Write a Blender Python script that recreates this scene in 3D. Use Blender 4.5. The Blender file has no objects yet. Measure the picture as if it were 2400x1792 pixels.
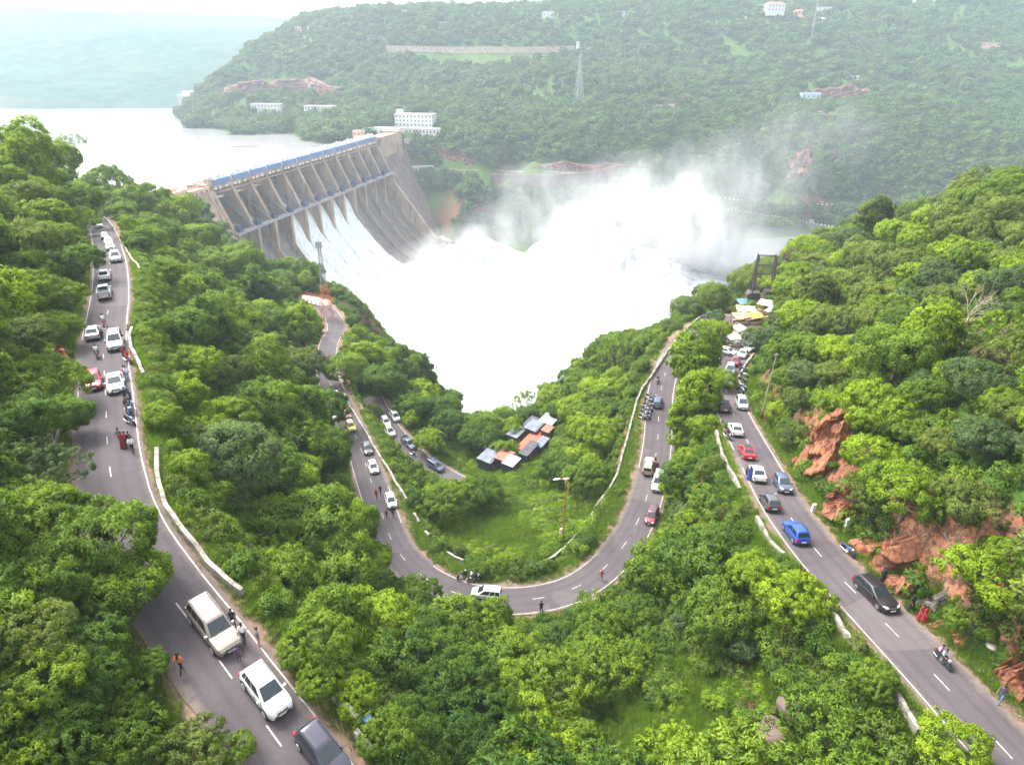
import bpy, bmesh, math, random
import numpy as np
from mathutils import Vector, Matrix
C = bpy.context.scene.collection
SC = bpy.context.scene
R = math.radians
# ------------------------------------------------------------------ camera
CAMZ = 200.0                      # the drone hovers 200 m above the zero level, about 190 m above the river
F = 1600.0                        # focal length in pixels of the 2400 px wide photograph
PITCH = R(26.2)
cam_d = bpy.data.cameras.new("camera")
cam = bpy.data.objects.new("camera", cam_d); C.objects.link(cam)
cam_d.sensor_width = 36.0; cam_d.lens = 36.0*F/2400.0
cam_d.clip_start = 0.5; cam_d.clip_end = 30000
cam.location = (0, 0, CAMZ); cam.rotation_euler = (R(90)-PITCH, 0, 0)
SC.camera = cam
# ------------------------------------------------------------------ light
SUN_EL, SUN_AZ = R(56), R(305)    # azimuth clockwise from +Y
w = bpy.data.worlds.new("World"); SC.world = w; w.use_nodes = True
nt = w.node_tree
sky = nt.nodes.new("ShaderNodeTexSky"); sky.sky_type = 'NISHITA'; sky.sun_disc = False
sky.sun_elevation = SUN_EL; sky.sun_rotation = SUN_AZ
sky.dust_density = 4.0; sky.air_density = 1.0; sky.ozone_density = 1.0
hs = nt.nodes.new("ShaderNodeHueSaturation"); hs.inputs['Saturation'].default_value = 0.25   # thin overcast
nt.links.new(sky.outputs[0], hs.inputs['Color'])
nt.links.new(hs.outputs[0], nt.nodes["Background"].inputs[0])
nt.nodes["Background"].inputs[1].default_value = 0.15
sd = bpy.data.lights.new("sun", 'SUN'); sd.energy = 1.5; sd.angle = R(25); sd.color = (1, .955, .88)
so = bpy.data.objects.new("sun", sd); C.objects.link(so)
so.rotation_euler = Vector((-math.sin(SUN_AZ)*math.cos(SUN_EL), -math.cos(SUN_AZ)*math.cos(SUN_EL), -math.sin(SUN_EL))).to_track_quat('-Z', 'Y').to_euler()
SC.view_settings.view_transform = 'Standard'; SC.view_settings.look = 'None'
SC.view_settings.gamma = 1.0; SC.view_settings.exposure = 1.98
cy = SC.cycles
cy.use_denoising = True; cy.max_bounces = 6; cy.diffuse_bounces = 3; cy.glossy_bounces = 2
cy.transmission_bounces = 3; cy.volume_bounces = 1; cy.transparent_max_bounces = 8
cy.volume_max_steps = 96
rng = np.random.default_rng(11); random.seed(7)
HAZE_DENSITY = 0.00019
# ------------------------------------------------------------------ projection helpers (photo pixels <-> world)
CP, SP = math.cos(PITCH), math.sin(PITCH)
def bp(u, v, h):
    """point at h metres below the camera seen at photo pixel u, v"""
    x = (u-1200)/F; y = (v-896)/F
    Y = CP - y*SP; D = SP + y*CP
    t = h/D
    return (x*t, Y*t, CAMZ-h)
def bpd(u, v, t):
    """point at depth t (along the optical axis)"""
    x = (u-1200)/F; y = (v-896)/F
    return (x*t, (CP-y*SP)*t, CAMZ-(SP+y*CP)*t)
def proj(P):
    P = np.asarray(P, float); X, Y, H = P[..., 0], P[..., 1], CAMZ-P[..., 2]
    t = Y*CP + H*SP
    return 1200+F*X/t, 896+F*(-Y*SP+H*CP)/t, t
# ------------------------------------------------------------------ object helpers
def tag(o, label=None, cat=None, group=None, kind=None):
    if label: o['label'] = label
    if cat: o['category'] = cat
    if group: o['group'] = group
    if kind: o['kind'] = kind
    return o
def empty(name, loc=(0, 0, 0), rz=0.0, label=None, cat=None, group=None):
    o = bpy.data.objects.new(name, None); C.objects.link(o)
    o.location = loc; o.rotation_euler = (0, 0, rz); o.empty_display_size = .3
    return tag(o, label, cat, group)
class MB:
    """collects faces of one mesh"""
    def __init__(s): s.v = []; s.f = []; s.m = []; s.mi = 0
    def add(s, vs, fs):
        b = len(s.v); s.v += [tuple(p) for p in vs]
        for f in fs: s.f.append(tuple(b+i for i in f)); s.m.append(s.mi)
        return s
    def box(s, c, d, rz=0.0, taper=1.0):
        x, y, z = d[0]/2, d[1]/2, d[2]/2; co, si = math.cos(rz), math.sin(rz); vs = []
        for dz in (-1, 1):
            k = taper if dz > 0 else 1
            for a, b in ((-1, -1), (1, -1), (1, 1), (-1, 1)):
                px, py = a*x*k, b*y*k
                vs.append((c[0]+px*co-py*si, c[1]+px*si+py*co, c[2]+dz*z))
        return s.add(vs, [(3, 2, 1, 0), (4, 5, 6, 7), (0, 1, 5, 4), (1, 2, 6, 5), (2, 3, 7, 6), (3, 0, 4, 7)])
    def bar(s, a, b, w, h=None, up=(0, 0, 1)):
        a = Vector(a); b = Vector(b); d = (b-a).normalized(); h = h or w
        u = Vector(up)
        if abs(d.dot(u)) > .98: u = Vector((1, 0, 0))
        r = d.cross(u).normalized(); q = r.cross(d)
        vs = [p + r*i*w/2 + q*j*h/2 for p in (a, b) for i, j in ((-1, -1), (1, -1), (1, 1), (-1, 1))]
        return s.add(vs, [(0, 1, 2, 3), (7, 6, 5, 4), (0, 4, 5, 1), (1, 5, 6, 2), (2, 6, 7, 3), (3, 7, 4, 0)])
    def tube(s, pts, rad, n=8, cap=True):
        pts = [Vector(p) for p in pts]; rad = rad if hasattr(rad, '__len__') else [rad]*len(pts)
        vs = []; N = len(pts); pr = None
        for i, p in enumerate(pts):
            d = (pts[min(i+1, N-1)]-pts[max(i-1, 0)]).normalized()
            if pr is None:
                pr = d.cross(Vector((0, 0, 1)) if abs(d.z) < .9 else Vector((1, 0, 0))).normalized()
            else:
                pr = (pr - d*pr.dot(d)).normalized()
            q = d.cross(pr)
            for k in range(n):
                a = 2*math.pi*k/n; vs.append(p + (pr*math.cos(a)+q*math.sin(a))*rad[i])
        fs = [(i*n+k, i*n+(k+1) % n, (i+1)*n+(k+1) % n, (i+1)*n+k) for i in range(N-1) for k in range(n)]
        if cap: fs += [tuple(reversed(range(n))), tuple(range((N-1)*n, N*n))]
        return s.add(vs, fs)
    def prism(s, poly, fn, t0, t1):
        """extrude polygon poly (list of 2-tuples) between t0 and t1; fn(a, b, t) -> xyz"""
        n = len(poly); vs = [fn(a, b, t0) for a, b in poly] + [fn(a, b, t1) for a, b in poly]
        fs = [tuple(reversed(range(n))), tuple(range(n, 2*n))] + [(i, (i+1) % n, n+(i+1) % n, n+i) for i in range(n)]
        return s.add(vs, fs)
    def grid(s, rows, close=False):
        """rows: list of equal-length point lists -> quads"""
        b = [p for r in rows for p in r]; n = len(rows[0]); fs = []
        for i in range(len(rows)-1):
            for k in range(n if close else n-1):
                k2 = (k+1) % n
                fs.append((i*n+k, i*n+k2, (i+1)*n+k2, (i+1)*n+k))
        return s.add(b, fs)
    def ball(s, c, r, n=8, m=6, sx=1, sy=1, sz=1):
        rows = []
        for i in range(m+1):
            a = math.pi*i/m
            rows.append([(c[0]+r*sx*math.sin(a)*math.cos(2*math.pi*k/n), c[1]+r*sy*math.sin(a)*math.sin(2*math.pi*k/n), c[2]-r*sz*math.cos(a)) for k in range(n)])
        return s.grid(rows, True)
    def mesh(s, name, mats, smooth=False):
        me = bpy.data.meshes.new(name); me.from_pydata(s.v, [], s.f)
        for m in (mats if isinstance(mats, (list, tuple)) else [mats]): me.materials.append(m)
        if any(s.m): me.polygons.foreach_set('material_index', s.m)
        bm = bmesh.new(); bm.from_mesh(me); bmesh.ops.remove_doubles(bm, verts=bm.verts, dist=1e-5)
        bmesh.ops.dissolve_degenerate(bm, edges=bm.edges, dist=1e-6)
        bmesh.ops.recalc_face_normals(bm, faces=bm.faces); bm.to_mesh(me); bm.free()
        if smooth:
            me.polygons.foreach_set('use_smooth', [True]*len(me.polygons))
            me.set_sharp_from_angle(angle=R(smooth if smooth is not True else 45))
        me.update(); return me
    def build(s, name, mats, parent=None, smooth=False, loc=None):
        o = bpy.data.objects.new(name, s.mesh(name, mats, smooth)); C.objects.link(o)
        if parent: o.parent = parent
        if loc is not None: o.location = loc
        return o
def np_mesh(name, V, Fq, mats=None, smooth=False):
    me = bpy.data.meshes.new(name); V = np.asarray(V, np.float32); Fq = np.asarray(Fq, np.int32)
    k = Fq.shape[1]
    me.vertices.add(len(V)); me.vertices.foreach_set('co', V.ravel())
    me.loops.add(Fq.size); me.loops.foreach_set('vertex_index', Fq.ravel())
    me.polygons.add(len(Fq)); me.polygons.foreach_set('loop_start', np.arange(0, Fq.size, k, dtype=np.int32))
    me.polygons.foreach_set('loop_total', np.full(len(Fq), k, np.int32))
    for m in (mats or []): me.materials.append(m)
    if smooth: me.polygons.foreach_set('use_smooth', np.ones(len(Fq), bool))
    me.update(); me.validate(); return me
def link(name, me, parent=None, loc=(0, 0, 0), rz=0):
    o = bpy.data.objects.new(name, me); C.objects.link(o); o.location = loc; o.rotation_euler = (0, 0, rz)
    if parent: o.parent = parent
    return o
def copy_tree(o, parent=None):
    c = o.copy(); C.objects.link(c)
    if parent: c.parent = parent
    for ch in o.children: copy_tree(ch, c)
    return c
# ------------------------------------------------------------------ noise
def vnoise(P, seed=0):
    """smooth value noise, any dimension 2/3, range about -1..1"""
    P = np.asarray(P, float); I = np.floor(P).astype(np.int64); Fr = P-I; Fr = Fr*Fr*(3-2*Fr); d = P.shape[-1]
    out = np.zeros(P.shape[:-1])
    for c in range(2**d):
        w = np.ones(P.shape[:-1]); hsh = np.full(P.shape[:-1], seed*7919+1013, np.int64)
        for k in range(d):
            bit = (c >> k) & 1
            w = w*(Fr[..., k] if bit else 1-Fr[..., k])
            hsh = (hsh ^ ((I[..., k]+bit)*[73856093, 19349663, 83492791][k])) & 0x7fffffff
        hsh = (hsh*1103515245+12345) & 0x7fffffff; hsh = ((hsh >> 13) ^ hsh)*60493 & 0x7fffffff
        out += w*((hsh % 65536)/32768.0-1)
    return out
def fbm(P, oct=4, seed=0):
    P = np.asarray(P, float); o = 0; a = .5
    for k in range(oct): o = o+a*vnoise(P*2**k+k*17.3, seed+k); a *= .5
    return o
# ------------------------------------------------------------------ materials
_mats = {}
def nmat(name):
    m = bpy.data.materials.new(name); m.use_nodes = True; t = m.node_tree
    return m, t, t.nodes['Principled BSDF']
def mat(name, col, rough=.6, metal=0.0, var=0.0, vscale=1.0, bump=0.0, bscale=8.0, spec=.5, coat=0.0, trans=0.0, emit=None):
    """plain procedural material: base colour broken up by noise, optional bump"""
    if name in _mats: return _mats[name]
    m, t, b = nmat(name); N = t.nodes; L = t.links
    b.inputs['Roughness'].default_value = rough; b.inputs['Metallic'].default_value = metal
    b.inputs['Specular IOR Level'].default_value = spec; b.inputs['Coat Weight'].default_value = coat
    b.inputs['Base Color'].default_value = (*col, 1)
    if trans: b.inputs['Transmission Weight'].default_value = trans
    if var:
        tc = N.new('ShaderNodeTexCoord'); no = N.new('ShaderNodeTexNoise'); no.inputs['Scale'].default_value = vscale; no.inputs['Detail'].default_value = 6
        no.inputs['Roughness'].default_value = .65
        L.new(tc.outputs['Object'], no.inputs['Vector'])
        cr = N.new('ShaderNodeValToRGB'); e = cr.color_ramp.elements
        e[0].position = .3; e[0].color = (*[c*(1-var) for c in col], 1); e[1].position = .7; e[1].color = (*[min(1, c*(1+var)) for c in col], 1)
        L.new(no.outputs['Fac'], cr.inputs[0]); L.new(cr.outputs[0], b.inputs['Base Color'])
    if bump:
        tc = N.new('ShaderNodeTexCoord'); no = N.new('ShaderNodeTexNoise'); no.inputs['Scale'].default_value = bscale; no.inputs['Detail'].default_value = 5
        L.new(tc.outputs['Object'], no.inputs['Vector']); bu = N.new('ShaderNodeBump'); bu.inputs['Strength'].default_value = bump; bu.inputs['Distance'].default_value = .1
        L.new(no.outputs['Fac'], bu.inputs['Height']); L.new(bu.outputs[0], b.inputs['Normal'])
    _mats[name] = m; return m
def nd(t, typ, **kw):
    n = t.nodes.new(typ)
    for k, v in kw.items():
        if k in n.inputs: n.inputs[k].default_value = v
        else: setattr(n, k, v)
    return n
def noise(t, scale, detail=5, rough=.6, vec=None, dim=None):
    n = nd(t, 'ShaderNodeTexNoise', Scale=scale, Detail=detail, Roughness=rough)
    if vec is not None: t.links.new(vec, n.inputs['Vector'])
    return n.outputs['Fac']
def ramp(t, fac, stops):
    r = t.nodes.new('ShaderNodeValToRGB'); e = r.color_ramp.elements
    while len(e) < len(stops): e.new(.5)
    for i, (p, c) in enumerate(stops):
        e[i].position = p; e[i].color = (*c, 1) if hasattr(c, '__len__') else (c, c, c, 1)
    t.links.new(fac, r.inputs[0]); return r.outputs[0]
def mix(t, fac, a, b, mode='MIX'):
    n = t.nodes.new('ShaderNodeMix'); n.data_type = 'RGBA'; n.blend_type = mode
    for s, x in ((n.inputs[0], fac), (n.inputs[6], a), (n.inputs[7], b)):
        if isinstance(x, bpy.types.NodeSocket): t.links.new(x, s)
        elif hasattr(x, '__len__'): s.default_value = (*x, 1)
        else: s.default_value = x
    return n.outputs[2]
def math_n(t, op, a, b=0.0, c=None):
    n = t.nodes.new('ShaderNodeMath'); n.operation = op
    for i, x in enumerate((a, b) if c is None else (a, b, c)):
        if isinstance(x, bpy.types.NodeSocket): t.links.new(x, n.inputs[i])
        else: n.inputs[i].default_value = x
    return n.outputs[0]
# ================================================================== roads: centre lines read off the photograph (u, v, metres below the camera)
ROADS = {
 'road_upper': [(205,452,60),(215,472,55),(222,490,50),(233,520,44),(247,560,38.5),(255,600,35.5),(259,640,34.2),(257,700,34),(248,760,34.3),(242,820,34),(246,893,33.6),(249,960,33.4),(250,1020,33.2),(257,1100,33.2),(277,1200,33.8),(322,1290,34.6),(365,1350,35.2),(409,1410,36),(476,1492,37),(527,1566,37.6),(623,1697,38.6),(720,1830,39.8),(800,1940,41)],
 'road_main': [(2560,1980,45),(2440,1850,45),(2312,1711,45.2),(2174,1562,45.6),(2088,1472,46),(2005,1388,46.5),(1939,1321,47),(1843,1199,48.2),(1788,1101,50),(1719,970,53.5),(1706,930,55),(1700,895,56.5),(1712,850,58.5),(1740,812,60),(1752,780,61),(1730,752,62),(1685,745,62.5),(1635,772,63),(1592,815,63.6),(1560,870,64.4),(1545,945,65.5),(1542,1030,66.8),(1525,1130,68),(1501,1208,69),(1460,1283,69.8),(1410,1337,70),(1337,1385,70.2),(1221,1408,70.2),(1110,1402,70.2),(1030,1376,70.2),(970,1335,70.3),(925,1282,70.5),(905,1235,70.7),(890,1185,71),(861,1101,71.6),(846,1050,72),(822,1000,72.4),(803,960,72.8),(785,925,73.2),(772,890,74),(764,850,75.5),(772,800,77.5),(788,770,78.8),(775,735,80.5),(745,712,81.5),(705,695,82.5)],
 'road_lower': [(872,930,80.5),(888,960,81),(912,1000,81.5),(945,1040,82),(985,1075,82.5),(1020,1100,83),(1055,1120,83.4),(1085,1135,83.6)],
}
def spline(P, step=1.0):
    P = np.array(P, float); Q = np.vstack([2*P[0]-P[1], P, 2*P[-1]-P[-2]]); out = []
    for i in range(1, len(Q)-2):
        p0, p1, p2, p3 = Q[i-1:i+3]; n = max(2, int(np.linalg.norm(p2-p1)/step))
        t = np.linspace(0, 1, n, endpoint=False)[:, None]
        out.append(.5*((2*p1)+(-p0+p2)*t+(2*p0-5*p1+4*p2-p3)*t*t+(-p0+3*p1-3*p2+p3)*t**3))
    out.append(Q[-2][None]); return np.vstack(out)
def resample(P, step):
    d = np.r_[0, np.cumsum(np.linalg.norm(np.diff(P, axis=0), axis=1))]; s = np.arange(0, d[-1], step)
    return np.stack([np.interp(s, d, P[:, k]) for k in range(P.shape[1])], 1)
def smooth_line(P, it=12):
    P = P.copy()
    for _ in range(it): P[1:-1] = .25*P[:-2]+.5*P[1:-1]+.25*P[2:]
    return P
RL = {k: smooth_line(resample(spline([bp(*p) for p in v], 1.0), 1.0), 14) for k, v in ROADS.items()}
HW = {'road_upper': 2.62, 'road_main': 2.62, 'road_lower': 2.4}
def normals2(P):
    d = np.gradient(P[:, :2], axis=0); d /= np.linalg.norm(d, axis=1)[:, None]+1e-9
    return np.stack([-d[:, 1], d[:, 0]], 1), d
# left normal is +n. Right of travel is -n.
ALLR = np.vstack([np.c_[RL[k], np.full(len(RL[k]), HW[k])] for k in RL])
# ================================================================== dam frame (s along the crest, d downstream, z relative to the crest)
DC0 = np.array([-209., 480.]); DC1 = np.array([-142., 738.]); DLEN = float(np.linalg.norm(DC1-DC0))
DU = (DC1-DC0)/DLEN; DN = np.array([DU[1], -DU[0]]); DZ = CAMZ-87.0
def dam(s, d, z): return (DC0[0]+DU[0]*s+DN[0]*d, DC0[1]+DU[1]*s+DN[1]*d, DZ+z)
LAKE_Z = CAMZ-96.0; RIVER_Z = CAMZ-190.0
# ================================================================== terrain
W = lambda x, y, h: (x, y, CAMZ-h)
ctl = [bp(*p) for p in [
 # hill left of the upper road
 (0,1790,33),(300,1700,36.5),(0,1500,30),(250,1450,34),(0,1250,29),(150,1200,32),(0,1000,28),(130,950,32),(0,800,27),(120,780,31.5),(0,600,26),(120,600,31),(0,450,25),(120,520,32),(0,350,22),(100,400,28),(150,440,36),
 # valley side right of the upper road
 (250,450,50),(350,480,58),(450,560,68),(480,500,80),(330,620,41),(350,800,40),(400,700,49),(450,620,60),(560,640,76),(550,760,65),(680,760,78),(400,950,41),(500,900,51),(600,850,62),(450,1100,43),(560,1050,52),(680,1000,63),(640,1150,54),(760,1100,65),(560,1300,45),(700,1250,55),(800,1250,63),(700,1400,50),(850,1400,61),(1000,1480,67),(850,1550,52),(1100,1550,63),(950,1700,50),(1200,1700,58),(1000,1790,47),(1300,1790,57),(1300,1550,65),(1500,1450,64),(1600,1300,60),(1650,1150,57.5),(1500,1650,59),(1600,1790,55),(1700,1550,54),(1750,1350,52),(1850,1450,49.5),(1900,1650,50),(2050,1700,48),(1900,1790,52),
 # inside the hairpin and the spur towards the river
 (1200,1250,73),(1200,1150,79),(1000,1200,74),(1000,1100,79),(1350,1200,73),(1400,1100,75),(1400,1000,79),(1200,1080,86),(1300,1000,89),(1100,1000,92),(1450,900,81),(1350,900,95),(1350,860,98),(1000,850,88),(900,800,83),(1500,800,76),(850,720,90),(820,690,94),
 # hill right of the road
 (2400,1500,41),(2400,1300,36),(2250,1350,40),(2150,1200,40),(2400,1100,33),(2200,1050,38),(2000,1000,42),(1900,900,47),(2100,850,40),(2400,850,32),(2250,700,38),(2000,750,45),(1850,800,53),(1820,720,59),(2400,600,33),(2400,430,33),(2200,500,43),(2000,600,53),(1900,600,67),(1830,660,82),
 # far bank
 (1000,600,190),(1060,575,190),(1200,590,190),(1500,580,190),(1700,560,190),(1900,545,190),(2050,535,190),(1000,480,157),(1100,450,142),(1200,440,143),(960,395,123),(1100,403,120),(1300,408,123),(1470,420,131),(1600,455,160),(1760,492,172),(2000,540,180),(1760,475,163),(2030,480,163),(1250,370,107),(1500,370,108),(1700,380,118),(1900,400,125),(2150,420,135),(1150,330,94),(1400,300,84),(1700,300,88),(2000,300,88),(2300,330,100),(1200,260,74),(1500,230,62),(1900,235,66),(2300,250,70),(1000,220,62),(1300,180,38),(1600,150,25),(2000,150,24),(2350,150,24),(900,160,31),(1000,150,25),(1600,50,-37),(1700,15,-62),(2000,20,-59),(2300,40,-45),(1400,20,-60),(2300,5,-68),(1300,60,-31),(1000,60,-31),(900,22,-60),(440,290,97),(480,300,95),(700,330,97),(850,300,89),(940,318,90),(700,250,82),(600,200,55),(700,150,25)]]
ctl += [bpd(*p) for p in [(1100,119,1111),(1350,119,1111),(930,125,1111),(1100,98,1122),(1350,98,1122),(930,104,1122),(600,105,1150),(520,170,1050),(560,140,1090),(500,232,960),(760,100,1130),(700,52,1284),(800,40,1260),(620,215,985),(800,215,985),(560,235,930)]]
ctl += [W(0,1500,-62),(W(600,1600,-66)),W(1100,1500,-70),W(1000,1000,30),W(900,850,95),W(1000,1800,-66),W(0,1850,-62),W(-420,1500,-45),W(-470,1320,10),W(-520,1250,104),W(-545,1150,114),W(-600,1100,116),W(-500,1050,110),W(-500,950,112),W(-570,1330,114),W(-590,1450,115),W(-520,1620,70),
 W(-600,700,120),W(-300,600,125),W(-250,500,125),W(-900,1000,120),W(-150,300,104),W(-260,400,112),W(-200,220,75),W(-320,230,105),W(-180,150,40),W(-260,120,45),W(-120,60,18),W(-200,30,10),W(-70,10,28),W(-120,-20,15),
 W(-210,770,100),W(-300,800,112),W(-250,700,125),W(-600,1500,112),W(-900,1800,112),W(-900,400,118),
 W(-130,600,204),W(-60,560,205),W(0,450,212),W(100,500,212),W(250,600,206),W(350,600,204),W(-150,440,165),W(-130,425,186),W(-58,335,190),W(0,285,190),W(55,300,190),W(0,240,154),W(0,200,119),W(-16,200,119),W(-22,181,106),W(14,196,115),W(-40,235,135),W(115,315,190),W(170,335,190),W(210,400,190),W(260,520,190),W(380,600,192),W(-215,425,97),W(-185,440,112),W(-88,700,208),W(-60,690,207),W(-72,655,207),W(-78,742,193),W(-30,720,196),W(-105,778,150),W(-128,802,95),
 W(160,270,125),W(250,310,120),W(160,215,50),W(230,200,60),W(260,120,10),W(160,60,-5),W(120,20,15),W(80,10,35),W(400,300,60),W(450,500,160),W(600,700,185),W(450,0,0),W(900,400,20),W(10,10,58),W(40,12,46.5),W(-20,10,42)]
ctl = np.array(ctl)
ctl = np.vstack([ctl]+[RL[k][3::9] - np.array([0, 0, .3]) for k in RL])
keep = [0]
for i in range(1, len(ctl)):
    if np.min(np.linalg.norm(ctl[keep, :2]-ctl[i, :2], axis=1)) > 2.5: keep.append(i)
ctl = ctl[keep]
def _K(A, B): return np.sqrt(((A[:, None]-B[None])**2).sum(-1)+4.0)
_n = len(ctl); _P = np.c_[np.ones(_n), ctl[:, :2]/500]
_M = np.zeros((_n+3, _n+3)); _M[:_n, :_n] = _K(ctl[:, :2], ctl[:, :2])+np.eye(_n)*-.02; _M[:_n, _n:] = _P; _M[_n:, :_n] = _P.T
_w = np.linalg.solve(_M, np.r_[ctl[:, 2], 0, 0, 0])
def road_dist(XY):
    """distance to the nearest road centre line minus half width, and its height"""
    XY = np.asarray(XY, float); D = np.full(len(XY), 1e9); Z = np.zeros(len(XY)); R2 = ALLR[::2]
    near = (XY[:, 0] > -120) & (XY[:, 0] < 140) & (XY[:, 1] > -10) & (XY[:, 1] < 330)
    idx = np.where(near)[0]
    for i in range(0, len(idx), 4000):
        j = idx[i:i+4000]; dd = np.sqrt(((XY[j, None]-R2[None, :, :2])**2).sum(-1))
        e = dd-R2[None, :, 3]; k = e.argmin(1); D[j] = e[np.arange(len(j)), k]
        ww = 1/(np.maximum(e, .05)**4)*(e < e.min(1)[:, None]+3); Z[j] = (ww*R2[None, :, 2]).sum(1)/ww.sum(1)
    return D, Z
def ground(XY, detail=True):
    XY = np.asarray(XY, float).reshape(-1, 2); z = np.empty(len(XY))
    for i in range(0, len(XY), 4000):
        q = XY[i:i+4000]; z[i:i+4000] = _K(q, ctl[:, :2])@_w[:_n] + np.c_[np.ones(len(q)), q/500]@_w[_n:]
    D, Z = road_dist(XY)
    if detail:
        far = np.clip((XY[:, 1]-200)/400, 0, 1)
        a = np.clip((D-1.5)/6, 0, 1)
        z = z + a*(fbm(XY/9.0, 3, 3)*1.3 + fbm(XY/55.0, 3, 5)*7*far)
    k = np.clip((D-1.9)/4.5, 0, 1); k = k*k*(3-2*k)
    return np.where(D < 900, (Z-.30)*(1-k)+z*k, z), D
def g1(x, y): return float(ground([(x, y)])[0][0])
def axis_lines(a, b, step, lo, hi, gr=1.07, mx=13.0):
    L = list(np.arange(a, b+.01, step)); s = step
    while L[-1] < hi: s = min(mx, s*gr); L.append(L[-1]+s)
    s = step
    while L[0] > lo: s = min(mx, s*gr); L.insert(0, L[0]-s)
    return np.array(L)
gx = axis_lines(-105, 135, 1.5, -760, 1150); gy = axis_lines(14, 255, 1.5, -60, 1900)
GX, GY = np.meshgrid(gx, gy); GXY = np.c_[GX.ravel(), GY.ravel()]
GZ, GD = ground(GXY)
nx, ny = len(gx), len(gy); ii = (np.arange(ny-1)[:, None]*nx+np.arange(nx-1)[None]).ravel()
TQ = np.stack([ii, ii+1, ii+nx+1, ii+nx], 1)
# --- earth, grass and rock
m_ground, t, b = nmat("earth_and_grass")
geo = nd(t, 'ShaderNodeNewGeometry'); tc = nd(t, 'ShaderNodeTexCoord'); sep = nd(t, 'ShaderNodeSeparateXYZ'); t.links.new(geo.outputs['Normal'], sep.inputs[0])
pos = geo.outputs['Position']
n1 = noise(t, .12, 6, .65, pos); n2 = noise(t, 1.3, 6, .7, pos); n3 = noise(t, .35, 5, .6, pos)
grass = ramp(t, n2, [(.25, (.022, .048, .010)), (.5, (.048, .10, .016)), (.75, (.10, .145, .03))])
soil = ramp(t, n2, [(.2, (.07, .04, .026)), (.55, (.16, .09, .056)), (.8, (.25, .16, .105))])
n4 = noise(t, 1.1, 8, .78, pos)
rock = mix(t, ramp(t, n4, [(.46, .85), (.56, 0)]), ramp(t, n3, [(.25, (.15, .065, .042)), (.5, (.33, .14, .075)), (.75, (.38, .22, .145))]), (.055, .04, .028))
gs = mix(t, ramp(t, n1, [(.56, 0), (.68, 1)]), grass, soil)
st = ramp(t, math_n(t, 'ADD', sep.outputs[2], math_n(t, 'MULTIPLY', math_n(t, 'SUBTRACT', n3, .5), .5)), [(.52, 1), (.66, 0)])
t.links.new(mix(t, st, gs, rock), b.inputs['Base Color']); b.inputs['Roughness'].default_value = .95; b.inputs['Specular IOR Level'].default_value = .1
bu = nd(t, 'ShaderNodeBump', Strength=.7, Distance=.6); t.links.new(n2, bu.inputs['Height']); t.links.new(bu.outputs[0], b.inputs['Normal'])
hill = link("hill_terrain", np_mesh("hill_terrain", np.c_[GXY, GZ], TQ, [m_ground], True)); tag(hill, kind='structure')
# ------------------------------------------------------------------ road ribbons
m_asph, t, b = nmat("worn_asphalt"); pos = nd(t, 'ShaderNodeNewGeometry').outputs['Position']
a1 = noise(t, .22, 5, .6, pos); a2 = noise(t, 9.0, 4, .7, pos); a3 = noise(t, 1.1, 6, .7, pos)
col = ramp(t, a1, [(.3, (.066, .054, .061)), (.7, (.104, .088, .094))])
col = mix(t, ramp(t, a3, [(.55, 0), (.75, .5)]), col, (.12, .098, .09))
col = mix(t, .35, col, ramp(t, a2, [(.3, (.042, .036, .040)), (.7, (.125, .108, .112))]))
# dust washed along the edges: 'edge' runs 0 at the centre line to 1 at the edge
at = nd(t, 'ShaderNodeAttribute', attribute_name='edge')
dust = math_n(t, 'MULTIPLY', ramp(t, math_n(t, 'ADD', at.outputs['Fac'], math_n(t, 'MULTIPLY', math_n(t, 'SUBTRACT', a3, .5), .7)), [(.72, 0), (1.0, 1)]), .6)
col = mix(t, dust, col, (.20, .15, .118))
trk = ramp(t, at.outputs['Fac'], [(.16, 0), (.30, .30), (.44, 0), (.58, 0), (.70, .26), (.84, 0)])
col = mix(t, trk, col, (.040, .034, .038))
vo = nd(t, 'ShaderNodeTexVoronoi', Scale=.13); t.links.new(pos, vo.inputs['Vector']); vs = nd(t, 'ShaderNodeSeparateColor'); t.links.new(vo.outputs['Color'], vs.inputs[0])
col = mix(t, ramp(t, vs.outputs[0], [(.80, 0), (.82, .30)]), col, (.045, .039, .043)); col = mix(t, ramp(t, vs.outputs[1], [(.86, 0), (.88, .28)]), col, (.15, .13, .125))
vc = nd(t, 'ShaderNodeTexVoronoi', Scale=.55, feature='DISTANCE_TO_EDGE'); wn = nd(t, 'ShaderNodeTexNoise', Scale=1.2, Detail=4); t.links.new(pos, wn.inputs['Vector']); t.links.new(mix(t, .35, pos, wn.outputs['Color'], 'ADD'), vc.inputs['Vector'])
col = mix(t, math_n(t, 'MULTIPLY', ramp(t, vc.outputs['Distance'], [(.0, .6), (.022, 0)]), ramp(t, a1, [(.5, 0), (.6, 1)])), col, (.025, .022, .024))
col = mix(t, ramp(t, noise(t, .75, 2, .5, pos), [(.76, 0), (.80, .5)]), col, (.028, .025, .028))
t.links.new(col, b.inputs['Base Color']); b.inputs['Roughness'].default_value = .85; b.inputs['Specular IOR Level'].default_value = .25
m_dirt = mat("roadside_dirt", (.19, .13, .092), .95, var=.35, vscale=1.4, bump=.5, bscale=6, spec=.1)
m_line, t, b = nmat("worn_road_paint"); pos = nd(t, 'ShaderNodeNewGeometry').outputs['Position']
t.links.new(mix(t, ramp(t, noise(t, 2.2, 6, .75, pos), [(.46, 0), (.66, .85)]), (.46, .43, .39), (.15, .13, .12)), b.inputs['Base Color']); b.inputs['Roughness'].default_value = .8
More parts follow.
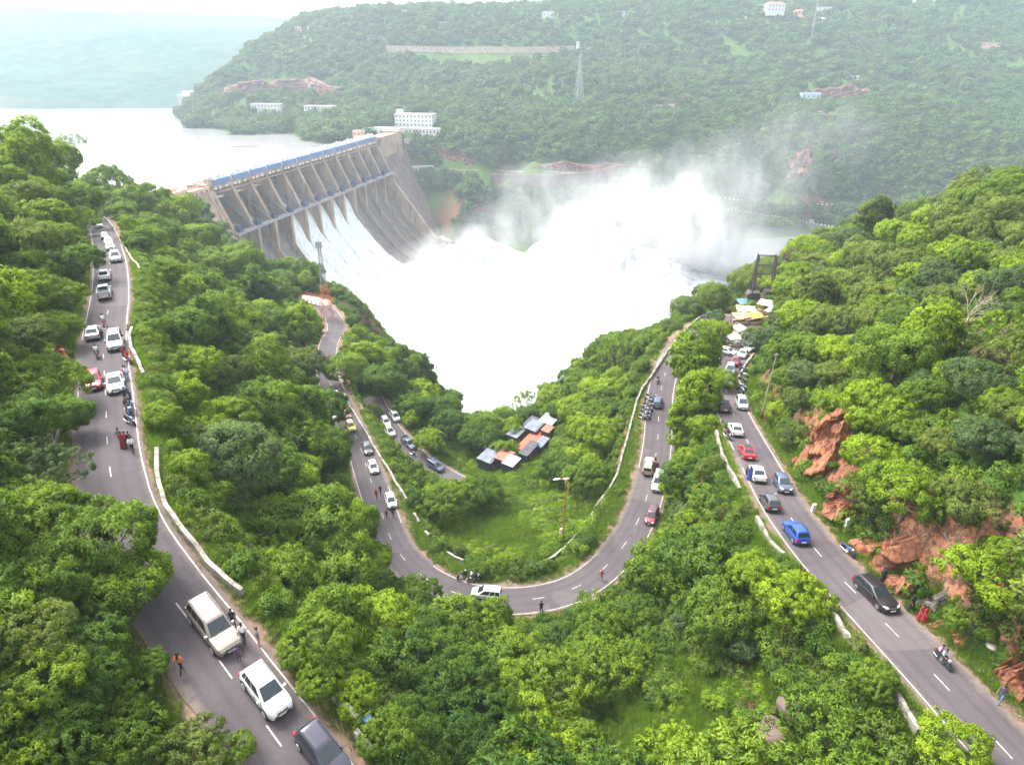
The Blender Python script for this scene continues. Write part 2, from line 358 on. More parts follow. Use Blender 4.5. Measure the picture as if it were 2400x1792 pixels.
def strip(name, line, a, b_, dz, m, wob=0, edge=False, cols=2):
    n, d = normals2(line); s = np.arange(len(line)); off = np.linspace(a, b_, cols); V = []
    for i, o in enumerate(off):
        oo = o + (wob*fbm(np.c_[s/3.0, np.full(len(s), i*9.1)], 3, 8) if wob and i in (0, cols-1) else 0)
        V.append(np.c_[line[:, :2]+n*np.reshape(oo, (-1, 1)), line[:, 2]+dz])
    V = np.stack(V, 1).reshape(-1, 3); N = len(line); k = cols
    q = (np.arange(N-1)[:, None]*k+np.arange(k-1)[None]).ravel(); Fq = np.stack([q+k, q+k+1, q+1, q], 1)
    me = np_mesh(name, V, Fq, [m])
    if edge:
        at = me.attributes.new('edge', 'FLOAT', 'POINT'); at.data.foreach_set('value', np.tile(np.abs(off)/abs(b_), N).astype(np.float32))
    return me
for k, L in RL.items():
    hw = HW[k]
    o = link('roadside_verge', strip('roadside_verge', L, -hw-1.7, hw+1.7, -.10, m_dirt, .9)); tag(o, kind='structure')
    o = link('road', strip('road', L, -hw-.28, hw+.28, 0, m_asph, .22, True, 9)); tag(o, kind='structure')
def cut(line, m):   # split a line into runs where m is true
    out = []; run = []
    for p, k in zip(line, m):
        if k: run.append(p)
        else:
            if len(run) > 2: out.append(np.array(run))
            run = []
    if len(run) > 2: out.append(np.array(run))
    return out
def ribbon_obj(name, pieces, a, b_, dz, m, wob=0):
    Vs = []; Fs = []; n0 = 0
    for L in pieces:
        if len(L) < 2: continue
        n, d = normals2(L); s = np.cumsum(np.r_[0, np.linalg.norm(np.diff(L[:, :2], axis=0), axis=1)])
        wl = wob*fbm(np.c_[s/2.0, s*0+L[0, 0]], 3, 4) if wob else 0*s
        A = np.c_[L[:, :2]+n*(a+wl)[:, None], L[:, 2]+dz]; B = np.c_[L[:, :2]+n*(b_+wl)[:, None], L[:, 2]+dz]
        V = np.stack([A, B], 1).reshape(-1, 3); q = np.arange(len(L)-1)*2
        Fs.append(np.stack([q+2, q+3, q+1, q], 1)+n0); Vs.append(V); n0 += len(V)
    o = link(name, np_mesh(name, np.vstack(Vs), np.vstack(Fs), [m])); tag(o, kind='structure'); return o
for k, L in RL.items():
    hw = HW[k]; u, v, tt = proj(L)
    if k != 'road_lower':
        for sgn in (-1, 1):
            gaps = fbm(np.c_[np.arange(len(L))/14.0, np.full(len(L), sgn*5.0)], 2, 12) > (-.30 if k == 'road_upper' else -.2)
            if k == 'road_main': gaps &= ~((v < 830) & (u > 1560))
            ribbon_obj('road_edge_line', cut(L, gaps), sgn*(hw-.05)-.055, sgn*(hw-.05)+.055, .010, m_line, .05)
        dashes = []
        Lf = resample(L, .25); uu, vv, _ = proj(Lf); i0 = 0
        while i0 < len(Lf)-8:
            if not (k == 'road_main' and vv[i0] < 830): dashes.append(Lf[i0:i0+8])
            i0 += 24
        o = ribbon_obj('road_centre_line', dashes, -.05, .05, .010, m_line)
    else:
        ribbon_obj('road_edge_line', [L], -hw, -hw+.12, .010, m_line); ribbon_obj('road_edge_line', [L], hw-.12, hw, .010, m_line)
# ------------------------------------------------------------------ far hills beyond the reservoir
m_far, t, b = nmat("far_forest"); pos = nd(t, 'ShaderNodeNewGeometry').outputs['Position']
f1 = noise(t, .035, 8, .72, pos); f2 = noise(t, .004, 4, .6, pos)
c1 = ramp(t, f1, [(.3, (.03, .06, .05)), (.55, (.06, .10, .08)), (.75, (.10, .14, .10))])
t.links.new(mix(t, ramp(t, f2, [(.55, 0), (.7, .4)]), c1, (.16, .13, .08)), b.inputs['Base Color']); b.inputs['Roughness'].default_value = 1; b.inputs['Specular IOR Level'].default_value = 0
hx = np.linspace(-3600, 900, 226); hy = np.r_[np.linspace(1190, 2000, 60), np.linspace(2030, 5200, 80)]
HX, HY = np.meshgrid(hx, hy); HXY = np.c_[HX.ravel(), HY.ravel()]
sh = 1210+ (HXY[:, 0]+900)*.10 + 40*fbm(HXY/300.0, 3, 21)
q = HXY[:, 1]-sh
zz = LAKE_Z-6 + np.clip(q/60, 0, 1)*14 + 238*(1-np.exp(-np.clip(q-60, 0, None)/1000)) + np.clip(q/500, 0, 1)*(60*fbm(HXY/800.0, 4, 22)+10*fbm(HXY/60, 4, 24)) + np.clip(q/150, 0, 1)*2.5*vnoise(HXY/22.0, 25)
nx2, ny2 = len(hx), len(hy); i2 = (np.arange(ny2-1)[:, None]*nx2+np.arange(nx2-1)[None]).ravel()
o = link("far_hills", np_mesh("far_hills", np.c_[HXY, zz], np.stack([i2, i2+1, i2+nx2+1, i2+nx2], 1), [m_far], True)); tag(o, kind='structure')
# ------------------------------------------------------------------ reservoir and river
m_lake, t, b = nmat("still_reservoir_water"); pos = nd(t, 'ShaderNodeNewGeometry').outputs['Position']
b.inputs['Base Color'].default_value = (.27, .262, .262, 1); b.inputs['Roughness'].default_value = .12; b.inputs['IOR'].default_value = 1.33
mp = nd(t, 'ShaderNodeMapping'); mp.inputs['Scale'].default_value = (.25, .06, .2); t.links.new(pos, mp.inputs[0])
bu = nd(t, 'ShaderNodeBump', Strength=.25, Distance=.35); t.links.new(noise(t, 1.0, 5, .6, mp.outputs[0]), bu.inputs['Height']); t.links.new(bu.outputs[0], b.inputs['Normal'])
lk = [(DC0+DU*-75), DC0, DC1, DC1+DU*60, (-60, 1000), (-500, 1560), (-3600, 1700), (-3600, 380), (-600, 330)]
lm = MB().add([(p[0], p[1], LAKE_Z) for p in lk], [tuple(range(len(lk)))])
tag(lm.build("reservoir", m_lake), kind='structure')
# ================================================================== vegetation
def leaf_mat(name, lo, mid, hi, trans=.43):
    m, t, b = nmat(name); N = t.nodes
    at = nd(t, 'ShaderNodeAttribute', attribute_name='tint'); oi = nd(t, 'ShaderNodeObjectInfo')
    f = math_n(t, 'ADD', math_n(t, 'MULTIPLY', at.outputs['Fac'], .62), math_n(t, 'MULTIPLY', oi.outputs['Random'], .38))
    col = ramp(t, f, [(.12, lo), (.5, mid), (.9, hi)])
    b.inputs['Roughness'].default_value = .62; b.inputs['Specular IOR Level'].default_value = .22
    t.links.new(col, b.inputs['Base Color'])
    tr = nd(t, 'ShaderNodeBsdfTranslucent'); t.links.new(mix(t, .45, col, (.26, .38, .03)), tr.inputs['Color'])
    mx = nd(t, 'ShaderNodeMixShader'); mx.inputs[0].default_value = trans
    t.links.new(b.outputs[0], mx.inputs[1]); t.links.new(tr.outputs[0], mx.inputs[2])
    t.links.new(mx.outputs[0], N['Material Output'].inputs[0]); return m
LEAF = {
 'dark':   leaf_mat('dark_green_leaves', (.040, .098, .017), (.085, .175, .022), (.170, .275, .028)),
 'mid':    leaf_mat('green_leaves', (.072, .145, .017), (.158, .265, .024), (.28, .395, .030)),
 'bright': leaf_mat('lime_green_leaves', (.13, .235, .016), (.255, .385, .020), (.37, .50, .028)),
 'olive':  leaf_mat('olive_green_leaves', (.075, .120, .028), (.150, .205, .040), (.250, .310, .052)),
 'grey':   leaf_mat('grey_green_leaves', (.05, .098, .040), (.105, .17, .068), (.18, .255, .098)),
 'scrub':  leaf_mat('scrub_leaves', (.06, .14, .012), (.125, .25, .016), (.22, .34, .03)),
 'far':    leaf_mat('distant_leaves', (.034, .085, .028), (.075, .150, .036), (.15, .235, .045), .3),
 'farm': leaf_mat('distant_olive_leaves', (.05, .10, .028), (.09, .16, .034), (.16, .23, .04), .25),
 'farb':   leaf_mat('distant_lime_leaves', (.06, .12, .02), (.11, .20, .022), (.16, .25, .03), .2),
 'dry':    leaf_mat('dry_brown_leaves', (.085, .078, .036), (.135, .120, .052), (.19, .165, .07), .2),
}
m_bark = mat('grey_brown_bark', (.16, .12, .09), .9, var=.4, vscale=3, bump=.6, bscale=12, spec=.1)
m_pale = mat('pale_bare_bark', (.42, .35, .27), .85, var=.25, vscale=3, spec=.15)
def leaves(cen, nrm, rad, tint, per, ln, wd, rg, droop=.35):
    """tufts of kite-shaped leaves; returns verts, quads, tint per quad, outward normals"""
    n = len(cen); N = n*per
    c = np.repeat(cen, per, 0); o = np.repeat(nrm, per, 0); r = np.repeat(rad, per)[:, None]
    d = rg.normal(size=(N, 3)); d /= np.linalg.norm(d, axis=1)[:, None]
    d = d+o*.75; d /= np.linalg.norm(d, axis=1)[:, None]
    p = c+d*r*(.35+.65*rg.random((N, 1))**.6)
    L = d*.8+rg.normal(size=(N, 3))*.55; L[:, 2] -= droop; L /= np.linalg.norm(L, axis=1)[:, None]
    S = np.cross(L, rg.normal(size=(N, 3))*.5+d); S /= np.linalg.norm(S, axis=1)[:, None]+1e-9
    l = (ln*(.6+.8*rg.random((N, 1)))); w_ = wd*(.7+.6*rg.random((N, 1)))
    up = np.cross(S, L)
    V = np.stack([p-L*l*.5, p+S*w_*.5+up*.02, p+L*l*.5-up*l*.12, p-S*w_*.5+up*.02], 1).reshape(-1, 3)
    nn = d*.55+o*.5+np.array([0, 0, .35]); nn /= np.linalg.norm(nn, axis=1)[:, None]
    T = np.clip(np.repeat(tint, per)+rg.normal(size=N)*.10, 0, 1)
    return V, np.arange(N*4).reshape(-1, 4), T, np.repeat(nn, 4, 0)
def crown_mesh(name, seed, R_, H, lobes, nclump, per, ln, wd, crad, flat=.75, m=None, z0=0.0, hollow=.55, spread=1.0):
    rg = np.random.default_rng(seed)
    # lobes: overlapping balls around the middle of the crown
    lc = []; lr = []
    for i in range(lobes):
        a = 2*math.pi*(i+rg.random()*.7)/lobes*1.618*2; k = math.sqrt((i+.4)/lobes)*.66*spread
        zc = H*(.5+.30*(1-k)*rg.random()*1.6-.22*rg.random())
        lc.append((R_*k*math.cos(a), R_*k*math.sin(a), zc)); lr.append(R_*(.34+.22*rg.random())*(1.15-.3*k))
    lc = np.array(lc); lr = np.array(lr)
    C_ = []; Nn = []
    while len(C_) < nclump:
        i = rg.integers(lobes); d = rg.normal(size=3); d /= np.linalg.norm(d)
        if d[2] < -.35 and rg.random() < .8: continue
        p = lc[i]+d*lr[i]*np.array([1, 1, flat])*(1+.12*rg.normal())
        q = (np.linalg.norm((p-lc)/np.array([1, 1, flat]), axis=1)/lr); q[i] = 9
        if q.min() < hollow+.3*rg.random(): continue
        C_.append(p); Nn.append(d)
    C_ = np.array(C_); Nn = np.array(Nn)
    tint = np.clip(.5+.55*vnoise(C_/ (R_*.45), seed)+.16*rg.normal(size=len(C_)), 0, 1)
    V, Fq, T, nn = leaves(C_, Nn, crad*(.65+.7*rg.random(len(C_))), tint, per, ln, wd, rg)
    V[:, 2] += z0
    me = np_mesh(name, V, Fq, [m or LEAF['mid']])
    at = me.attributes.new('tint', 'FLOAT', 'FACE'); at.data.foreach_set('value', T.astype(np.float32))
    me.polygons.foreach_set('use_smooth', np.ones(len(Fq), bool))
    me.normals_split_custom_set_from_vertices(nn.tolist())
    return me, C_+np.array([0, 0, z0])
def trunk_mesh(name, seed, H, r, targets, nb=7, m=None, twigs=0):
    rg = np.random.default_rng(seed); b = MB()
    lean = rg.normal(size=2)*.05*H; fork = H*.45
    pts = [(0, 0, -1.2), (lean[0]*.2, lean[1]*.2, fork*.5), (lean[0]*.6, lean[1]*.6, fork), (lean[0], lean[1], H*.8)]
    b.tube(pts, [r*1.25, r, r*.8, r*.25], 7)
    if len(targets):
        for i in rg.permutation(len(targets))[:nb]:
            t = np.array(targets[i]); s = np.array(pts[2])*(.75+.4*rg.random()); s[2] = min(s[2], t[2]*.9)
            mid = s*.5+t*.5+np.array([0, 0, -.06*H])
            b.tube([s, mid, t], [r*.5, r*.32, r*.1], 5)
            for _ in range(twigs):
                e = t+rg.normal(size=3)*H*.14+np.array([0, 0, .05*H]); b.tube([mid*.4+t*.6, e], [r*.16, r*.04], 4)
                e2 = e+rg.normal(size=3)*H*.07; b.tube([mid*.2+e*.8, e2], [r*.08, r*.03], 3)
    return b.mesh(name, m or m_bark, True)
# unit trees: crown radius 1 unit = R0 metres, used scaled
PROTO = {}
def proto(kind, seed, R_, H, th, lobes, ncl, per, ln, wd, crad, flat=.75, hollow=.55, spread=1.0, nb=7):
    me, C_ = crown_mesh('crown', seed, R_, H, lobes, ncl, per, ln, wd, crad, flat, None, th, hollow, spread)
    tr = trunk_mesh('trunk', seed+50, th+H*.6, .045*R_+.06, C_, nb)
    PROTO.setdefault(kind, []).append((me, tr, R_, th+H*.52))
for s in range(5): proto('round', 100+s, 5.0, 5.2, 2.4, 9+2*s, 300, 58, .42, .15, (.68, .80, .6, .74, .66)[s], hollow=.5+.05*s)
for s in range(3): proto('spread', 200+s, 5.0, 3.4, 3.4, 13, 280, 52, .42, .125, .62, .6, .62, 1.3, 10)
for s in range(3): proto('tall', 300+s, 3.4, 7.5, 2.2, 11, 330, 40, .50, .16, .62, 1.25, .55, .8)
for s in range(3): proto('loose', 400+s, 4.4, 5.0, 3.0, 14, 140, 42, .38, .12, .50, .8, .75, 1.35, 16)
# bare tree
def bare_mesh(seed, H):
    rg = np.random.default_rng(seed); b = MB()
    def grow(p, d, l, r, lv):
        q = p+d*l; m_ = (p+q)/2+rg.normal(size=3)*l*.06
        b.tube([p, m_, q], [r, r*.8, r*.55], 5 if lv < 2 else 3)
        if lv >= 4: return
        for _ in range(3 if lv else 5):
            e = d+rg.normal(size=3)*.52; e[2] = abs(e[2])*.8+.25; e /= np.linalg.norm(e)
            grow(p+(q-p)*(.55+.45*rg.random()), e, l*(.55+.25*rg.random()), r*.5, lv+1)
    grow(np.array([0, 0, -1.0]), np.array([.05, 0, 1.0]), H*.38, H*.028, 0)
    return b.mesh('bare_tree', m_pale, True)
# small trees for the far woods and shrubs for the undergrowth (instanced)
hid = bpy.data.collections.new("woodland_kinds")
def far_tree(seed, R_, H, m, ncl=70, per=11, ln=1.5, wd=.62, crad=1.05, th=1.0):
    me, _ = crown_mesh('wood_tree', seed, R_, H, 7, ncl, per, ln, wd, crad, .85, m, th)
    o = bpy.data.objects.new('wood_tree', me); return o
def kinds(name, objs):
    c = bpy.data.collections.new(name)
    for o in objs: c.objects.link(o)
    return c
COL_FAR = kinds('far_tree_kinds', [far_tree(500+s, 4.6, (6.5, 8.5, 7, 9.5, 6, 7.5, 6, 7)[s], LEAF['far' if s < 5 else ('farm' if s < 7 else 'farb')], 60+8*s) for s in range(8)])
COL_MID = kinds('mid_tree_kinds', [far_tree(520+s, 4.2, 5.4, LEAF[['mid', 'dark', 'mid', 'bright'][s]], 210, 40, .46, .16, .72, 1.6) for s in range(4)])
COL_MIDR = kinds('hill_tree_kinds', [far_tree(530+s, 4.2, (5.0, 4.2, 6.0, 4.4, 5.4, 3.8, 5.0)[s], LEAF[['olive', 'bright', 'grey', 'grey', 'olive', 'dry', 'mid'][s]], 170+30*(s % 3), 40, .45, .15, (.75, .9, .65)[s % 3], 1.6) for s in range(7)])
def shrub(seed, R_, H, m, ncl=34, per=26, ln=.30, wd=.10, crad=.42):
    me, _ = crown_mesh('shrub', seed, R_, H, 5, ncl, per, ln, wd, crad, .9, m, -.1)
    return bpy.data.objects.new('shrub', me)
COL_SHR = kinds('shrub_kinds', [shrub(600+s, 1.15, 1.25, LEAF[['mid', 'dark', 'mid', 'dark', 'olive'][s]]) for s in range(5)])
COL_SCR = kinds('scrub_kinds', [shrub(620+s, 1.0, .95, LEAF[['scrub', 'scrub', 'bright', 'mid', 'olive'][s]], 44, 34, .24, .085, .36) for s in range(5)])
def tuft(seed, m, n=60):
    rg = np.random.default_rng(seed); a = rg.random(n)*6.28; r = .35*rg.random(n)**.5
    c = np.c_[r*np.cos(a), r*np.sin(a), np.zeros(n)]
    dr = np.c_[np.cos(a)*.45, np.sin(a)*.45, np.ones(n)]+rg.normal(size=(n, 3))*.2; l = .35+.4*rg.random((n, 1))
    s = np.c_[-np.sin(a), np.cos(a), np.zeros(n)]*.03
    V = np.stack([c-s, c+s, c+dr*l+s*.2, c+dr*l-s*.2], 1).reshape(-1, 3)
    me = np_mesh('grass_tuft', V, np.arange(n*4).reshape(-1, 4), [m])
    at = me.attributes.new('tint', 'FLOAT', 'FACE'); at.data.foreach_set('value', rg.random(n).astype(np.float32))
    return bpy.data.objects.new('grass_tuft', me)
COL_GRS = kinds('grass_kinds', [tuft(640+s, LEAF['scrub' if s else 'olive']) for s in range(3)])
def scatter(name, P, scale, coll, seed=0):
    """one stuff object: a point mesh whose points carry instances of the collection's objects"""
    me = bpy.data.meshes.new(name); P = np.asarray(P, np.float32)
    me.vertices.add(len(P)); me.vertices.foreach_set('co', P.ravel())
    a = me.attributes.new('size', 'FLOAT', 'POINT'); a.data.foreach_set('value', np.asarray(scale, np.float32))
    o = link(name, me); g = bpy.data.node_groups.new(name, 'GeometryNodeTree')
    g.interface.new_socket('Geometry', in_out='INPUT', socket_type='NodeSocketGeometry'); g.interface.new_socket('Geometry', in_out='OUTPUT', socket_type='NodeSocketGeometry')
    gi = g.nodes.new('NodeGroupInput'); go = g.nodes.new('NodeGroupOutput')
    ci = g.nodes.new('GeometryNodeCollectionInfo'); ci.inputs['Collection'].default_value = coll
    ci.inputs['Separate Children'].default_value = True; ci.inputs['Reset Children'].default_value = True
    ip = g.nodes.new('GeometryNodeInstanceOnPoints'); ip.inputs['Pick Instance'].default_value = True
    rv = g.nodes.new('FunctionNodeRandomValue'); rv.data_type = 'FLOAT_VECTOR'; rv.inputs[0].default_value = (-.12, -.12, 0); rv.inputs[1].default_value = (.12, .12, 6.283); rv.inputs['Seed'].default_value = seed
    na = g.nodes.new('GeometryNodeInputNamedAttribute'); na.data_type = 'FLOAT'; na.inputs['Name'].default_value = 'size'
    g.links.new(gi.outputs[0], ip.inputs['Points']); g.links.new(ci.outputs[0], ip.inputs['Instance'])
    g.links.new(rv.outputs[0], ip.inputs['Rotation']); g.links.new(na.outputs[0], ip.inputs['Scale']); g.links.new(ip.outputs[0], go.inputs[0])
    md = o.modifiers.new('scatter', 'NODES'); md.node_group = g
    return tag(o, kind='stuff')
# ------------------------------------------------------------------ fast ground lookup on the terrain grid
GZ2 = GZ.reshape(ny, nx)
def gz(X, Y):
    X = np.asarray(X, float); Y = np.asarray(Y, float)
    i = np.clip(np.searchsorted(gx, X)-1, 0, nx-2); j = np.clip(np.searchsorted(gy, Y)-1, 0, ny-2)
    fx = np.clip((X-gx[i])/(gx[i+1]-gx[i]), 0, 1); fy = np.clip((Y-gy[j])/(gy[j+1]-gy[j]), 0, 1)
    return (GZ2[j, i]*(1-fx)+GZ2[j, i+1]*fx)*(1-fy)+(GZ2[j+1, i]*(1-fx)+GZ2[j+1, i+1]*fx)*fy
def hit(u, v, lift=0.0, tmax=1500, t0=20):
    """depth at which the view ray through (u, v) comes within lift (function of depth) of the ground"""
    x = (u-1200)/F; y = (v-896)/F
    t = t0*np.exp(np.linspace(0, math.log(tmax/t0), 1500))
    X = x*t; Y = (CP-y*SP)*t; Z = CAMZ-(SP+y*CP)*t
    hh = lift(t) if callable(lift) else lift
    k = np.where(Z-hh < gz(X, Y))[0]
    return float(t[k[0]]) if len(k) else None
# ------------------------------------------------------------------ what the crowns must not hide
KEEP = []
for k, L in RL.items():
    n, d = normals2(L); hw = HW[k]; u, v, _ = proj(L)
    for off in (-.95, -.5, 0, .5, .95):
        Q = np.c_[L[:, :2]+n*off*hw, L[:, 2]]; uu, vv, tt = proj(Q); sel = np.ones(len(L), bool)
        # +n is left of travel: road_upper runs towards the camera, its left is the valley side (image right)
        if k == 'road_upper': sel &= v > 500; sel &= ~((off < -.2) & (v > 1215) & (v < 1445))
        if k == 'road_main':
            sel &= ~((u > 1600) & (v < 830)) ; sel &= v > 905 - 140*(u > 1480)
            if off > .2: sel &= ~((u > 1460) & (u < 1600) & (v > 800) & (v < 1180))   # right arm, its far edge
            if off > -.2: sel &= ~((u > 840) & (u < 1090) & (v > 1190))             # left arm, its near edge
            if off < -.2: sel &= ~((u > 1780) & (u < 1900) & (v > 1230) & (v < 1330))
        if k == 'road_lower': sel &= v > 985; sel &= u < 1030
        KEEP.append(np.c_[uu[sel], vv[sel], tt[sel]])
def lerp_pts(pts, step=14):
    out = []
    for (a, b), (c, d) in zip(pts[:-1], pts[1:]):
        n = max(1, int(math.hypot(c-a, d-b)/step))
        out += [(a+(c-a)*i/n, b+(d-b)*i/n) for i in range(n)]
    return out+[pts[-1]]
WALLS = [
 ([(224,476),(240,512),(264,526),(280,560),(300,596),(330,634)], 'white parapet wall beside the farthest queue of cars on the left road'),
 ([(309,771),(303,796),(309,818),(323,850),(341,885)], 'bent white parapet wall beside the red motorcycle on the left road'),
 ([(367,1054),(370,1108),(378,1152),(396,1196),(428,1246),(472,1305),(508,1344),(556,1381),(585,1402)], 'long weathered grey parapet wall along the bend above the beige large car'),
 ([(668,1508),(695,1540),(723,1566)], 'short broken white parapet stub between bushes beside the white car'),
 ([(781,1639),(804,1646),(829,1671),(847,1708)], 'curved end of grey parapet wall at the bottom of the left road'),
 ([(834,1718),(860,1750),(883,1773)], 'low white kerb stones at the bottom edge by the left road'),
 ([(805,923),(829,967),(869,1032),(887,1068),(912,1105),(956,1177)], 'long straight white parapet along the descending arm beside the yellow car'),
 ([(970,1206),(985,1228)], 'short white parapet piece in the grass above the hairpin bend, upper of two'),
 ([(996,1246),(1007,1261)], 'short white parapet piece in the grass above the hairpin bend, lower of two'),
 ([(1047,1297),(1087,1317)], 'broken low parapet remains half sunk in grass near the parked motorcycles'),
 ([(1232,1330),(1286,1313),(1334,1275),(1366,1239),(1392,1197)], 'white curved parapet below the street lamp inside the hairpin bend'),
 ([(1394,1193),(1432,1141),(1450,1101),(1472,1018),(1486,963),(1497,927),(1526,883),(1559,832),(1600,778),(1653,738)], 'long white parapet wall up the right arm of the hairpin'),
 ([(1678,1014),(1691,1061),(1709,1105),(1738,1152)], 'leaning pale parapet on the bank beside the white saloon on the right road'),
 ([(1772,1214),(1800,1265),(1843,1304)], 'white parapet beam beside the blue car'),
 ([(1937,1422),(1967,1464),(1992,1500),(2025,1540)], 'bulging white parapet wall across the road from the black estate car'),
 ([(2097,1631),(2126,1675),(2161,1724)], 'straight white parapet beam at the lower right between bushes'),
 ([(981,1054),(1007,1074),(1043,1094)], 'pale kerb wall along the lowest road bend'),
 ([(1765,832),(1745,858),(1731,880),(1727,901),(1745,919)], 'curved white kerb wall around the motorcycle parking by the hillside')]
CLEAR_PX = []      # photo-pixel outlines that stay visible: parapets, the clearing with the roofs, rock faces, the tower foot
for pts in [[(228,478),(262,540),(330,625)],[(318,760),(345,890)],[(365,1060),(400,1130),(480,1270),(590,1405)],[(820,890),(900,1030),(955,1170)],[(1590,770),(1500,860),(1470,1000),(1420,1150),(1340,1260),(1250,1325)],
            [(700,700),(770,735),(800,765)],[(1320,1150),(1325,1270)],[(1140,1100),(1220,1075),(1300,1010)],[(1170,1110),(1260,1050)],[(1690,740),(1800,745)],[(1720,690),(1810,700)],
            [(1900,970),(1930,1060)],[(1960,1130),(1975,1180)],[(2040,1230),(2110,1320)],[(1680,1030),(1755,1150)],[(1775,1225),(1850,1310)],[(1950,1440),(2000,1520)],[(2110,1650),(2155,1720)],[(1785,840),(1800,980)],
            [(2260,690),(2270,760)],[(1310,1230),(1200,1270),(1080,1240)],[(760,600),(772,755)], [(1524,1075),(1545,1120),(1545,1145)], [(1528,1195),(1530,1220)], [(1541,925),(1541,955)], [(203,875),(203,905)], [(218,870),(218,910)], [(1697,935),(1697,965)], [(1141,1385),(1160,1395)], [(700,700),(770,745)], [(455,1680),(505,1690)]]:
    CLEAR_PX += lerp_pts(pts)
for px_, _l in WALLS: CLEAR_PX += lerp_pts(px_)
NOTREE = [[(1000,1105),(1130,1040),(1290,965),(1350,985),(1290,1100),(1140,1185)]]
KEEPA = np.vstack(KEEP+[np.c_[np.array(CLEAR_PX), np.full(len(CLEAR_PX), 1e4)]])
def poly_in(u, v, poly):
    p = np.array(poly, float); u = np.asarray(u); v = np.asarray(v); r = np.zeros(np.shape(u), bool)
    for (x1, y1), (x2, y2) in zip(p, np.roll(p, -1, 0)):
        c = ((y1 > v) != (y2 > v)) & (u < (x2-x1)*(v-y1)/(y2-y1+1e-9)+x1); r ^= c
    return r
K = 2400/2212.0
MEADOW = [[(x*K, y*K) for x, y in P] for P in (
 [(1340,1440),(1500,1410),(1640,1420),(1830,1450),(1900,1560),(1840,1652),(1240,1652),(1290,1520)],
 [(940,1090),(1000,1110),(1060,1070),(1160,1060),(1250,1040),(1335,1050),(1320,1120),(1220,1200),(1080,1228),(950,1180),(900,1120)],
 [(1900,1200),(2010,1250),(2010,1330),(2100,1440),(2212,1560),(2212,1420),(2040,1260),(1950,1190)],
 [(880,920),(1030,960),(1060,1000),(1010,1060),(980,1000)])]
def in_meadow(u, v): return np.any([poly_in(u, v, P) for P in MEADOW], 0)
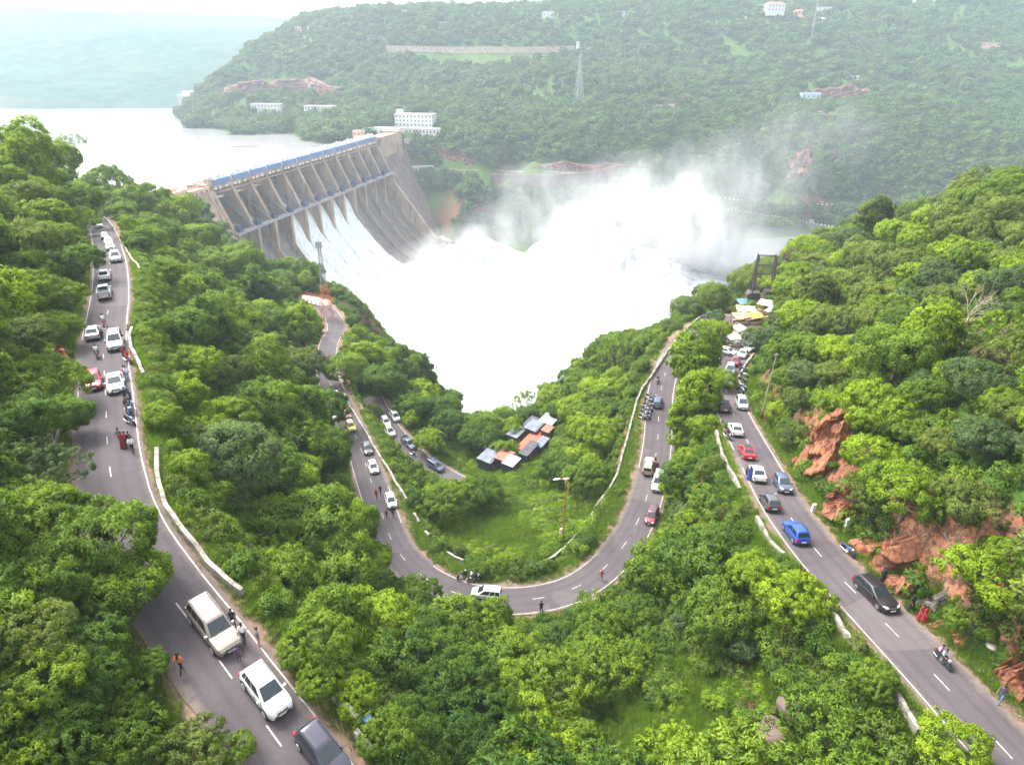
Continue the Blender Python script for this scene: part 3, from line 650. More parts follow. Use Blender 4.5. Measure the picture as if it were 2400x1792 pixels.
HERO = """105 345 62 bright round|30 300 45 mid round|142 312 36 olive loose|62 440 52 olive round|150 440 55 dark round|232 400 46 mid round|330 398 30 dark loose|60 525 62 olive round|150 560 62 dark round|40 620 62 mid spread|125 640 52 mid round|172 480 36 bright round
50 730 62 olive round|120 715 50 mid round|100 830 76 mid round|40 910 84 dark round|130 905 64 dark round|55 990 56 grey loose|118 1010 60 grey loose|70 1130 112 mid round|205 1175 112 mid round|90 1265 92 dark round|268 1262 92 mid round|60 1370 82 olive spread|180 1385 84 dark round|60 1480 92 mid spread|180 1480 78 dark round|270 1515 52 mid round|120 1590 92 dark round|240 1610 88 mid spread|395 1630 100 olive spread|490 1625 50 mid spread|35 1625 62 bright spread|320 1440 46 mid round
300 440 48 mid round|262 455 32 mid round|378 470 54 mid round|342 515 50 dark round|430 520 45 mid round|470 580 50 mid round|520 562 44 mid round|350 590 54 mid round|422 625 54 dark round|560 620 40 bright round|620 662 40 mid round|320 690 30 bright tall|385 722 74 dark round|480 700 70 mid round|560 702 60 dark round|652 700 48 bright tall|470 800 64 olive round|560 805 62 dark round|640 790 60 olive round|388 850 58 bright round|352 905 42 mid round|560 885 80 mid round|482 1000 126 grey round|432 930 70 bright round|622 960 80 mid round|700 890 56 dark round|690 985 70 dark round|640 1030 56 bright round|655 1140 118 mid round|742 1135 76 bright round|600 1235 108 mid round|722 1245 98 mid round|795 1215 50 mid round|680 1355 112 mid spread|785 1350 92 bright round|850 1345 70 mid round|905 1445 112 dark spread|1000 1378 86 mid round|965 1500 110 dark spread|1075 1425 74 mid round|830 1570 58 mid spread|690 1460 60 mid round|760 1480 70 bright spread
1140 1592 96 bright spread|1200 1480 84 mid spread|1285 1440 80 mid spread|1300 1352 66 mid round|1390 1330 54 mid round|1425 1235 76 mid round|1530 1215 104 dark round|1560 1330 86 mid round|1510 1140 52 mid round|1720 1285 84 bright spread|1612 1400 34 grey round|1810 1570 98 mid round|1890 1475 50 mid round|2065 1625 80 bright spread|1858 1375 44 mid spread|1040 1560 80 dark spread|1100 1500 70 mid spread|1370 1420 50 mid spread
1548 705 46 bright round|1500 785 56 bright tall|1512 862 48 bright tall|1482 922 42 bright tall|1495 1000 44 bright round|1462 1062 34 bright round|1560 820 30 mid round|1475 1110 30 mid round|1545 672 34 bright round|1520 930 36 bright round|1540 1010 34 bright round
1270 1010 76 mid round|1340 940 34 olive round|1392 762 40 bright loose|1330 765 42 bright loose|1292 850 42 bright round|1202 850 34 bright round|1242 888 40 bright round|1150 875 36 mid loose|1372 830 34 mid round|1100 925 34 mid round|960 1085 54 mid round|1042 1065 44 mid round|870 1015 36 mid round|960 765 50 mid round|880 765 42 bright round|830 820 46 dark round|902 852 46 bright round|942 885 36 mid round|1002 855 34 dark loose|802 872 42 mid round|742 790 50 mid round|795 775 40 bright tall|1180 950 40 bright round|1090 970 30 mid round|930 950 40 bright round|900 1060 46 mid round|760 690 18 mid round|1590 655 18 mid round|1690 670 20 mid round
1990 520 40 bright round|1982 590 42 bright round|1870 560 48 olive round|1820 640 42 mid round|1762 722 42 olive round|1900 700 46 olive round|2062 485 58 olive round|2152 440 50 mid round|2200 400 50 mid round|1935 762 52 olive spread|2112 825 60 grey spread|1905 995 66 bright spread|1882 1065 54 olive spread|1962 1065 86 bright spread|2042 955 50 olive spread|2135 955 60 grey round|2102 1085 70 olive spread|2150 1250 88 bright spread|2192 1195 46 bright spread|2100 1345 48 mid spread|1790 870 36 bright round|2000 452 28 olive loose|1952 508 28 dark round|1800 810 40 olive round|1640 725 30 bright loose|1765 960 22 bright round|1810 600 34 mid round|2100 560 50 mid round|2180 620 55 grey round|2040 640 45 olive round|2190 900 50 olive round|2100 740 40 olive spread|2000 850 44 mid round|1880 850 40 bright spread|2190 760 45 olive loose|1690 660 20 mid round"""
GREEN = {'dry': 'dry brown', 'bright': 'lime green', 'mid': 'fresh green', 'dark': 'dark green', 'olive': 'olive green', 'grey': 'grey green'}
SHAPE = {'round': 'round tree', 'spread': 'spreading tree', 'tall': 'tall tree', 'loose': 'open tree'}
CLEARA = np.array(CLEAR_PX)
SILU = [740, 790, 830, 880, 930, 990, 1050, 1090, 1110, 1135, 1160, 1200, 1290, 1330, 1400, 1480, 1530, 1580]
SILV = [740, 735, 745, 770, 790, 830, 870, 890, 925, 955, 925, 890, 855, 838, 770, 758, 768, 730]
TREES = []         # (x, y, zbase, crown radius, colour, kind, px radius, u, v)
for row in HERO.replace('\n', '|').split('|'):
    a, b_, c_, colr, kd = row.split(); u, v, rp = float(a)*K, float(b_)*K, float(c_)*K
    R0, hc0 = PROTO[kd][0][2:]
    t = hit(u, v, lambda t: (rp*t/F)/R0*hc0*.92, 900)
    if t is None: continue
    for _ in range(7):       # a parapet, rock face or roof the photograph shows stays in sight
        q = CLEARA; m_ = (((q[:, 0]-u)/(rp*.95))**2+((q[:, 1]-v)/(rp*.95))**2 < 1).sum()
        if m_ <= 1: break
        rp *= .86
    if m_ > 2 and rp < 22: continue
    if t > 120 and 740 < u < 1580 and v-rp < np.interp(u, SILU, SILV)-20: continue
    x, y, z = bpd(u, v, t); r = rp*t/F
    TREES.append((x, y, float(gz(x, y)), r, colr, kd, rp, u, v))
n_hero = len(TREES)
# filler trees over the near slopes; the lip above the gorge keeps the outline it has in the photograph
def fill(n_try, rlo, rhi, seed, tmin=24, tmax=430):
    rg = np.random.default_rng(seed); acc = np.array([(T[0], T[1], T[3]) for T in TREES]).reshape(-1, 3).tolist()
    u = rg.uniform(-700, 3150, n_try); t = tmin*np.exp(rg.random(n_try)**.75*math.log(tmax/tmin))
    # uniform-ish sampling of the ground inside the frustum
    X = (u-1200)/F*t; Y = np.sqrt(rg.random(n_try))*330
    X = (u-1200)/F*(Y*1.12+8)
    D, _ = road_dist(np.c_[X, Y]); Z = gz(X, Y)
    rr = rg.uniform(rlo, rhi, n_try)
    for i in range(n_try):
        r = rr[i]; x, y, z = X[i], Y[i], Z[i]
        if y < 14 or D[i] < 1.0+.62*r or z < RIVER_Z+14: continue
        U, V, T_ = proj((x, y, z+r*1.15)); rp = r*F/T_
        if T_ < 20 or V < -200 or V > 2000 or U < -750 or U > 3250: continue
        # keep the dam, the gorge and the reservoir open
        if (x < -115 and y > 250) or (y > 262 and z < CAMZ-125) : continue
        if in_meadow(U, V+rp*.5): continue
        if T_ > 120 and 740 < U < 1580 and (V-rp*1.05 < np.interp([U-rp*.6, U, U+rp*.6], SILU, SILV)-4).any(): continue
        if T_ < 205 and poly_in(np.array([U, U, U]), np.array([V, V-rp*.7, V+rp*.5]), NOTREE[0]).any(): continue
        A = np.array(acc) if len(acc) else np.zeros((0, 3))
        if len(A) and np.min(np.hypot(A[:, 0]-x, A[:, 1]-y)-.66*(A[:, 2]+r)) < 0: continue
        k = KEEPA
        near = (np.abs(k[:, 0]-U) < rp*1.02) & (np.abs(k[:, 1]-V) < rp*1.05) & (k[:, 2] > T_-3)
        if np.any(near & (((k[:, 0]-U)/(rp*1.0))**2+((k[:, 1]-V)/(rp*1.05))**2 < 1)): continue
        nz = float(vnoise(np.array([[x/22, y/22]]), 31)[0])+rg.normal()*.45
        right = U > 1560 and not (1430 < U < 1650 and V > 1000)
        if right: colr = ('dry' if rg.random() < .06 else ['grey', 'olive', 'olive', 'bright', 'mid', 'bright'][int(np.clip((nz+1)*3, 0, 5))])
        else: colr = ['dark', 'dark', 'mid', 'mid', 'bright'][int(np.clip((nz+1)*2.5, 0, 4))]
        kd = rg.choice(['round', 'spread', 'loose', 'tall'], p=[.5, .34, .11, .05] if right else [.66, .2, .06, .08])
        acc.append((x, y, r)); TREES.append((x, y, z, r, colr, kd, rp, U, V))
fill(7400, 3.6, 5.2, 41); fill(12800, 2.2, 3.4, 42); fill(12800, 1.5, 2.2, 43)
vis = [i for i, T in enumerate(TREES) if -60 < T[7] < 2460 and T[8] < 1850 and T[8]+T[6] > 0]
order = sorted(vis, key=lambda i: -TREES[i][6]-(6 if i < n_hero else 0))
SOLO = order[:298]; REST = [i for i in range(len(TREES)) if i not in set(SOLO)]
print('trees', len(TREES), 'hero', n_hero, 'solo', len(SOLO))
TREE_OBJS = []
kcount = {}
for i in SOLO:
    x, y, z, r, colr, kd, rp, u, v = TREES[i]
    P = PROTO[kd]; kcount[kd] = kcount.get(kd, 0)+1; cm, tm, R0, hc = P[kcount[kd] % len(P)]
    root = empty('tree', (x, y, z-.15), random.random()*6.28, None, 'tree', 'trees on the near slopes')
    s = r/R0; sz = s*random.uniform(.92, 1.12)
    root.scale = (s, s, sz)
    c = link('crown', cm, root); c.material_slots[0].link = 'OBJECT'; c.material_slots[0].material = LEAF[colr]
    tk = link('trunk', tm, root)
    TREE_OBJS.append((root, colr, kd, rp, u, v, r))
# the rest of the near wood, too many to single out
def mass(name, idx, coll):
    if not idx: return
    A = np.array([(TREES[i][0], TREES[i][1], TREES[i][2]-.2, TREES[i][3]/4.2) for i in idx]); return scatter(name, A[:, :3], A[:, 3], coll, 3)
mass('near_wood', [i for i in REST if TREES[i][7] < 1560], COL_MID)
mass('near_hill_wood', [i for i in REST if TREES[i][7] >= 1560], COL_MIDR)
# undergrowth and scrub
WP = np.array([bpd(u, v, hit(u, v, .4, 600, 20) or 100)[:2] for px_, _l in WALLS for u, v in lerp_pts(px_, 10)])
def wall_clear(X, Y, d=1.15):
    out = np.ones(len(X), bool)
    for i in range(0, len(X), 4000):
        q = np.c_[X[i:i+4000], Y[i:i+4000]]; out[i:i+4000] = np.sqrt(((q[:, None]-WP[None])**2).sum(-1)).min(1) > d
    return out
rg = np.random.default_rng(77)
def ground_points(n, ymax, seed, dmin):
    rg = np.random.default_rng(seed); Y = ymax*rg.random(n)**.62; u = rg.uniform(-650, 3100, n); X = (u-1200)/F*(Y*1.12+8)
    D, _ = road_dist(np.c_[X, Y]); Z = gz(X, Y); U, V, T_ = proj(np.c_[X, Y, Z])
    ok = (D > dmin) & (Y > 12) & (V < 1900) & (V > -50) & (Z > RIVER_Z+8) & ~((X < -118) & (Y > 330))
    return X[ok], Y[ok], Z[ok], U[ok], V[ok], D[ok]
X, Y, Z, U, V, D = ground_points(46000, 330, 5, 2.0); md = in_meadow(U, V)
ks = vnoise(np.c_[X, Y]/6.0, 9) > -.85
A = ~md & ks & wall_clear(X, Y) & ~poly_in(U, V, NOTREE[0]); s = rng.uniform(.5, 1.35, len(X))
scatter('undergrowth', np.c_[X, Y, Z][A], s[A], COL_SHR, 4)
X4, Y4, Z4, U4, V4, D4 = ground_points(84000, 200, 15, 1.6)
sl4 = np.hypot(gz(X4+.8, Y4)-gz(X4-.8, Y4), gz(X4, Y4+.8)-gz(X4, Y4-.8))/1.6
k4 = (sl4 > .75) & ((U4 < 1740) | ((U4 < 2080) & (V4 > 1330) & (U4-1740 < (V4-1150)*.9))) & wall_clear(X4, Y4) & ~poly_in(U4, V4, NOTREE[0])
scatter('bank_shrubs', np.c_[X4, Y4, Z4][k4], rng.uniform(.35, 1.0, k4.sum()), COL_SHR, 14)
X2, Y2, Z2, U2, V2, D2 = ground_points(130000, 170, 6, 1.4); m2 = in_meadow(U2, V2) | (D2 < 3.4)
m2 |= poly_in(U2, V2, NOTREE[0])
m2 &= wall_clear(X2, Y2, .9)
m2 &= (vnoise(np.c_[X2, Y2]/3.5, 19) > -.5)
s2 = rng.uniform(.22, .85, len(X2))*np.where(D2 < 3.4, .5, 1)*np.clip(.75+.7*vnoise(np.c_[X2, Y2]/6.0, 20), .3, 1.4)*np.where(poly_in(U2, V2, MEADOW[1]), 1.45, 1)
scatter('meadow_scrub', np.c_[X2, Y2, Z2][m2], s2[m2], COL_SCR, 5)
X3, Y3, Z3, U3, V3, D3 = ground_points(235000, 150, 8, .75); m3 = ((in_meadow(U3, V3) | poly_in(U3, V3, NOTREE[0])) & (rng.random(len(X3)) < .75)) | (D3 < 3.2)
s3_ = 0
scatter('grass', np.c_[X3, Y3, Z3][m3], rng.uniform(.4, 1.1, m3.sum()), COL_GRS, 6)
# ================================================================== the dam
m_conc, t, b = nmat("stained_concrete"); pos = nd(t, 'ShaderNodeNewGeometry').outputs['Position']
mp = nd(t, 'ShaderNodeMapping'); mp.inputs['Scale'].default_value = (.22, .22, .035); t.links.new(pos, mp.inputs[0])
s1 = noise(t, 1.0, 7, .7, mp.outputs[0]); s2 = noise(t, .06, 6, .65, pos); s3 = noise(t, .9, 6, .7, pos)
c = ramp(t, s2, [(.3, (.26, .18, .13)), (.55, (.38, .275, .205)), (.75, (.46, .35, .27))])
c = mix(t, ramp(t, s1, [(.49, 0), (.68, .85)]), c, (.11, .08, .065))
c = mix(t, ramp(t, s3, [(.6, 0), (.8, .35)]), c, (.22, .18, .16))
t.links.new(c, b.inputs['Base Color']); b.inputs['Roughness'].default_value = .9; b.inputs['Specular IOR Level'].default_value = .2
m_wet, t, b = nmat("wet_dark_concrete"); pos = nd(t, 'ShaderNodeNewGeometry').outputs['Position']
mp = nd(t, 'ShaderNodeMapping'); mp.inputs['Scale'].default_value = (.3, .3, .05); t.links.new(pos, mp.inputs[0])
t.links.new(ramp(t, noise(t, 1.0, 7, .7, mp.outputs[0]), [(.3, (.075, .062, .056)), (.55, (.135, .115, .10)), (.78, (.25, .21, .175))]), b.inputs['Base Color']); b.inputs['Roughness'].default_value = .6
m_brown = mat("brown_stained_masonry", (.155, .115, .10), .95, var=.4, vscale=.15, bump=.4, bscale=1.5, spec=.1)
m_cap = mat("pale_concrete", (.40, .34, .29), .9, var=.25, vscale=.4, spec=.2)
m_blue = mat("blue_painted_steel", (.10, .17, .36), .5, var=.3, vscale=.8)
m_blued = mat("dark_blue_steel", (.025, .036, .10), .5, var=.3, vscale=1.5)
m_steel = mat("grey_blue_steel", (.20, .20, .235), .55, var=.25, vscale=.5)
m_walk = mat("walkway_concrete", (.24, .22, .22), .85, var=.3, vscale=.4)
m_gate = mat("weathered_gate_steel", (.20, .19, .20), .6, var=.35, vscale=.3)
m_white = mat("white_wall_paint", (.66, .65, .62), .8, var=.08, vscale=.6)
m_pink = mat("pink_plaster", (.66, .42, .32), .85, var=.15, vscale=.5)
m_dark = mat("dark_opening", (.025, .028, .032), .4)
NB = 12; BAY = DLEN/NB; PT = 3.0
DAM = empty('dam', dam(0, 0, 0), 0, 'long concrete dam with twelve gate bays and sloping buttress piers across the gorge', 'dam')
DAM.location = (0, 0, 0)
def dbox(mb, s0, s1, d0, d1, z0, z1): return mb.prism([(d0, z0), (d1, z0), (d1, z1), (d0, z1)], lambda a, b, t: dam(t, a, b), s0, s1)
def dprism(mb, poly, s0, s1): return mb.prism(poly, lambda a, b, t: dam(t, a, b), s0, s1)
def chute(dd):     # spillway surface, z as a function of d
    return np.interp(dd, [-16, -11, -6, 0, 7, 12, 17, 24, 34, 46, 56, 62, 67, 72, 76], [-40, -27, -26, -29, -37, -45, -57, -68, -80, -92, -99.5, -102.3, -103, -101.6, -99])
# spillway body
dd = np.r_[np.linspace(-16, 30, 47), np.linspace(31, 76, 46)]
prof = [(float(a), float(chute(a))) for a in dd]
dprism(MB(), prof+[(76, -122), (-16, -122)], 0, DLEN).build('spillway', m_wet, DAM, True)
pier_poly = [(-16, 1.2), (2.0, 1.2), (3.0, -2), (15.6, -29.5), (17.4, -30.5), (17.6, -58), (-16, -58)]
for k in range(NB+1):
    s = k*BAY
    b_ = MB(); dprism(b_, pier_poly, s-PT/2, s+PT/2)
    long = k in (1, 2, 3)
    zb = -78 if long else -63
    dprism(b_, [(9, -40), (17.4, -31.6), (18.0, zb+3), (17.0, zb-9), (9, zb-12)], s-PT/2+.3, s+PT/2-.3)
    dprism(b_, [(17.2, -31.5), (19.4, -31.5), (19.2, zb+6), (17.6, zb-2)], s-1.5, s+1.5)
    p = b_.build('pier', m_conc, DAM)
    MB().tube([dam(s, 18.5, -30), dam(s, 18.6, -33)], .9, 8).build('trunnion_block', m_conc, p)
    # low dividing ribs on the dry chutes
    if k in (0, 1, 2, 3, 8, 9, 10, 11, 12):
        z = [(float(a), float(chute(a))-1.5) for a in np.linspace(16, 62, 14)]; zt = [(a, c+2.8+.14*(62-a)) for a, c in z][::-1]
        w_ = 1.1 if k not in (0, 12) else 2.0
        if k not in (0, 12): dprism(MB(), z+zt, s-w_/2, s+w_/2).build('chute_rib', m_conc, DAM)
for k, sg in ((0, -1), (12, 1)):      # high training walls at both ends
    s = k*BAY+sg*.2; z = [(float(a), float(chute(a))-8) for a in np.linspace(14, 68, 20)]; zt = [(a, max(-96.0, -32-(a-14)*1.31)) for a in np.linspace(14, 68, 20)][::-1]
    dprism(MB(), z+zt, s-2.2, s+2.2).build('training_wall', m_conc, DAM)
# radial gates with arms and trunnions
for k in range(NB):
    s0, s1 = k*BAY+PT/2+.05, (k+1)*BAY-PT/2-.05; up = 5.0 if 3 <= k <= 7 else 0.0
    rows = []
    for q in np.linspace(0, 1, 9):
        a = R(-58+ 62*q); z = -26+up+22.5*q; d = -7.0-4.5*math.sin(math.pi*(q*.5))*.8
        rows.append([dam(s0, d, z), dam(s1, d, z)])
    g = MB().grid(rows).build('gate', m_gate, DAM); so_ = g.modifiers.new('thick', 'SOLIDIFY'); so_.thickness = .5
    for sx in (s0+1.4, s1-1.4):
        MB().bar(dam(sx, -9, -9), dam(sx, 16.5, -29), .8, .8).build('gate_arm', m_steel, g)
        MB().bar(dam(sx, -7, -22), dam(sx, 16.5, -29.4), .8, .8).build('gate_arm', m_steel, g)
    b_ = MB()
    for q in range(4): dbox(b_, s0, s1, -7.4-q*.9, -6.3-q*.9, -23+up+q*5.2, -22.5+up+q*5.2)
    b_.build('gate_beam', m_steel, g)
    for sx in (s0+1.6,):
        b_ = MB(); dbox(b_, sx-2.6, sx+2.4, 14.8, 18.6, -30.4, -27.2); dbox(b_, sx-1.9, sx+1.6, 15.4, 17.9, -27.2, -25.6)
        MBc = b_.build('trunnion_machine', m_blued, DAM)
        b2 = MB()
        for q in range(5): b2.bar(dam(sx-2.4+q*1.1, 18.7, -30.2), dam(sx-2.0+q*1.1, 18.8, -27.6), .22)
        b2.build('frame', m_blue, MBc)
# trunnion walkway
b_ = MB(); dbox(b_, -3, DLEN+3, 14.6, 20.2, -31.8, -30.6); wk = b_.build('walkway', m_walk, DAM)
b_ = MB()
for q in np.arange(-3, DLEN+3, 3.0): b_.bar(dam(q, 20.0, -30.6), dam(q, 20.0, -29.4), .10)
for z in (-29.45, -30.0): b_.bar(dam(-3, 20.0, z), dam(DLEN+3, 20.0, z), .09)
b_.build('railing', m_walk, wk)
# hoist deck on the crest
b_ = MB(); dbox(b_, -4, DLEN+5, -8, 3.2, 1.2, 2.6)
for q in (-8.2, 2.9): dbox(b_, -4, DLEN+5, q, q+.4, 2.6, 3.3)
b_.build('crest_deck', m_cap, DAM)
b_ = MB(); dbox(b_, 0, DLEN, 3.2, 4.4, -1.5, 1.0); dbox(b_, 0, DLEN, 2.0, 3.4, -4.6, -3.6); b_.build('service_beam', m_conc, DAM)
for k in range(NB):
    s0, s1 = k*BAY+1.8, (k+1)*BAY-1.8
    b_ = MB(); dbox(b_, s0, s1, 1.6, 4.0, .8, 4.6); dbox(b_, s0, s1, -2.4, -1.2, 2.6, 4.6); dbox(b_, s0, s1, -1.2, 1.6, 4.1, 4.6); br = b_.build('hoist_bridge', m_blue, DAM)
    for q, (wd_, hh) in enumerate(((3.0, 2.0), (4.2, 2.7), (3.0, 2.0))):
        s = s0+2.2+q*(s1-s0-4.4)/2
        b_ = MB(); dbox(b_, s-wd_/2, s+wd_/2, -1.4, 1.6, 4.6, 4.6+hh); dbox(b_, s-.5, s+.5, -.7, .7, 4.6+hh, 5.4+hh); b_.build('hoist_housing', m_white, br)
    b_ = MB()
    for q in np.arange(s0, s1, 1.5): b_.bar(dam(q, 4.1, 4.6), dam(q, 4.1, 5.9), .10)
    b_.bar(dam(s0, 4.1, 5.9), dam(s1, 4.1, 5.9), .10); b_.bar(dam(s0, 4.1, 5.25), dam(s1, 4.1, 5.25), .10); b_.build('railing', m_white, br)
    s = k*BAY; b_ = MB(); dbox(b_, s-1.7, s+1.7, -1.6, 2.6, 2.6, 5.2); dbox(b_, s-1.2, s+1.2, -.9, 1.7, 5.2, 6.0); b_.build('motor_house', m_white if k else m_conc, DAM)
    for e, sx in enumerate((s+1.9, s+BAY*.3, s+BAY*.62)):
        b_ = MB(); b_.bar(dam(sx, 3.9, -1.2), dam(sx, 3.9, .8), .5); dbox(b_, sx-.9, sx+.9, 3.9, 5.0, -1.6, -.1); b_.build('white_tank', m_white, DAM)
# left and right concrete blocks
lp = [(-8, -3.5), (4, -3.5), (5, -8), (16, -31), (34, -58), (50, -80), (50, -125), (-8, -125)]
b_ = MB(); dprism(b_, lp, -82, -PT/2-.01); dprism(b_, [(-8, -3.5), (-7.4, -3.5), (-7.4, -2), (-8, -2)], -82, -2); dprism(b_, [(3.4, -3.5), (4, -3.5), (4, -2), (3.4, -2)], -82, -2); b_.build('left_block', m_conc, DAM)
b_ = MB(); dbox(b_, DLEN+PT/2+.01, DLEN+46, -8, 6, -17, 3.0); b_.build('right_parapet_wall', m_conc, DAM)
rp_ = [(-8, -17.01), (6, -17.01), (9, -24), (64, -104), (64, -125), (-8, -125)]
b_ = MB(); dprism(b_, rp_, DLEN+2.5, DLEN+70); b_.build('right_block', m_brown, DAM)
b_ = MB(); dbox(b_, DLEN+44, DLEN+54, -10, 8, -30, 5); b_.build('end_pillar', m_conc, DAM)
b_ = MB(); dbox(b_, DLEN+4, DLEN+40, 60, 88, -103, -99.5); dbox(b_, DLEN+34, DLEN+42, 74, 90, -103, -97); b_.build('toe_platform', m_cap, DAM)
# ================================================================== spilling water
m_foam, t, b = nmat("white_water"); pos = nd(t, 'ShaderNodeNewGeometry').outputs['Position']
mp = nd(t, 'ShaderNodeMapping'); mp.inputs['Scale'].default_value = (.5, .5, .02); t.links.new(pos, mp.inputs[0])
t.links.new(ramp(t, noise(t, 1.0, 6, .65, mp.outputs[0]), [(.3, (.46, .49, .505)), (.6, (.72, .74, .74))]), b.inputs['Base Color']); b.inputs['Roughness'].default_value = .8; b.inputs['Specular IOR Level'].default_value = .1
b.inputs['Subsurface Weight'].default_value = .0
for k in range(3, 8):
    rg = np.random.default_rng(900+k); s0, s1 = k*BAY+PT/2-.2, (k+1)*BAY-PT/2+.2; rows = []
    for q in np.linspace(0, 1, 90):
        d = -3+q*98; base = float(chute(min(d, 76)))
        if d > 70: base = float(chute(70))+ (d-70)*.35-((d-70)**2)*.008
        sp = np.clip((d-17)/7, 0, 1)*PT*.62+np.clip((d-62)/30, 0, 1)*3.0
        n = 22; row = []
        for j in range(n):
            e = j/(n-1); s = s0-sp+(s1-s0+2*sp)*e
            th = 2.2+.9*math.sin(math.pi*e)+ (1.0+2.2*q)*float(fbm(np.array([[e*7+k*3, d/14.0-e*2]]), 4, 60+k)[0]) + np.clip((d-55)/25, 0, 1)*3*abs(float(fbm(np.array([[e*5+k*5, d/6.0]]), 3, 70)[0]))
            th *= 1 if 0 < j < n-1 else .2
            row.append(dam(s, d+th*.75, base+th*.62))
        rows.append(row)
    o = MB().grid(rows).build('falling_water', m_foam, None, 70); so_ = o.modifiers.new('thick', 'SOLIDIFY'); so_.thickness = 1.0; so_.offset = -1
    tag(o, kind='structure')
# ------------------------------------------------------------------ the river of foam and the boiling mounds
MOUNDS = []       # (u, v of the crest in the photo, depth, sx, sy, extra)
def addm(u, v, t, sx, sy, pw=1.0):
    x, y, z = bpd(u, v, t); MOUNDS.append((x, y, z-RIVER_Z, sx, sy, pw))
addm(985, 640, 600, 17, 20); addm(1035, 595, 612, 19, 22); addm(1090, 574, 618, 20, 25); addm(1140, 568, 622, 18, 24); addm(1185, 588, 622, 15, 22)
addm(1270, 580, 610, 16, 24); addm(1320, 546, 610, 20, 26); addm(1380, 533, 606, 22, 28); addm(1440, 546, 606, 22, 26); addm(1510, 590, 606, 24, 26); addm(1590, 640, 600, 26, 28)
addm(1100, 640, 575, 30, 22); addm(1330, 620, 565, 40, 26); addm(930, 690, 560, 18, 20); addm(1020, 680, 560, 24, 20); addm(870, 700, 560, 14, 18)
addm(1200, 720, 520, 40, 24); addm(1460, 690, 530, 36, 24); addm(1040, 760, 500, 28, 20)
fx = np.linspace(-165, 330, 300); fy = np.linspace(318, 905, 300); FX, FY = np.meshgrid(fx, fy); FXY = np.c_[FX.ravel(), FY.ravel()]
# the gorge bends away to the right: turbulent near the dam, calmer downstream
turb = np.clip(1.15-np.hypot((FXY[:, 0]-0)/230, (FXY[:, 1]-560)/330), 0, 1)
zz = RIVER_Z+turb*(2.2*fbm(FXY/16.0, 5, 80)+3.0*np.abs(fbm(FXY/30.0, 4, 81)))
mz = np.zeros(len(FXY))
for x, y, h, sx, sy, pw in MOUNDS:
    wx = FXY[:, 0]+6*fbm(FXY/14.0, 3, 84); wy = FXY[:, 1]+6*fbm(FXY/14.0, 3, 85)
    e = ((wx-x)/sx)**2+((wy-y)/sy)**2
    mz = mz+(h*np.exp(-e*.42))**4
mz = mz**.25
wv = FXY+4*np.stack([fbm(FXY/18.0, 3, 86), fbm(FXY/18.0, 3, 87)], 1)
bil = 4.6*np.abs(vnoise(wv/21.0, 82))+2.6*np.abs(vnoise(wv/10.0, 83))+1.5*np.abs(vnoise(wv/5.2, 88))+.6*np.abs(vnoise(wv/2.9, 89))
zz = zz+mz*1.0+np.clip(mz/14, .18, 1)*(bil-2.6)*.6*np.clip(turb*3, 0, 1)
m_river, t, b = nmat("foaming_river_water"); pos = nd(t, 'ShaderNodeNewGeometry').outputs['Position']
fo = nd(t, 'ShaderNodeAttribute', attribute_name='foam').outputs['Fac']
n1 = noise(t, .035, 8, .68, pos); n2 = noise(t, .25, 6, .7, pos)
fm = math_n(t, 'ADD', fo, math_n(t, 'MULTIPLY', math_n(t, 'SUBTRACT', n1, .5), .9))
foamc = mix(t, ramp(t, n2, [(.35, .6), (.6, 0)]), (.47, .48, .48), (.32, .335, .325))
bu = nd(t, 'ShaderNodeBump', Strength=.9, Distance=2.5); t.links.new(noise(t, .16, 7, .7, pos), bu.inputs['Height']); t.links.new(bu.outputs[0], b.inputs['Normal'])
t.links.new(mix(t, ramp(t, fm, [(.30, 0), (.62, 1)]), (.11, .12, .13), foamc), b.inputs['Base Color'])
t.links.new(ramp(t, fm, [(.3, .25), (.6, .85)]), b.inputs['Roughness']); b.inputs['Specular IOR Level'].default_value = .3
me = np_mesh('foaming_river', np.c_[FXY, zz], (lambda q: np.stack([q, q+1, q+301, q+300], 1))((np.arange(299)[:, None]*300+np.arange(299)[None]).ravel()), [m_river], True)
foam = np.clip(1.25-np.hypot((FXY[:, 0]-0)/(165+30*(FXY[:, 1] < 480)), (FXY[:, 1]-510)/290)*.85, 0, 1.2)
at = me.attributes.new('foam', 'FLOAT', 'POINT'); at.data.foreach_set('value', foam.astype(np.float32))
tag(link('foaming_river', me), kind='structure')
tag(MB().box((150, 900, RIVER_Z-3.2), (1500, 1200, 2)).build('river', mat('grey_river_water', (.20, .22, .235), .25)), kind='structure') if False else None
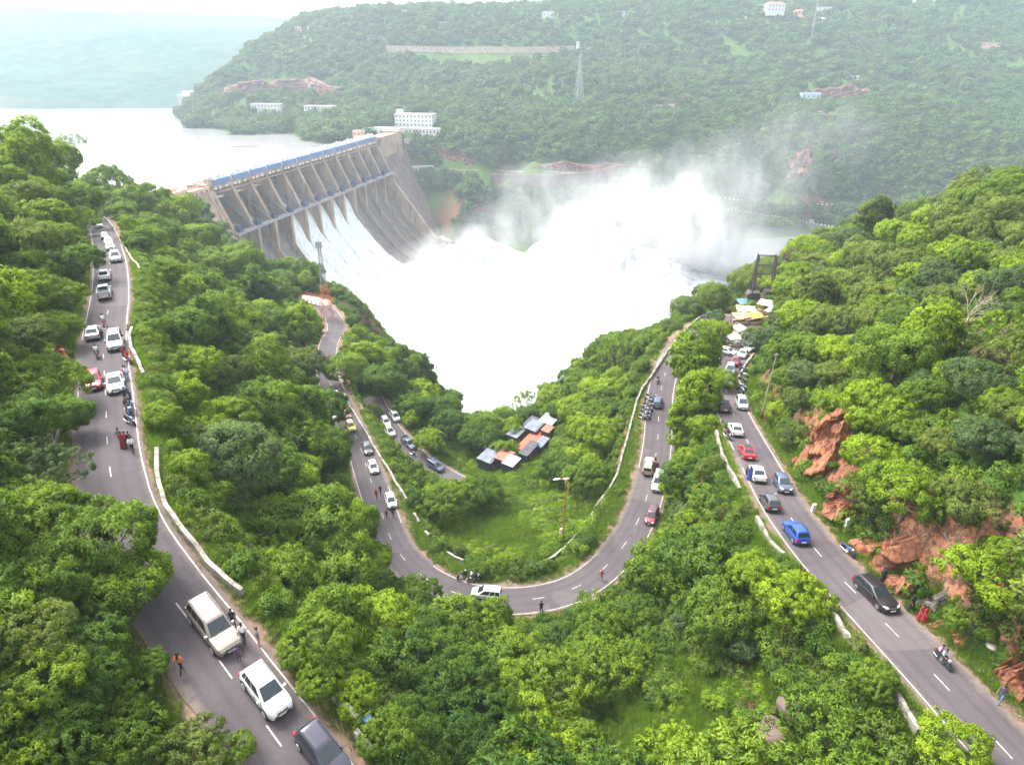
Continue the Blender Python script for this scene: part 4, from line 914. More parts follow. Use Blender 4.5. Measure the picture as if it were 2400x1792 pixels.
# ------------------------------------------------------------------ drifting spray
def spray(name, blobs, dens, nscale, seed, lo=.42, hi=.66, label=None):
    """one closed ellipsoid of fine spray per blob, density broken up by noise and fading to its rim"""
    for i, (c, r, k) in enumerate(blobs):
        m = bpy.data.materials.new("spray"); m.use_nodes = True; t = m.node_tree; t.nodes.clear()
        out = t.nodes.new('ShaderNodeOutputMaterial'); v = t.nodes.new('ShaderNodeVolumePrincipled')
        v.inputs['Color'].default_value = (.985, .985, .99, 1); v.inputs['Anisotropy'].default_value = 0.0
        tc = nd(t, 'ShaderNodeTexCoord'); ln = nd(t, 'ShaderNodeVectorMath', operation='LENGTH'); t.links.new(tc.outputs['Object'], ln.inputs[0])
        fall = ramp(t, ln.outputs['Value'], [(.25, 1), (.97, 0)])
        mp = nd(t, 'ShaderNodeMapping'); mp.inputs['Scale'].default_value = (r[0]/nscale, r[1]/nscale, r[2]/nscale*.5); mp.inputs['Location'].default_value = (seed+i*3.7, i*1.9, 0)
        t.links.new(tc.outputs['Object'], mp.inputs[0])
        nn = noise(t, 1.0, 7, .66, mp.outputs[0])
        t.links.new(math_n(t, 'MULTIPLY', math_n(t, 'MULTIPLY', fall, ramp(t, nn, [(lo, 0), (hi, 1)])), dens*k), v.inputs['Density'])
        t.links.new(v.outputs[0], out.inputs['Volume'])
        o = MB().ball((0, 0, 0), 1.0, 20, 12).build(name, m); o.scale = r; o.location = c; tag(o, kind='stuff')
S = lambda u, v, t: bpd(u, v, t)
spray('spray_cloud', [
 (S(1100, 585, 626), (56, 30, 26), .9), (S(1390, 545, 616), (58, 36, 34), 1.0), (S(1230, 540, 660), (75, 40, 34), .30), (S(1470, 500, 650), (62, 45, 50), .42), (S(1590, 570, 630), (48, 42, 70), 1.5),
 (S(1500, 470, 690), (95, 60, 55), .33), (S(1270, 480, 680), (70, 50, 48), .30), (S(1720, 430, 730), (110, 70, 62), .22), (S(1660, 590, 640), (65, 45, 55), .5),
 (S(1900, 330, 790), (110, 60, 55), .09), (S(1770, 600, 640), (75, 55, 45), .22), (S(1000, 620, 600), (40, 30, 24), .6)], .06, 26.0, 3.0)
# ================================================================== the far bank: woods, rock, walls, roads, houses
FARCLEAR = [[(905,108),(1345,108),(1350,128),(1230,132),(1180,150),(1010,152),(985,128),(900,126)],
 [(950,392),(1150,394),(1320,398),(1470,414),(1440,440),(1380,446),(1150,442),(1100,412),(950,404)],
 [(520,196),(640,194),(770,200),(770,222),(640,222),(520,222)],[(1015,346),(1108,376),(1108,388),(1040,384)],[(1235,382),(1470,380),(1480,402),(1225,402)],
 [(1880,205),(2035,212),(2035,232),(1890,236)],[(1905,262),(1945,268),(1945,286),(1900,282)],[(1850,360),(1895,360),(1898,412),(1852,410)],
 [(600,250),(658,252),(655,275),(600,275)],[(722,252),(780,253),(775,268),(722,268)],[(866,296),(905,300),(1018,252),(1020,318),(900,325)],
 [(1095,256),(1195,256),(1195,266),(1100,268)],[(1600,444),(1720,462),(2060,473),(2060,482),(1720,482),(1690,490),(2010,534),(2010,545),(1650,500)],[(1872,218),(1920,218),(1920,236),(1870,236)],
 [(1800,8),(1830,8),(1830,24),(1800,24)],[(1855,30),(1880,30),(1880,50),(1855,50)],[(1025,52),(1048,52),(1048,62),(1025,62)],[(1275,32),(1300,32),(1300,40),(1275,40)],[(945,385),(1025,385),(1025,402),(940,402)],[(1900,113),(1945,120),(1945,138),(1905,138)],[(2340,142),(2400,146),(2400,160),(2345,160)]]
def far_points(n, seed, ym=1860):
    rg = np.random.default_rng(seed); Y = np.sqrt(300**2+(ym**2-300**2)*rg.random(n)); u = rg.uniform(-350, 2750, n); X = (u-1200)/F*(Y*.98+45)
    Z = gz(X, Y); U, V, T_ = proj(np.c_[X, Y, Z])
    line = (X-DC0[0])*DN[0]+(Y-DC0[1])*DN[1]; along = (X-DC0[0])*DU[0]+(Y-DC0[1])*DU[1]
    lake = (line < 8) & (Z < LAKE_Z+1.0)
    damfoot = (line > -22) & (line < 80) & (along > -95) & (along < DLEN+52)
    ok = ~lake & ~damfoot & (Z > RIVER_Z+7) & (V > -60) & (V < 700) & ((Y > 560) | (X < -118) | ((X > 160) & (Y > 300)))
    ok &= ~((X > -140) & (X < 160) & (Y < 610))
    cl = np.any([poly_in(U, V, P) for P in FARCLEAR], 0)
    cl |= np.any([poly_in(U, V-5, P) for P in FARCLEAR], 0)
    ok &= ~(cl & (Y > 560))
    g = vnoise(np.c_[X, Y]/70.0, 55)+.5*vnoise(np.c_[X, Y]/24.0, 56)
    ok &= (g < .98) | (rg.random(n) < .12)
    return np.c_[X, Y, Z][ok]
FP = np.vstack([far_points(64000, 91), far_points(42000, 92, 960)])
scatter('far_bank_wood', FP-np.array([0, 0, .5]), (.42+.95*rng.random(len(FP))**1.5)*np.where(rng.random(len(FP)) < .05, 1.35, 1)*(1+.25*vnoise(FP[:, :2]/60.0, 58))*np.where((FP[:, 1] < 560) & (FP[:, 0] > -400), .8, 1), COL_FAR, 9)
print('far trees', len(FP))
m_rock, t, b = nmat("red_rock"); pos = nd(t, 'ShaderNodeNewGeometry').outputs['Position']
mp = nd(t, 'ShaderNodeMapping'); mp.inputs['Scale'].default_value = (1, 1, .35); t.links.new(pos, mp.inputs[0])
r1 = noise(t, .28, 7, .7, mp.outputs[0]); r2 = noise(t, 1.6, 7, .72, mp.outputs[0])
c = ramp(t, r1, [(.28, (.15, .065, .045)), (.45, (.31, .125, .068)), (.6, (.44, .185, .09)), (.78, (.46, .29, .21))])
c = mix(t, ramp(t, r2, [(.48, 0), (.68, .85)]), c, (.07, .042, .034))
vc = nd(t, 'ShaderNodeTexVoronoi', Scale=.9, feature='DISTANCE_TO_EDGE'); wn = nd(t, 'ShaderNodeTexNoise', Scale=.8, Detail=5); t.links.new(mp.outputs[0], wn.inputs['Vector']); t.links.new(mix(t, .9, mp.outputs[0], wn.outputs['Color'], 'ADD'), vc.inputs['Vector'])
c = mix(t, ramp(t, vc.outputs['Distance'], [(.0, .9), (.05, 0)]), c, (.030, .020, .017))
t.links.new(c, b.inputs['Base Color']); b.inputs['Roughness'].default_value = .92; b.inputs['Specular IOR Level'].default_value = .2
bu = nd(t, 'ShaderNodeBump', Strength=.8, Distance=.35); t.links.new(r2, bu.inputs['Height']); t.links.new(bu.outputs[0], b.inputs['Normal'])
m_rockf, t, b = nmat("pale_red_rock"); pos = nd(t, 'ShaderNodeNewGeometry').outputs['Position']
mp = nd(t, 'ShaderNodeMapping'); mp.inputs['Scale'].default_value = (1, 1, .2); t.links.new(pos, mp.inputs[0])
c = ramp(t, noise(t, .22, 8, .78, mp.outputs[0]), [(.40, (.030, .022, .020)), (.49, (.12, .048, .030)), (.58, (.19, .088, .056)), (.70, (.27, .18, .135))])
t.links.new(c, b.inputs['Base Color']); b.inputs['Roughness'].default_value = .95
m_stone = mat("stone_masonry", (.44, .34, .27), .95, var=.35, vscale=.25, bump=.4, bscale=1.0, spec=.1)
def rock_face(base, tops, name, m, label, cat, amp, thick, tilt=.3, nu=60, nv=26, kind=None, seed=0, jag=0.5):
    """a craggy slab standing on the ground: base = world points along its foot, tops = heights above them"""
    B = np.array(base, float); s = np.r_[0, np.cumsum(np.linalg.norm(np.diff(B[:, :2], axis=0), axis=1))]; q = np.linspace(0, s[-1], nu)
    P = np.stack([np.interp(q, s, B[:, k]) for k in range(3)], 1); H = np.interp(q, s, tops)*(1+jag*fbm(np.c_[q/ (s[-1]/6), q*0+seed], 3, seed))
    d = np.gradient(P[:, :2], axis=0); d /= np.linalg.norm(d, axis=1)[:, None]; n = np.stack([d[:, 1], -d[:, 0]], 1)
    if np.mean((-P[:, :2]*n).sum(1)) < 0: n = -n                       # towards the camera side
    rows = []
    for j in range(nv):
        e = j/(nv-1); z = -1.5*min(amp*2+1, 4)+(H+1.5)*e
        bq = np.c_[q/(1.7*amp+.5), z/(1.3*amp+.5), q*0+seed]; blk = np.abs(vnoise(np.floor(bq*1.0+.8*vnoise(bq, 5)[:, None]), seed))
        w_ = amp*(1.5*blk+1.1*fbm(np.c_[q/(3.2*amp+1), z/(2.0*amp+1), q*0+seed], 5, seed+3)+.7*np.abs(fbm(np.c_[q/(1.1*amp+.4), z/(4*amp+1), q*0], 4, seed+6)))
        off = w_-H*tilt*e - thick*.0
        edge = np.minimum(1, np.minimum(np.arange(nu), nu-1-np.arange(nu))/4.0); off = off*edge-(1-edge)*thick*.5
        if j == nv-1: off = off-thick*.25
        rows.append([(P[i, 0]+n[i, 0]*off[i], P[i, 1]+n[i, 1]*off[i], P[i, 2]+z[i]) for i in range(nu)])
    bk = [(p[0]-n[i, 0]*thick, p[1]-n[i, 1]*thick) for i, p in enumerate(rows[-1])]; bz = gz([p[0] for p in bk], [p[1] for p in bk])
    rows.append([(p[0], p[1], min(rows[-1][i][2]+.3*thick, max(float(bz[i])-.6, P[i, 2]))) for i, p in enumerate(bk)])
    rows.append([(P[i, 0]-n[i, 0]*thick, P[i, 1]-n[i, 1]*thick, P[i, 2]-3) for i in range(nu)])
    o = MB().grid(rows).build(name, m, None, 22)
    return tag(o, label, cat, None, kind)
def gpt(u, v, tmax=2000, t0=20, fallback=None):
    t = hit(u, v, 0, tmax, t0); t = t or fallback
    return bpd(u, v, t), t
def far_face(u0, v0, u1, v1, hp, name, m, label, cat='rock', amp=2, thick=8, n=8, t0=500, tilt=.38, seed=0, jag=.5, forward=1.0):
    base = []; tops = []
    for k in range(n):
        e = k/(n-1); u = u0+(u1-u0)*e; v = v0+(v1-v0)*e; p, t = gpt(u, v, 2200, t0, 1000)
        f = (t-forward)/t; p = (p[0]*f, p[1]*f, CAMZ+(p[2]-CAMZ)*f); base.append(p); tops.append(hp*t/F*(.75 if k in (0, n-1) else 1))
    return rock_face(base, tops, name, m, label, cat, amp, thick, tilt, 70, 18, seed=seed, jag=jag)
far_face(508,226,790,226,40,'rock_outcrop',m_rockf,'long red cliff band on the headland above the reservoir','cliff',3,12,seed=3)
far_face(1008,362,1112,388,34,'rock_outcrop',m_rockf,'pale pink rock face just right of the dam end','rock',1.6,8,4,seed=5)
far_face(1226,400,1480,402,26,'rock_outcrop',m_rockf,'long brown rock cutting above the curved parapet road','rock',1.6,8,seed=6)
far_face(1470,402,1540,412,26,'rock_outcrop',m_rockf,'small brown rock cutting at the misty end of the parapet road','rock',1.6,8,3,seed=16)
far_face(1885,236,2045,232,34,'rock_outcrop',m_rockf,'pale ribbed rock face beside the light blue building','rock',1.6,8,seed=7)
far_face(1838,412,1900,414,62,'rock_outcrop',m_rockf,'grey rock bluff rising out of the mist','rock',5,10,4,seed=8)
far_face(1895,278,1952,288,26,'rock_outcrop',m_rockf,'red eroded rock scar below the light blue building','rock',1.6,8,4,seed=9)
far_face(1945,385,2010,380,40,'rock_outcrop',m_rockf,'pinkish rock scar on the slope right of the grey bluff','rock',1.8,8,4,seed=10)
far_face(1000,430,1060,445,26,'rock_outcrop',m_rockf,'dull brown rock bank below the white arched parapet','rock',1.6,8,4,seed=11)
far_face(1100,262,1195,262,14,'rock_outcrop',m_rockf,'red earth bank behind the row of small white posts','rock',2,6,5,seed=12)
far_face(958,256,1018,258,18,'rock_outcrop',m_rockf,'red earth bank right behind the white administration block','rock',2,6,4,seed=13,forward=0)
# retaining walls
def far_wall(pts, hp, name, m, label, cat, th=1.5, posts=0, t0=500, arch=0, raise_=0.0):
    P = []
    for u, v in lerp_pts(pts, 12):
        p, t = gpt(u, v, 2200, t0, 900); P.append((p[0], p[1], p[2]+raise_, t))
    P = np.array(P); P[:, :3] = np.c_[smooth_line(P[:, :3], 6)]
    b_ = MB(); H = hp*np.mean(P[:, 3])/F
    n, d = normals2(P[:, :3])
    sg = 1 if np.mean((P[:, :2]*n).sum(1)) > 0 else -1; n = n*sg
    rows = []
    for o_, z0 in ((0, -4), (0, H), (th, H), (th, -4)):
        rows.append([(P[i, 0]+n[i, 0]*o_, P[i, 1]+n[i, 1]*o_, P[i, 2]+z0) for i in range(len(P))])
    b_.grid(rows+[rows[0]]); k = len(P)
    o = b_.build(name, m); tag(o, label, cat); return o, P, H, n
o, P, H, n = far_wall([(905,122),(960,124),(1100,126),(1250,126),(1345,124)], 14, 'retaining_wall', m_stone, 'long pale stone retaining wall above a grass terrace high on the far hill', 'wall', 2.5)
o, P, H, n = far_wall([(1150,442),(1220,446),(1300,446),(1400,436),(1440,424)], 34, 'retaining_wall', m_brown, 'dark stained retaining wall under the curved parapet road', 'wall', 2.0)
o, P, H, n = far_wall([(948,338),(1012,338)], 13, 'retaining_wall', m_stone, 'short pale wall below the white administration building', 'wall', 2.0)
m_froad = mat("distant_road_surface", (.26, .23, .21), .9, var=.15, vscale=.2)
def far_road(pts, wd, t0=500, lift=.6):
    P = []
    for u, v in lerp_pts(pts, 10):
        p, t = gpt(u, v, 2200, t0, 900); P.append((p[0], p[1], p[2]+lift))
    P = smooth_line(np.array(P), 8); n, d = normals2(P); sg = 1 if np.mean((P[:, :2]*n).sum(1)) > 0 else -1; n = n*sg
    rows = [[(P[i, 0]+n[i, 0]*o_, P[i, 1]+n[i, 1]*o_, P[i, 2]+z0) for i in range(len(P))] for o_, z0 in ((-.6, -7), (-.6, 0), (wd, .1), (wd+1, -3))]
    tag(MB().grid(rows).build('road', m_froad), kind='structure'); return P, n
def parapet(P, n, label, gap, hgt, wd, m=m_white, rail=True):
    """roadside parapet of short pillars joined by a low rail"""
    b_ = MB(); s = np.r_[0, np.cumsum(np.linalg.norm(np.diff(P[:, :2], axis=0), axis=1))]; q = np.arange(0, s[-1], gap)
    X = np.stack([np.interp(q, s, P[:, k]) for k in range(3)], 1)
    root = empty('parapet', X[0], 0, label, 'parapet'); X = X-X[0]
    for i, p in enumerate(X[:-1]):
        dx = X[i+1]-p; rz = math.atan2(dx[1], dx[0]); b_.box((p[0], p[1], p[2]+hgt/2-.3), (wd, .7, hgt+.6), rz)
    b_.build('pillars', m, root)
    if rail:
        b2 = MB()
        for p, r in zip(X[:-1], X[1:]): b2.bar(p+np.array([0, 0, hgt*.8]), r+np.array([0, 0, hgt*.8]), .35)
        b2.build('rail', m, root)
    return root
P1, n1 = far_road([(940,392),(1020,398),(1100,403),(1200,404),(1300,406),(1400,413),(1475,424)], 7)
parapet(P1, n1, 'long pale parapet curving along the far road above the dark retaining wall', 4.2, 1.5, 2.4, m_cap)
P2, n2 = far_road([(1590,448),(1640,456),(1700,468),(1760,476),(1850,480),(1940,482),(2060,476)], 7)
parapet(P2, n2, 'row of white road posts along the upper misty road on the far bank', 5.5, 1.6, 1.7, m_white, False)
P3, n3 = far_road([(1700,492),(1760,500),(1850,515),(1930,530),(2010,540)], 7)
parapet(P3, n3, 'line of white parapet posts along the lower misty road near the water', 4.0, 1.3, 1.3, m_white, False)
P4, n4 = far_road([(1095,264),(1150,262),(1210,258)], 5)
parapet(P4, n4, 'row of small white posts on the wooded slope right of the white buildings', 6.5, 3.4, 3.2, m_white, False)
P5, n5 = far_road([(1020,330),(1060,322),(1100,312)], 6)
P6, n6 = far_road([(440,254),(500,258),(560,262),(600,266)], 7)
# white arched parapet at the right end of the dam
A0, ta = gpt(950, 402, 2000, 500, 740); A1, tb = gpt(1016, 402, 2000, 500, 740)
A0 = np.array(A0); A1 = np.array(A1); A1[2] = A0[2] = max(A0[2], A1[2])+.5; ar = empty('arched_parapet', A0, 0, 'white arched balustrade gallery right of the dam below the wooded slope', 'balustrade')
b_ = MB(); L_ = A1-A0; nA = 9
for k in range(nA+1):
    p = L_*k/nA; b_.bar(p+np.array([0, 0, -3]), p+np.array([0, 0, 4.2]), .9, .8)
b_.build('pillars', m_white, ar)
b_ = MB()
for k in range(nA):
    p = L_*k/nA; q = L_*(k+1)/nA
    for e in range(6):
        a, c_ = e/6, (e+1)/6
        b_.bar(p+(q-p)*a+np.array([0, 0, 2.9+1.3*math.sin(math.pi*a)]), p+(q-p)*c_+np.array([0, 0, 2.9+1.3*math.sin(math.pi*c_)]), .5, .7)
b_.bar(np.array([0, 0, 4.6]), L_+np.array([0, 0, 4.6]), .8, .7); b_.build('arches', m_white, ar)
# ------------------------------------------------------------------ buildings
def building(u, v, wd, dp, storeys, label, rz=0.0, fh=3.3, nw=8, wall=None, roof=None, name='building', cat='building', t0=300, parapet_=True, pitched=False, winw=1.3, sink=2.0, P=None, part_windows=True):
    p = P or gpt(u, v, 2500, t0, 1000)[0]
    root = empty(name, p, rz, label, cat); h = storeys*fh; wall = wall or m_white
    MB().box((0, 0, h/2-sink/2), (wd, dp, h+sink)).build('wall', wall, root)
    if pitched:
        b_ = MB(); b_.add([(-wd/2-.6, -dp/2-.6, h), (wd/2+.6, -dp/2-.6, h), (wd/2+.6, dp/2+.6, h), (-wd/2-.6, dp/2+.6, h), (-wd/2+dp*.3, 0, h+dp*.28), (wd/2-dp*.3, 0, h+dp*.28)], [(3, 2, 1, 0), (0, 1, 5, 4), (2, 3, 4, 5), (1, 2, 5), (3, 0, 4)])
        b_.build('roof', roof or m_pinkroof, root)
    else:
        b_ = MB(); b_.box((0, 0, h+.15), (wd+.9, dp+.9, .3)); r_ = b_.build('roof', roof or m_cap, root)
        b_ = MB()
        for x, y, a, c_ in ((0, -dp/2-.2, wd+.4, .3), (0, dp/2+.2, wd+.4, .3), (-wd/2-.2, 0, .3, dp+.1), (wd/2+.2, 0, .3, dp+.1)): b_.box((x, y, h+.75), (a, c_, .9))
        b_.build('roof_parapet', wall, r_)
    for f in range(storeys):
        z = f*fh+fh*.55
        for k in range(nw):
            x = -wd/2+wd*(k+.5)/nw
            if part_windows:
                w_ = MB().box((x, -dp/2-.02, z), (winw, .1, fh*.42)).build('window', m_dark, root)
                MB().box((x, -dp/2-.22, z+fh*.27), (winw+.5, .5, .16)).build('sunshade', wall, w_)
        ns = max(1, int(dp/4.5))
        for sx in (-1, 1):
            b_ = MB()
            for k in range(ns): b_.box((sx*(wd/2+.02), -dp/2+dp*(k+.5)/ns, z), (.1, 1.2, fh*.42))
            b_.build('side_windows', m_dark, root)
    return root
m_pinkroof = mat("red_tile_roof", (.45, .13, .09), .8, var=.2, vscale=.6)
m_lblue = mat("light_blue_wall", (.50, .62, .70), .8, var=.1, vscale=.4)
m_grey = mat("grey_sheet_roof", (.42, .43, .45), .6, var=.2, vscale=.8)
T1 = gpt(966, 312, 2000, 600, 770)[1]
def bat(u, v, t): return bpd(u, v, t)
bA = building(0, 0, 46, 16, 3, 'large white three storey block with rows of small windows beyond the dam end', R(-13), 4.3, 10, P=bat(975, 296, T1+20), parapet_=True, sink=14)
MB().box((-19, 0, 3*4.3+2.6), (7, 6, 5.2)).build('stair_tower', m_white, bA)
building(0, 0, 50, 10, 1, 'white low terrace in front of the large white block', R(-13), 5.5, 12, P=bat(985, 314, T1+2), sink=6, name='terrace_building', winw=1.6)
building(0, 0, 38, 13, 1, 'white single storey block with tall windows in front of the large block', R(-17), 8.5, 6, P=bat(906, 320, T1-14), sink=8, winw=1.9)
building(0, 0, 9, 9, 2, 'small pink stepped gatehouse at the right end of the dam crest', R(-15), 4.0, 2, m_pink, P=(*dam(DLEN-4, -14, 0)[:2], DZ+1.0), sink=10, name='gatehouse')
building(628, 272, 40, 10, 3, 'white building on the far shore, left of two, at the foot of the red cliff', R(-5), 4.0, 9, sink=6, P=bat(628, 268, 900))
building(752, 262, 40, 10, 2, 'white building on the far shore, right of two, half hidden by trees', R(-8), 4.2, 9, sink=6, P=bat(752, 266, 880))
gh = building(0, 0, 17, 12, 1, 'pink flat roofed guard building at the left end of the dam', R(75), 6.0, 3, m_pink, P=dam(-34, -2, -3.5), sink=2, name='guard_building', roof=m_pink)
MB().box((3, 2, 7.2), (6, 5, 2.2)).build('roof_room', m_pink, gh)
mb_ = MB(); mb_.bar((-4, 0, 6), (-4, 0, 15), .2); mb_.build('mast', m_steel, gh)
building(0, 0, 22, 7, 1, 'low pink annexe between the guard building and the first pier', R(75), 3.5, 4, m_pink, P=dam(-13, -1, -3.5), sink=1, name='annexe', roof=m_pink)
building(1897, 236, 26, 8, 1, 'light blue shed with a white roof in front of the pale ribbed rock', R(4), 6, 4, m_lblue, m_white, sink=4, P=bat(1897, 232, 905), name='shed', cat='shed')
building(1814, 24, 30, 14, 2, 'white house with a red roof high on the right skyline', R(6), 5.5, 5, None, m_pinkroof, pitched=True, P=bat(1814, 28, 1150), name='house', cat='house', sink=6)
FARH = [(1868,50,16,7,'small pink house with a sloping roof below the red roofed house',m_pink,True,1130),(1782,22,14,6,'small white hut left of the red roofed house on the skyline',m_white,False,1160),(1870,36,14,7,'pink walled house right of the red roofed house',m_pink,True,1150),(1036,62,15,6,'lone cream house among trees on the upper far hill',m_cap,False,1180),(1197,28,14,6,'white house with steep gable among skyline trees at top centre',m_white,True,1230),(1285,40,20,7,'white house half hidden by trees at the top centre of the far hill',m_white,False,1200),(698,74,14,7,'small pink hut on the far left ridge, left of two',m_pink,False,1200),(742,70,30,5,'long pale pink building on the far left ridge',m_pink,False,1200),(1740,48,12,5,'low white roof below left of the red roofed house',m_white,True,1140),(1930,26,24,5,'white roofed sheds right of the tall mast',m_white,False,1160),(1920,52,16,5,'white sloped shed below the tall mast',m_white,True,1140),(2002,188,10,5,'tiny white hut above the pale ribbed rock',m_white,False,950),(1545,262,9,7,'small grey concrete hut on the slope, left of a pair',m_cap,False,900),(1570,264,9,9,'small brown brick hut on the slope, right of a pair',m_pink,False,900),(300,192,22,6,'tiny white houses on the far shore of the reservoir',m_white,False,1500),(2140,14,8,7,'tiny white hut on the top right skyline',m_white,True,1180),(2190,14,10,8,'pale rocky hut near the top right corner',m_cap,True,1180),(1455,36,12,5,'white shed left of centre on the skyline wood',m_white,False,1210),(2315,108,30,4,'long low pink wall building on the upper right slope',m_pink,False,1080)]
for u, v, wd, hh, lab, wm, pit, t in FARH:
    th = hit(u, v+3, 0, 2200, 500); pp = bpd(u, v+3, th) if th and th < 1700 else bat(u, v, t)
    building(0, 0, wd, wd*.5, 1, lab, R(random.uniform(-12, 12)), hh, 3, wm, m_pinkroof if wm is m_pink else m_grey, pitched=pit, P=(pp[0], pp[1], pp[2]+1.5), name='house', cat='house', sink=8)
# water tank on legs, masts, pylon
tk = empty('water_tank', bat(957, 58, 1200), 0, 'twin white water tanks on tall legs above the far hill', 'water tank')
b_ = MB()
for x in (-7, -3, 3, 7):
    for y in (-2, 2): b_.bar((x, y, -4), (x, y, 17), .8)
b_.build('leg', m_steel, tk)
for x in (-5, 5): MB().tube([(x, 0, 17), (x, 0, 22)], 4.3, 14).build('tank', m_white, tk)
def lattice(h, w0, w1, n, m, arms=0, r=.18, top=0):
    b_ = MB(); lv = [h*(1-(1-k/n)**1.25) for k in range(n+1)]
    wf = lambda z: (w0+(w1-w0)*min(1, z/(h*.8)))/2
    cs = ((-1, -1), (1, -1), (1, 1), (-1, 1))
    for k in range(n):
        z0, z1 = lv[k], lv[k+1]; a, c_ = wf(z0), wf(z1)
        for i in range(4):
            p, q = cs[i], cs[(i+1) % 4]
            b_.bar((p[0]*a, p[1]*a, z0), (p[0]*c_, p[1]*c_, z1), r*1.5)
            b_.bar((p[0]*a, p[1]*a, z0), (q[0]*c_, q[1]*c_, z1), r); b_.bar((q[0]*a, q[1]*a, z0), (p[0]*c_, p[1]*c_, z1), r)
            b_.bar((p[0]*c_, p[1]*c_, z1), (q[0]*c_, q[1]*c_, z1), r)
    return b_
m_galv = mat("galvanised_steel", (.33, .33, .34), .5, metal=.4, var=.15, vscale=2)
m_redst = mat("red_painted_steel", (.48, .09, .06), .55, var=.15, vscale=2)
py = empty('pylon', gpt(1356, 243, 2000, 500, 950)[0], R(20), 'tall grey lattice pylon standing in the forest of the far slope', 'pylon')
lattice(58, 11, 2.0, 8, m_galv, r=.22).build('lattice_frame', m_galv, py)
b_ = MB()
for z in (48, 54): b_.bar((-4, 0, z), (4, 0, z), .4)
b_.build('cross_arm', m_galv, py)
ma = empty('mast', bat(1900, 100, 1090), 0, 'thin grey radio mast on the upper right far slope', 'mast'); lattice(90, 2.2, 1.0, 12, m_galv, r=.14).build('lattice_frame', m_galv, ma)
gp = empty('gate_pillar', bat(1354, 126, 1090), 0, 'tall white pillar at the right end of the stone retaining wall', 'pillar')
MB().box((0, 0, 7), (4.5, 4, 18)).build('shaft', m_white, gp); MB().box((0, 0, 16.6), (6, 5, 1.2)).build('cap', m_white, gp)
gp = empty('gate_pillar', bat(1378, 128, 1090), 0, 'shorter white pillar right of the tall pillar by the retaining wall', 'pillar')
MB().box((0, 0, 4), (3.5, 3, 10)).build('shaft', m_white, gp); MB().box((0, 0, 9.4), (4.5, 4, .8)).build('cap', m_white, gp)
# bridge and landing at the far reservoir shore
br = empty('bridge', bpd(462, 236, 1180), R(-4), 'white bridge over a dark arch on the far reservoir shore', 'bridge')
b_ = MB(); b_.box((0, 0, 8), (64, 8, 2.4)); b_.build('deck', m_white, br)
b_ = MB(); b_.box((-27, 0, 0), (12, 9, 18)); b_.box((27, 0, 0), (12, 9, 18)); b_.build('abutment', m_cap, br)
b_ = MB(); b_.box((-8, 0, 12), (30, 5, 6)); b_.box((12, 0, 13), (10, 6, 8)); b_.build('bridge_house', m_white, br)
# islet rocks in the reservoir
for u, v, wd, lab in ((575, 344, 30, 'dark flat rock islet in the reservoir near the dam'), (52, 249, 12, 'small rock islet at the far left of the reservoir')):
    p = bp(u, v, 96.0); r_ = MB(); r_.ball((0, 0, 0), 1, 14, 8, wd*.5, wd*.16, .9); o = r_.build('islet', m_brown, None, True); o.location = p; tag(o, lab, 'islet')
# ================================================================== near walls and furniture
m_lime, t, b = nmat("stained_whitewash"); pos = nd(t, 'ShaderNodeNewGeometry').outputs['Position']
w1 = noise(t, .9, 7, .72, pos); w2 = noise(t, 3.0, 6, .7, pos)
c = mix(t, ramp(t, w1, [(.42, 0), (.6, .92)]), (.36, .335, .29), (.10, .085, .066)); c = mix(t, ramp(t, w2, [(.52, 0), (.72, .75)]), c, (.12, .115, .09))
t.links.new(c, b.inputs['Base Color']); b.inputs['Roughness'].default_value = .95
def near_wall(px, label, hgt=.75, th=.42, m=m_lime, hk=None, wob=.2, cat='parapet wall', name='parapet_wall'):
    P = []
    for u, v in lerp_pts(px, 8):
        t = hit(u, v, hgt*.6, 600, 20)
        if t: P.append(bpd(u, v, t))
    P = smooth_line(np.array(P), 5); P = smooth_line(resample(P, .8), 4); n, d = normals2(P); s = np.arange(len(P))*.8
    z = np.array([gz(p[0], p[1]) for p in P]); z = smooth_line(np.c_[z, z], 6)[:, 0]
    top = hgt+wob*fbm(np.c_[s/1.6, s*0+P[0, 0]], 4, 14)*2; bt = wob*fbm(np.c_[s/3, s*0+5], 3, 15)
    rows = [[(P[i, 0]+n[i, 0]*(o_+bt[i]), P[i, 1]+n[i, 1]*(o_+bt[i]), z[i]+(top[i] if k else -.8)) for i in range(len(P))] for o_, k in ((-th/2-.06, 0), (-th/2, 1), (th/2, 1), (th/2+.06, 0))]
    b_ = MB(); b_.grid(rows+[rows[0]]); L_ = len(P); b_.add([r[0] for r in rows], [(0, 1, 2, 3)]); b_.add([r[-1] for r in rows], [(3, 2, 1, 0)])
    return tag(b_.build(name, m), label, cat, 'roadside parapet walls')
for px, lab in WALLS:
    near_wall(px, lab, .95 if 'long' in lab or 'bent' in lab else .85, .34)
def ground_obj(u, v, lift=0.0):
    t = hit(u, v, 0.05, 700, 20); p = bpd(u, v, t); return (p[0], p[1], float(gz(p[0], p[1]))+lift), t
for u, v, w_, h_, lab in ((1904,1203,.5,1.3,'white pointed kilometre stone at the verge below the grey cars'), (1981,1246,.5,1.7,'white square marker post in the grass under the orange rock'), (1316,1262,.7,2.0,'white marker pillar touching the foot of the street lamp')):
    p, t = ground_obj(u, v); o = empty('marker_stone', p, R(15), lab, 'marker stone')
    MB().box((0, 0, h_/2-.3), (w_, .3, h_+.6), 0, .9).build('slab', m_white, o); MB().box((0, 0, .1), (w_+.25, .5, .3)).build('plinth', m_cap, o)
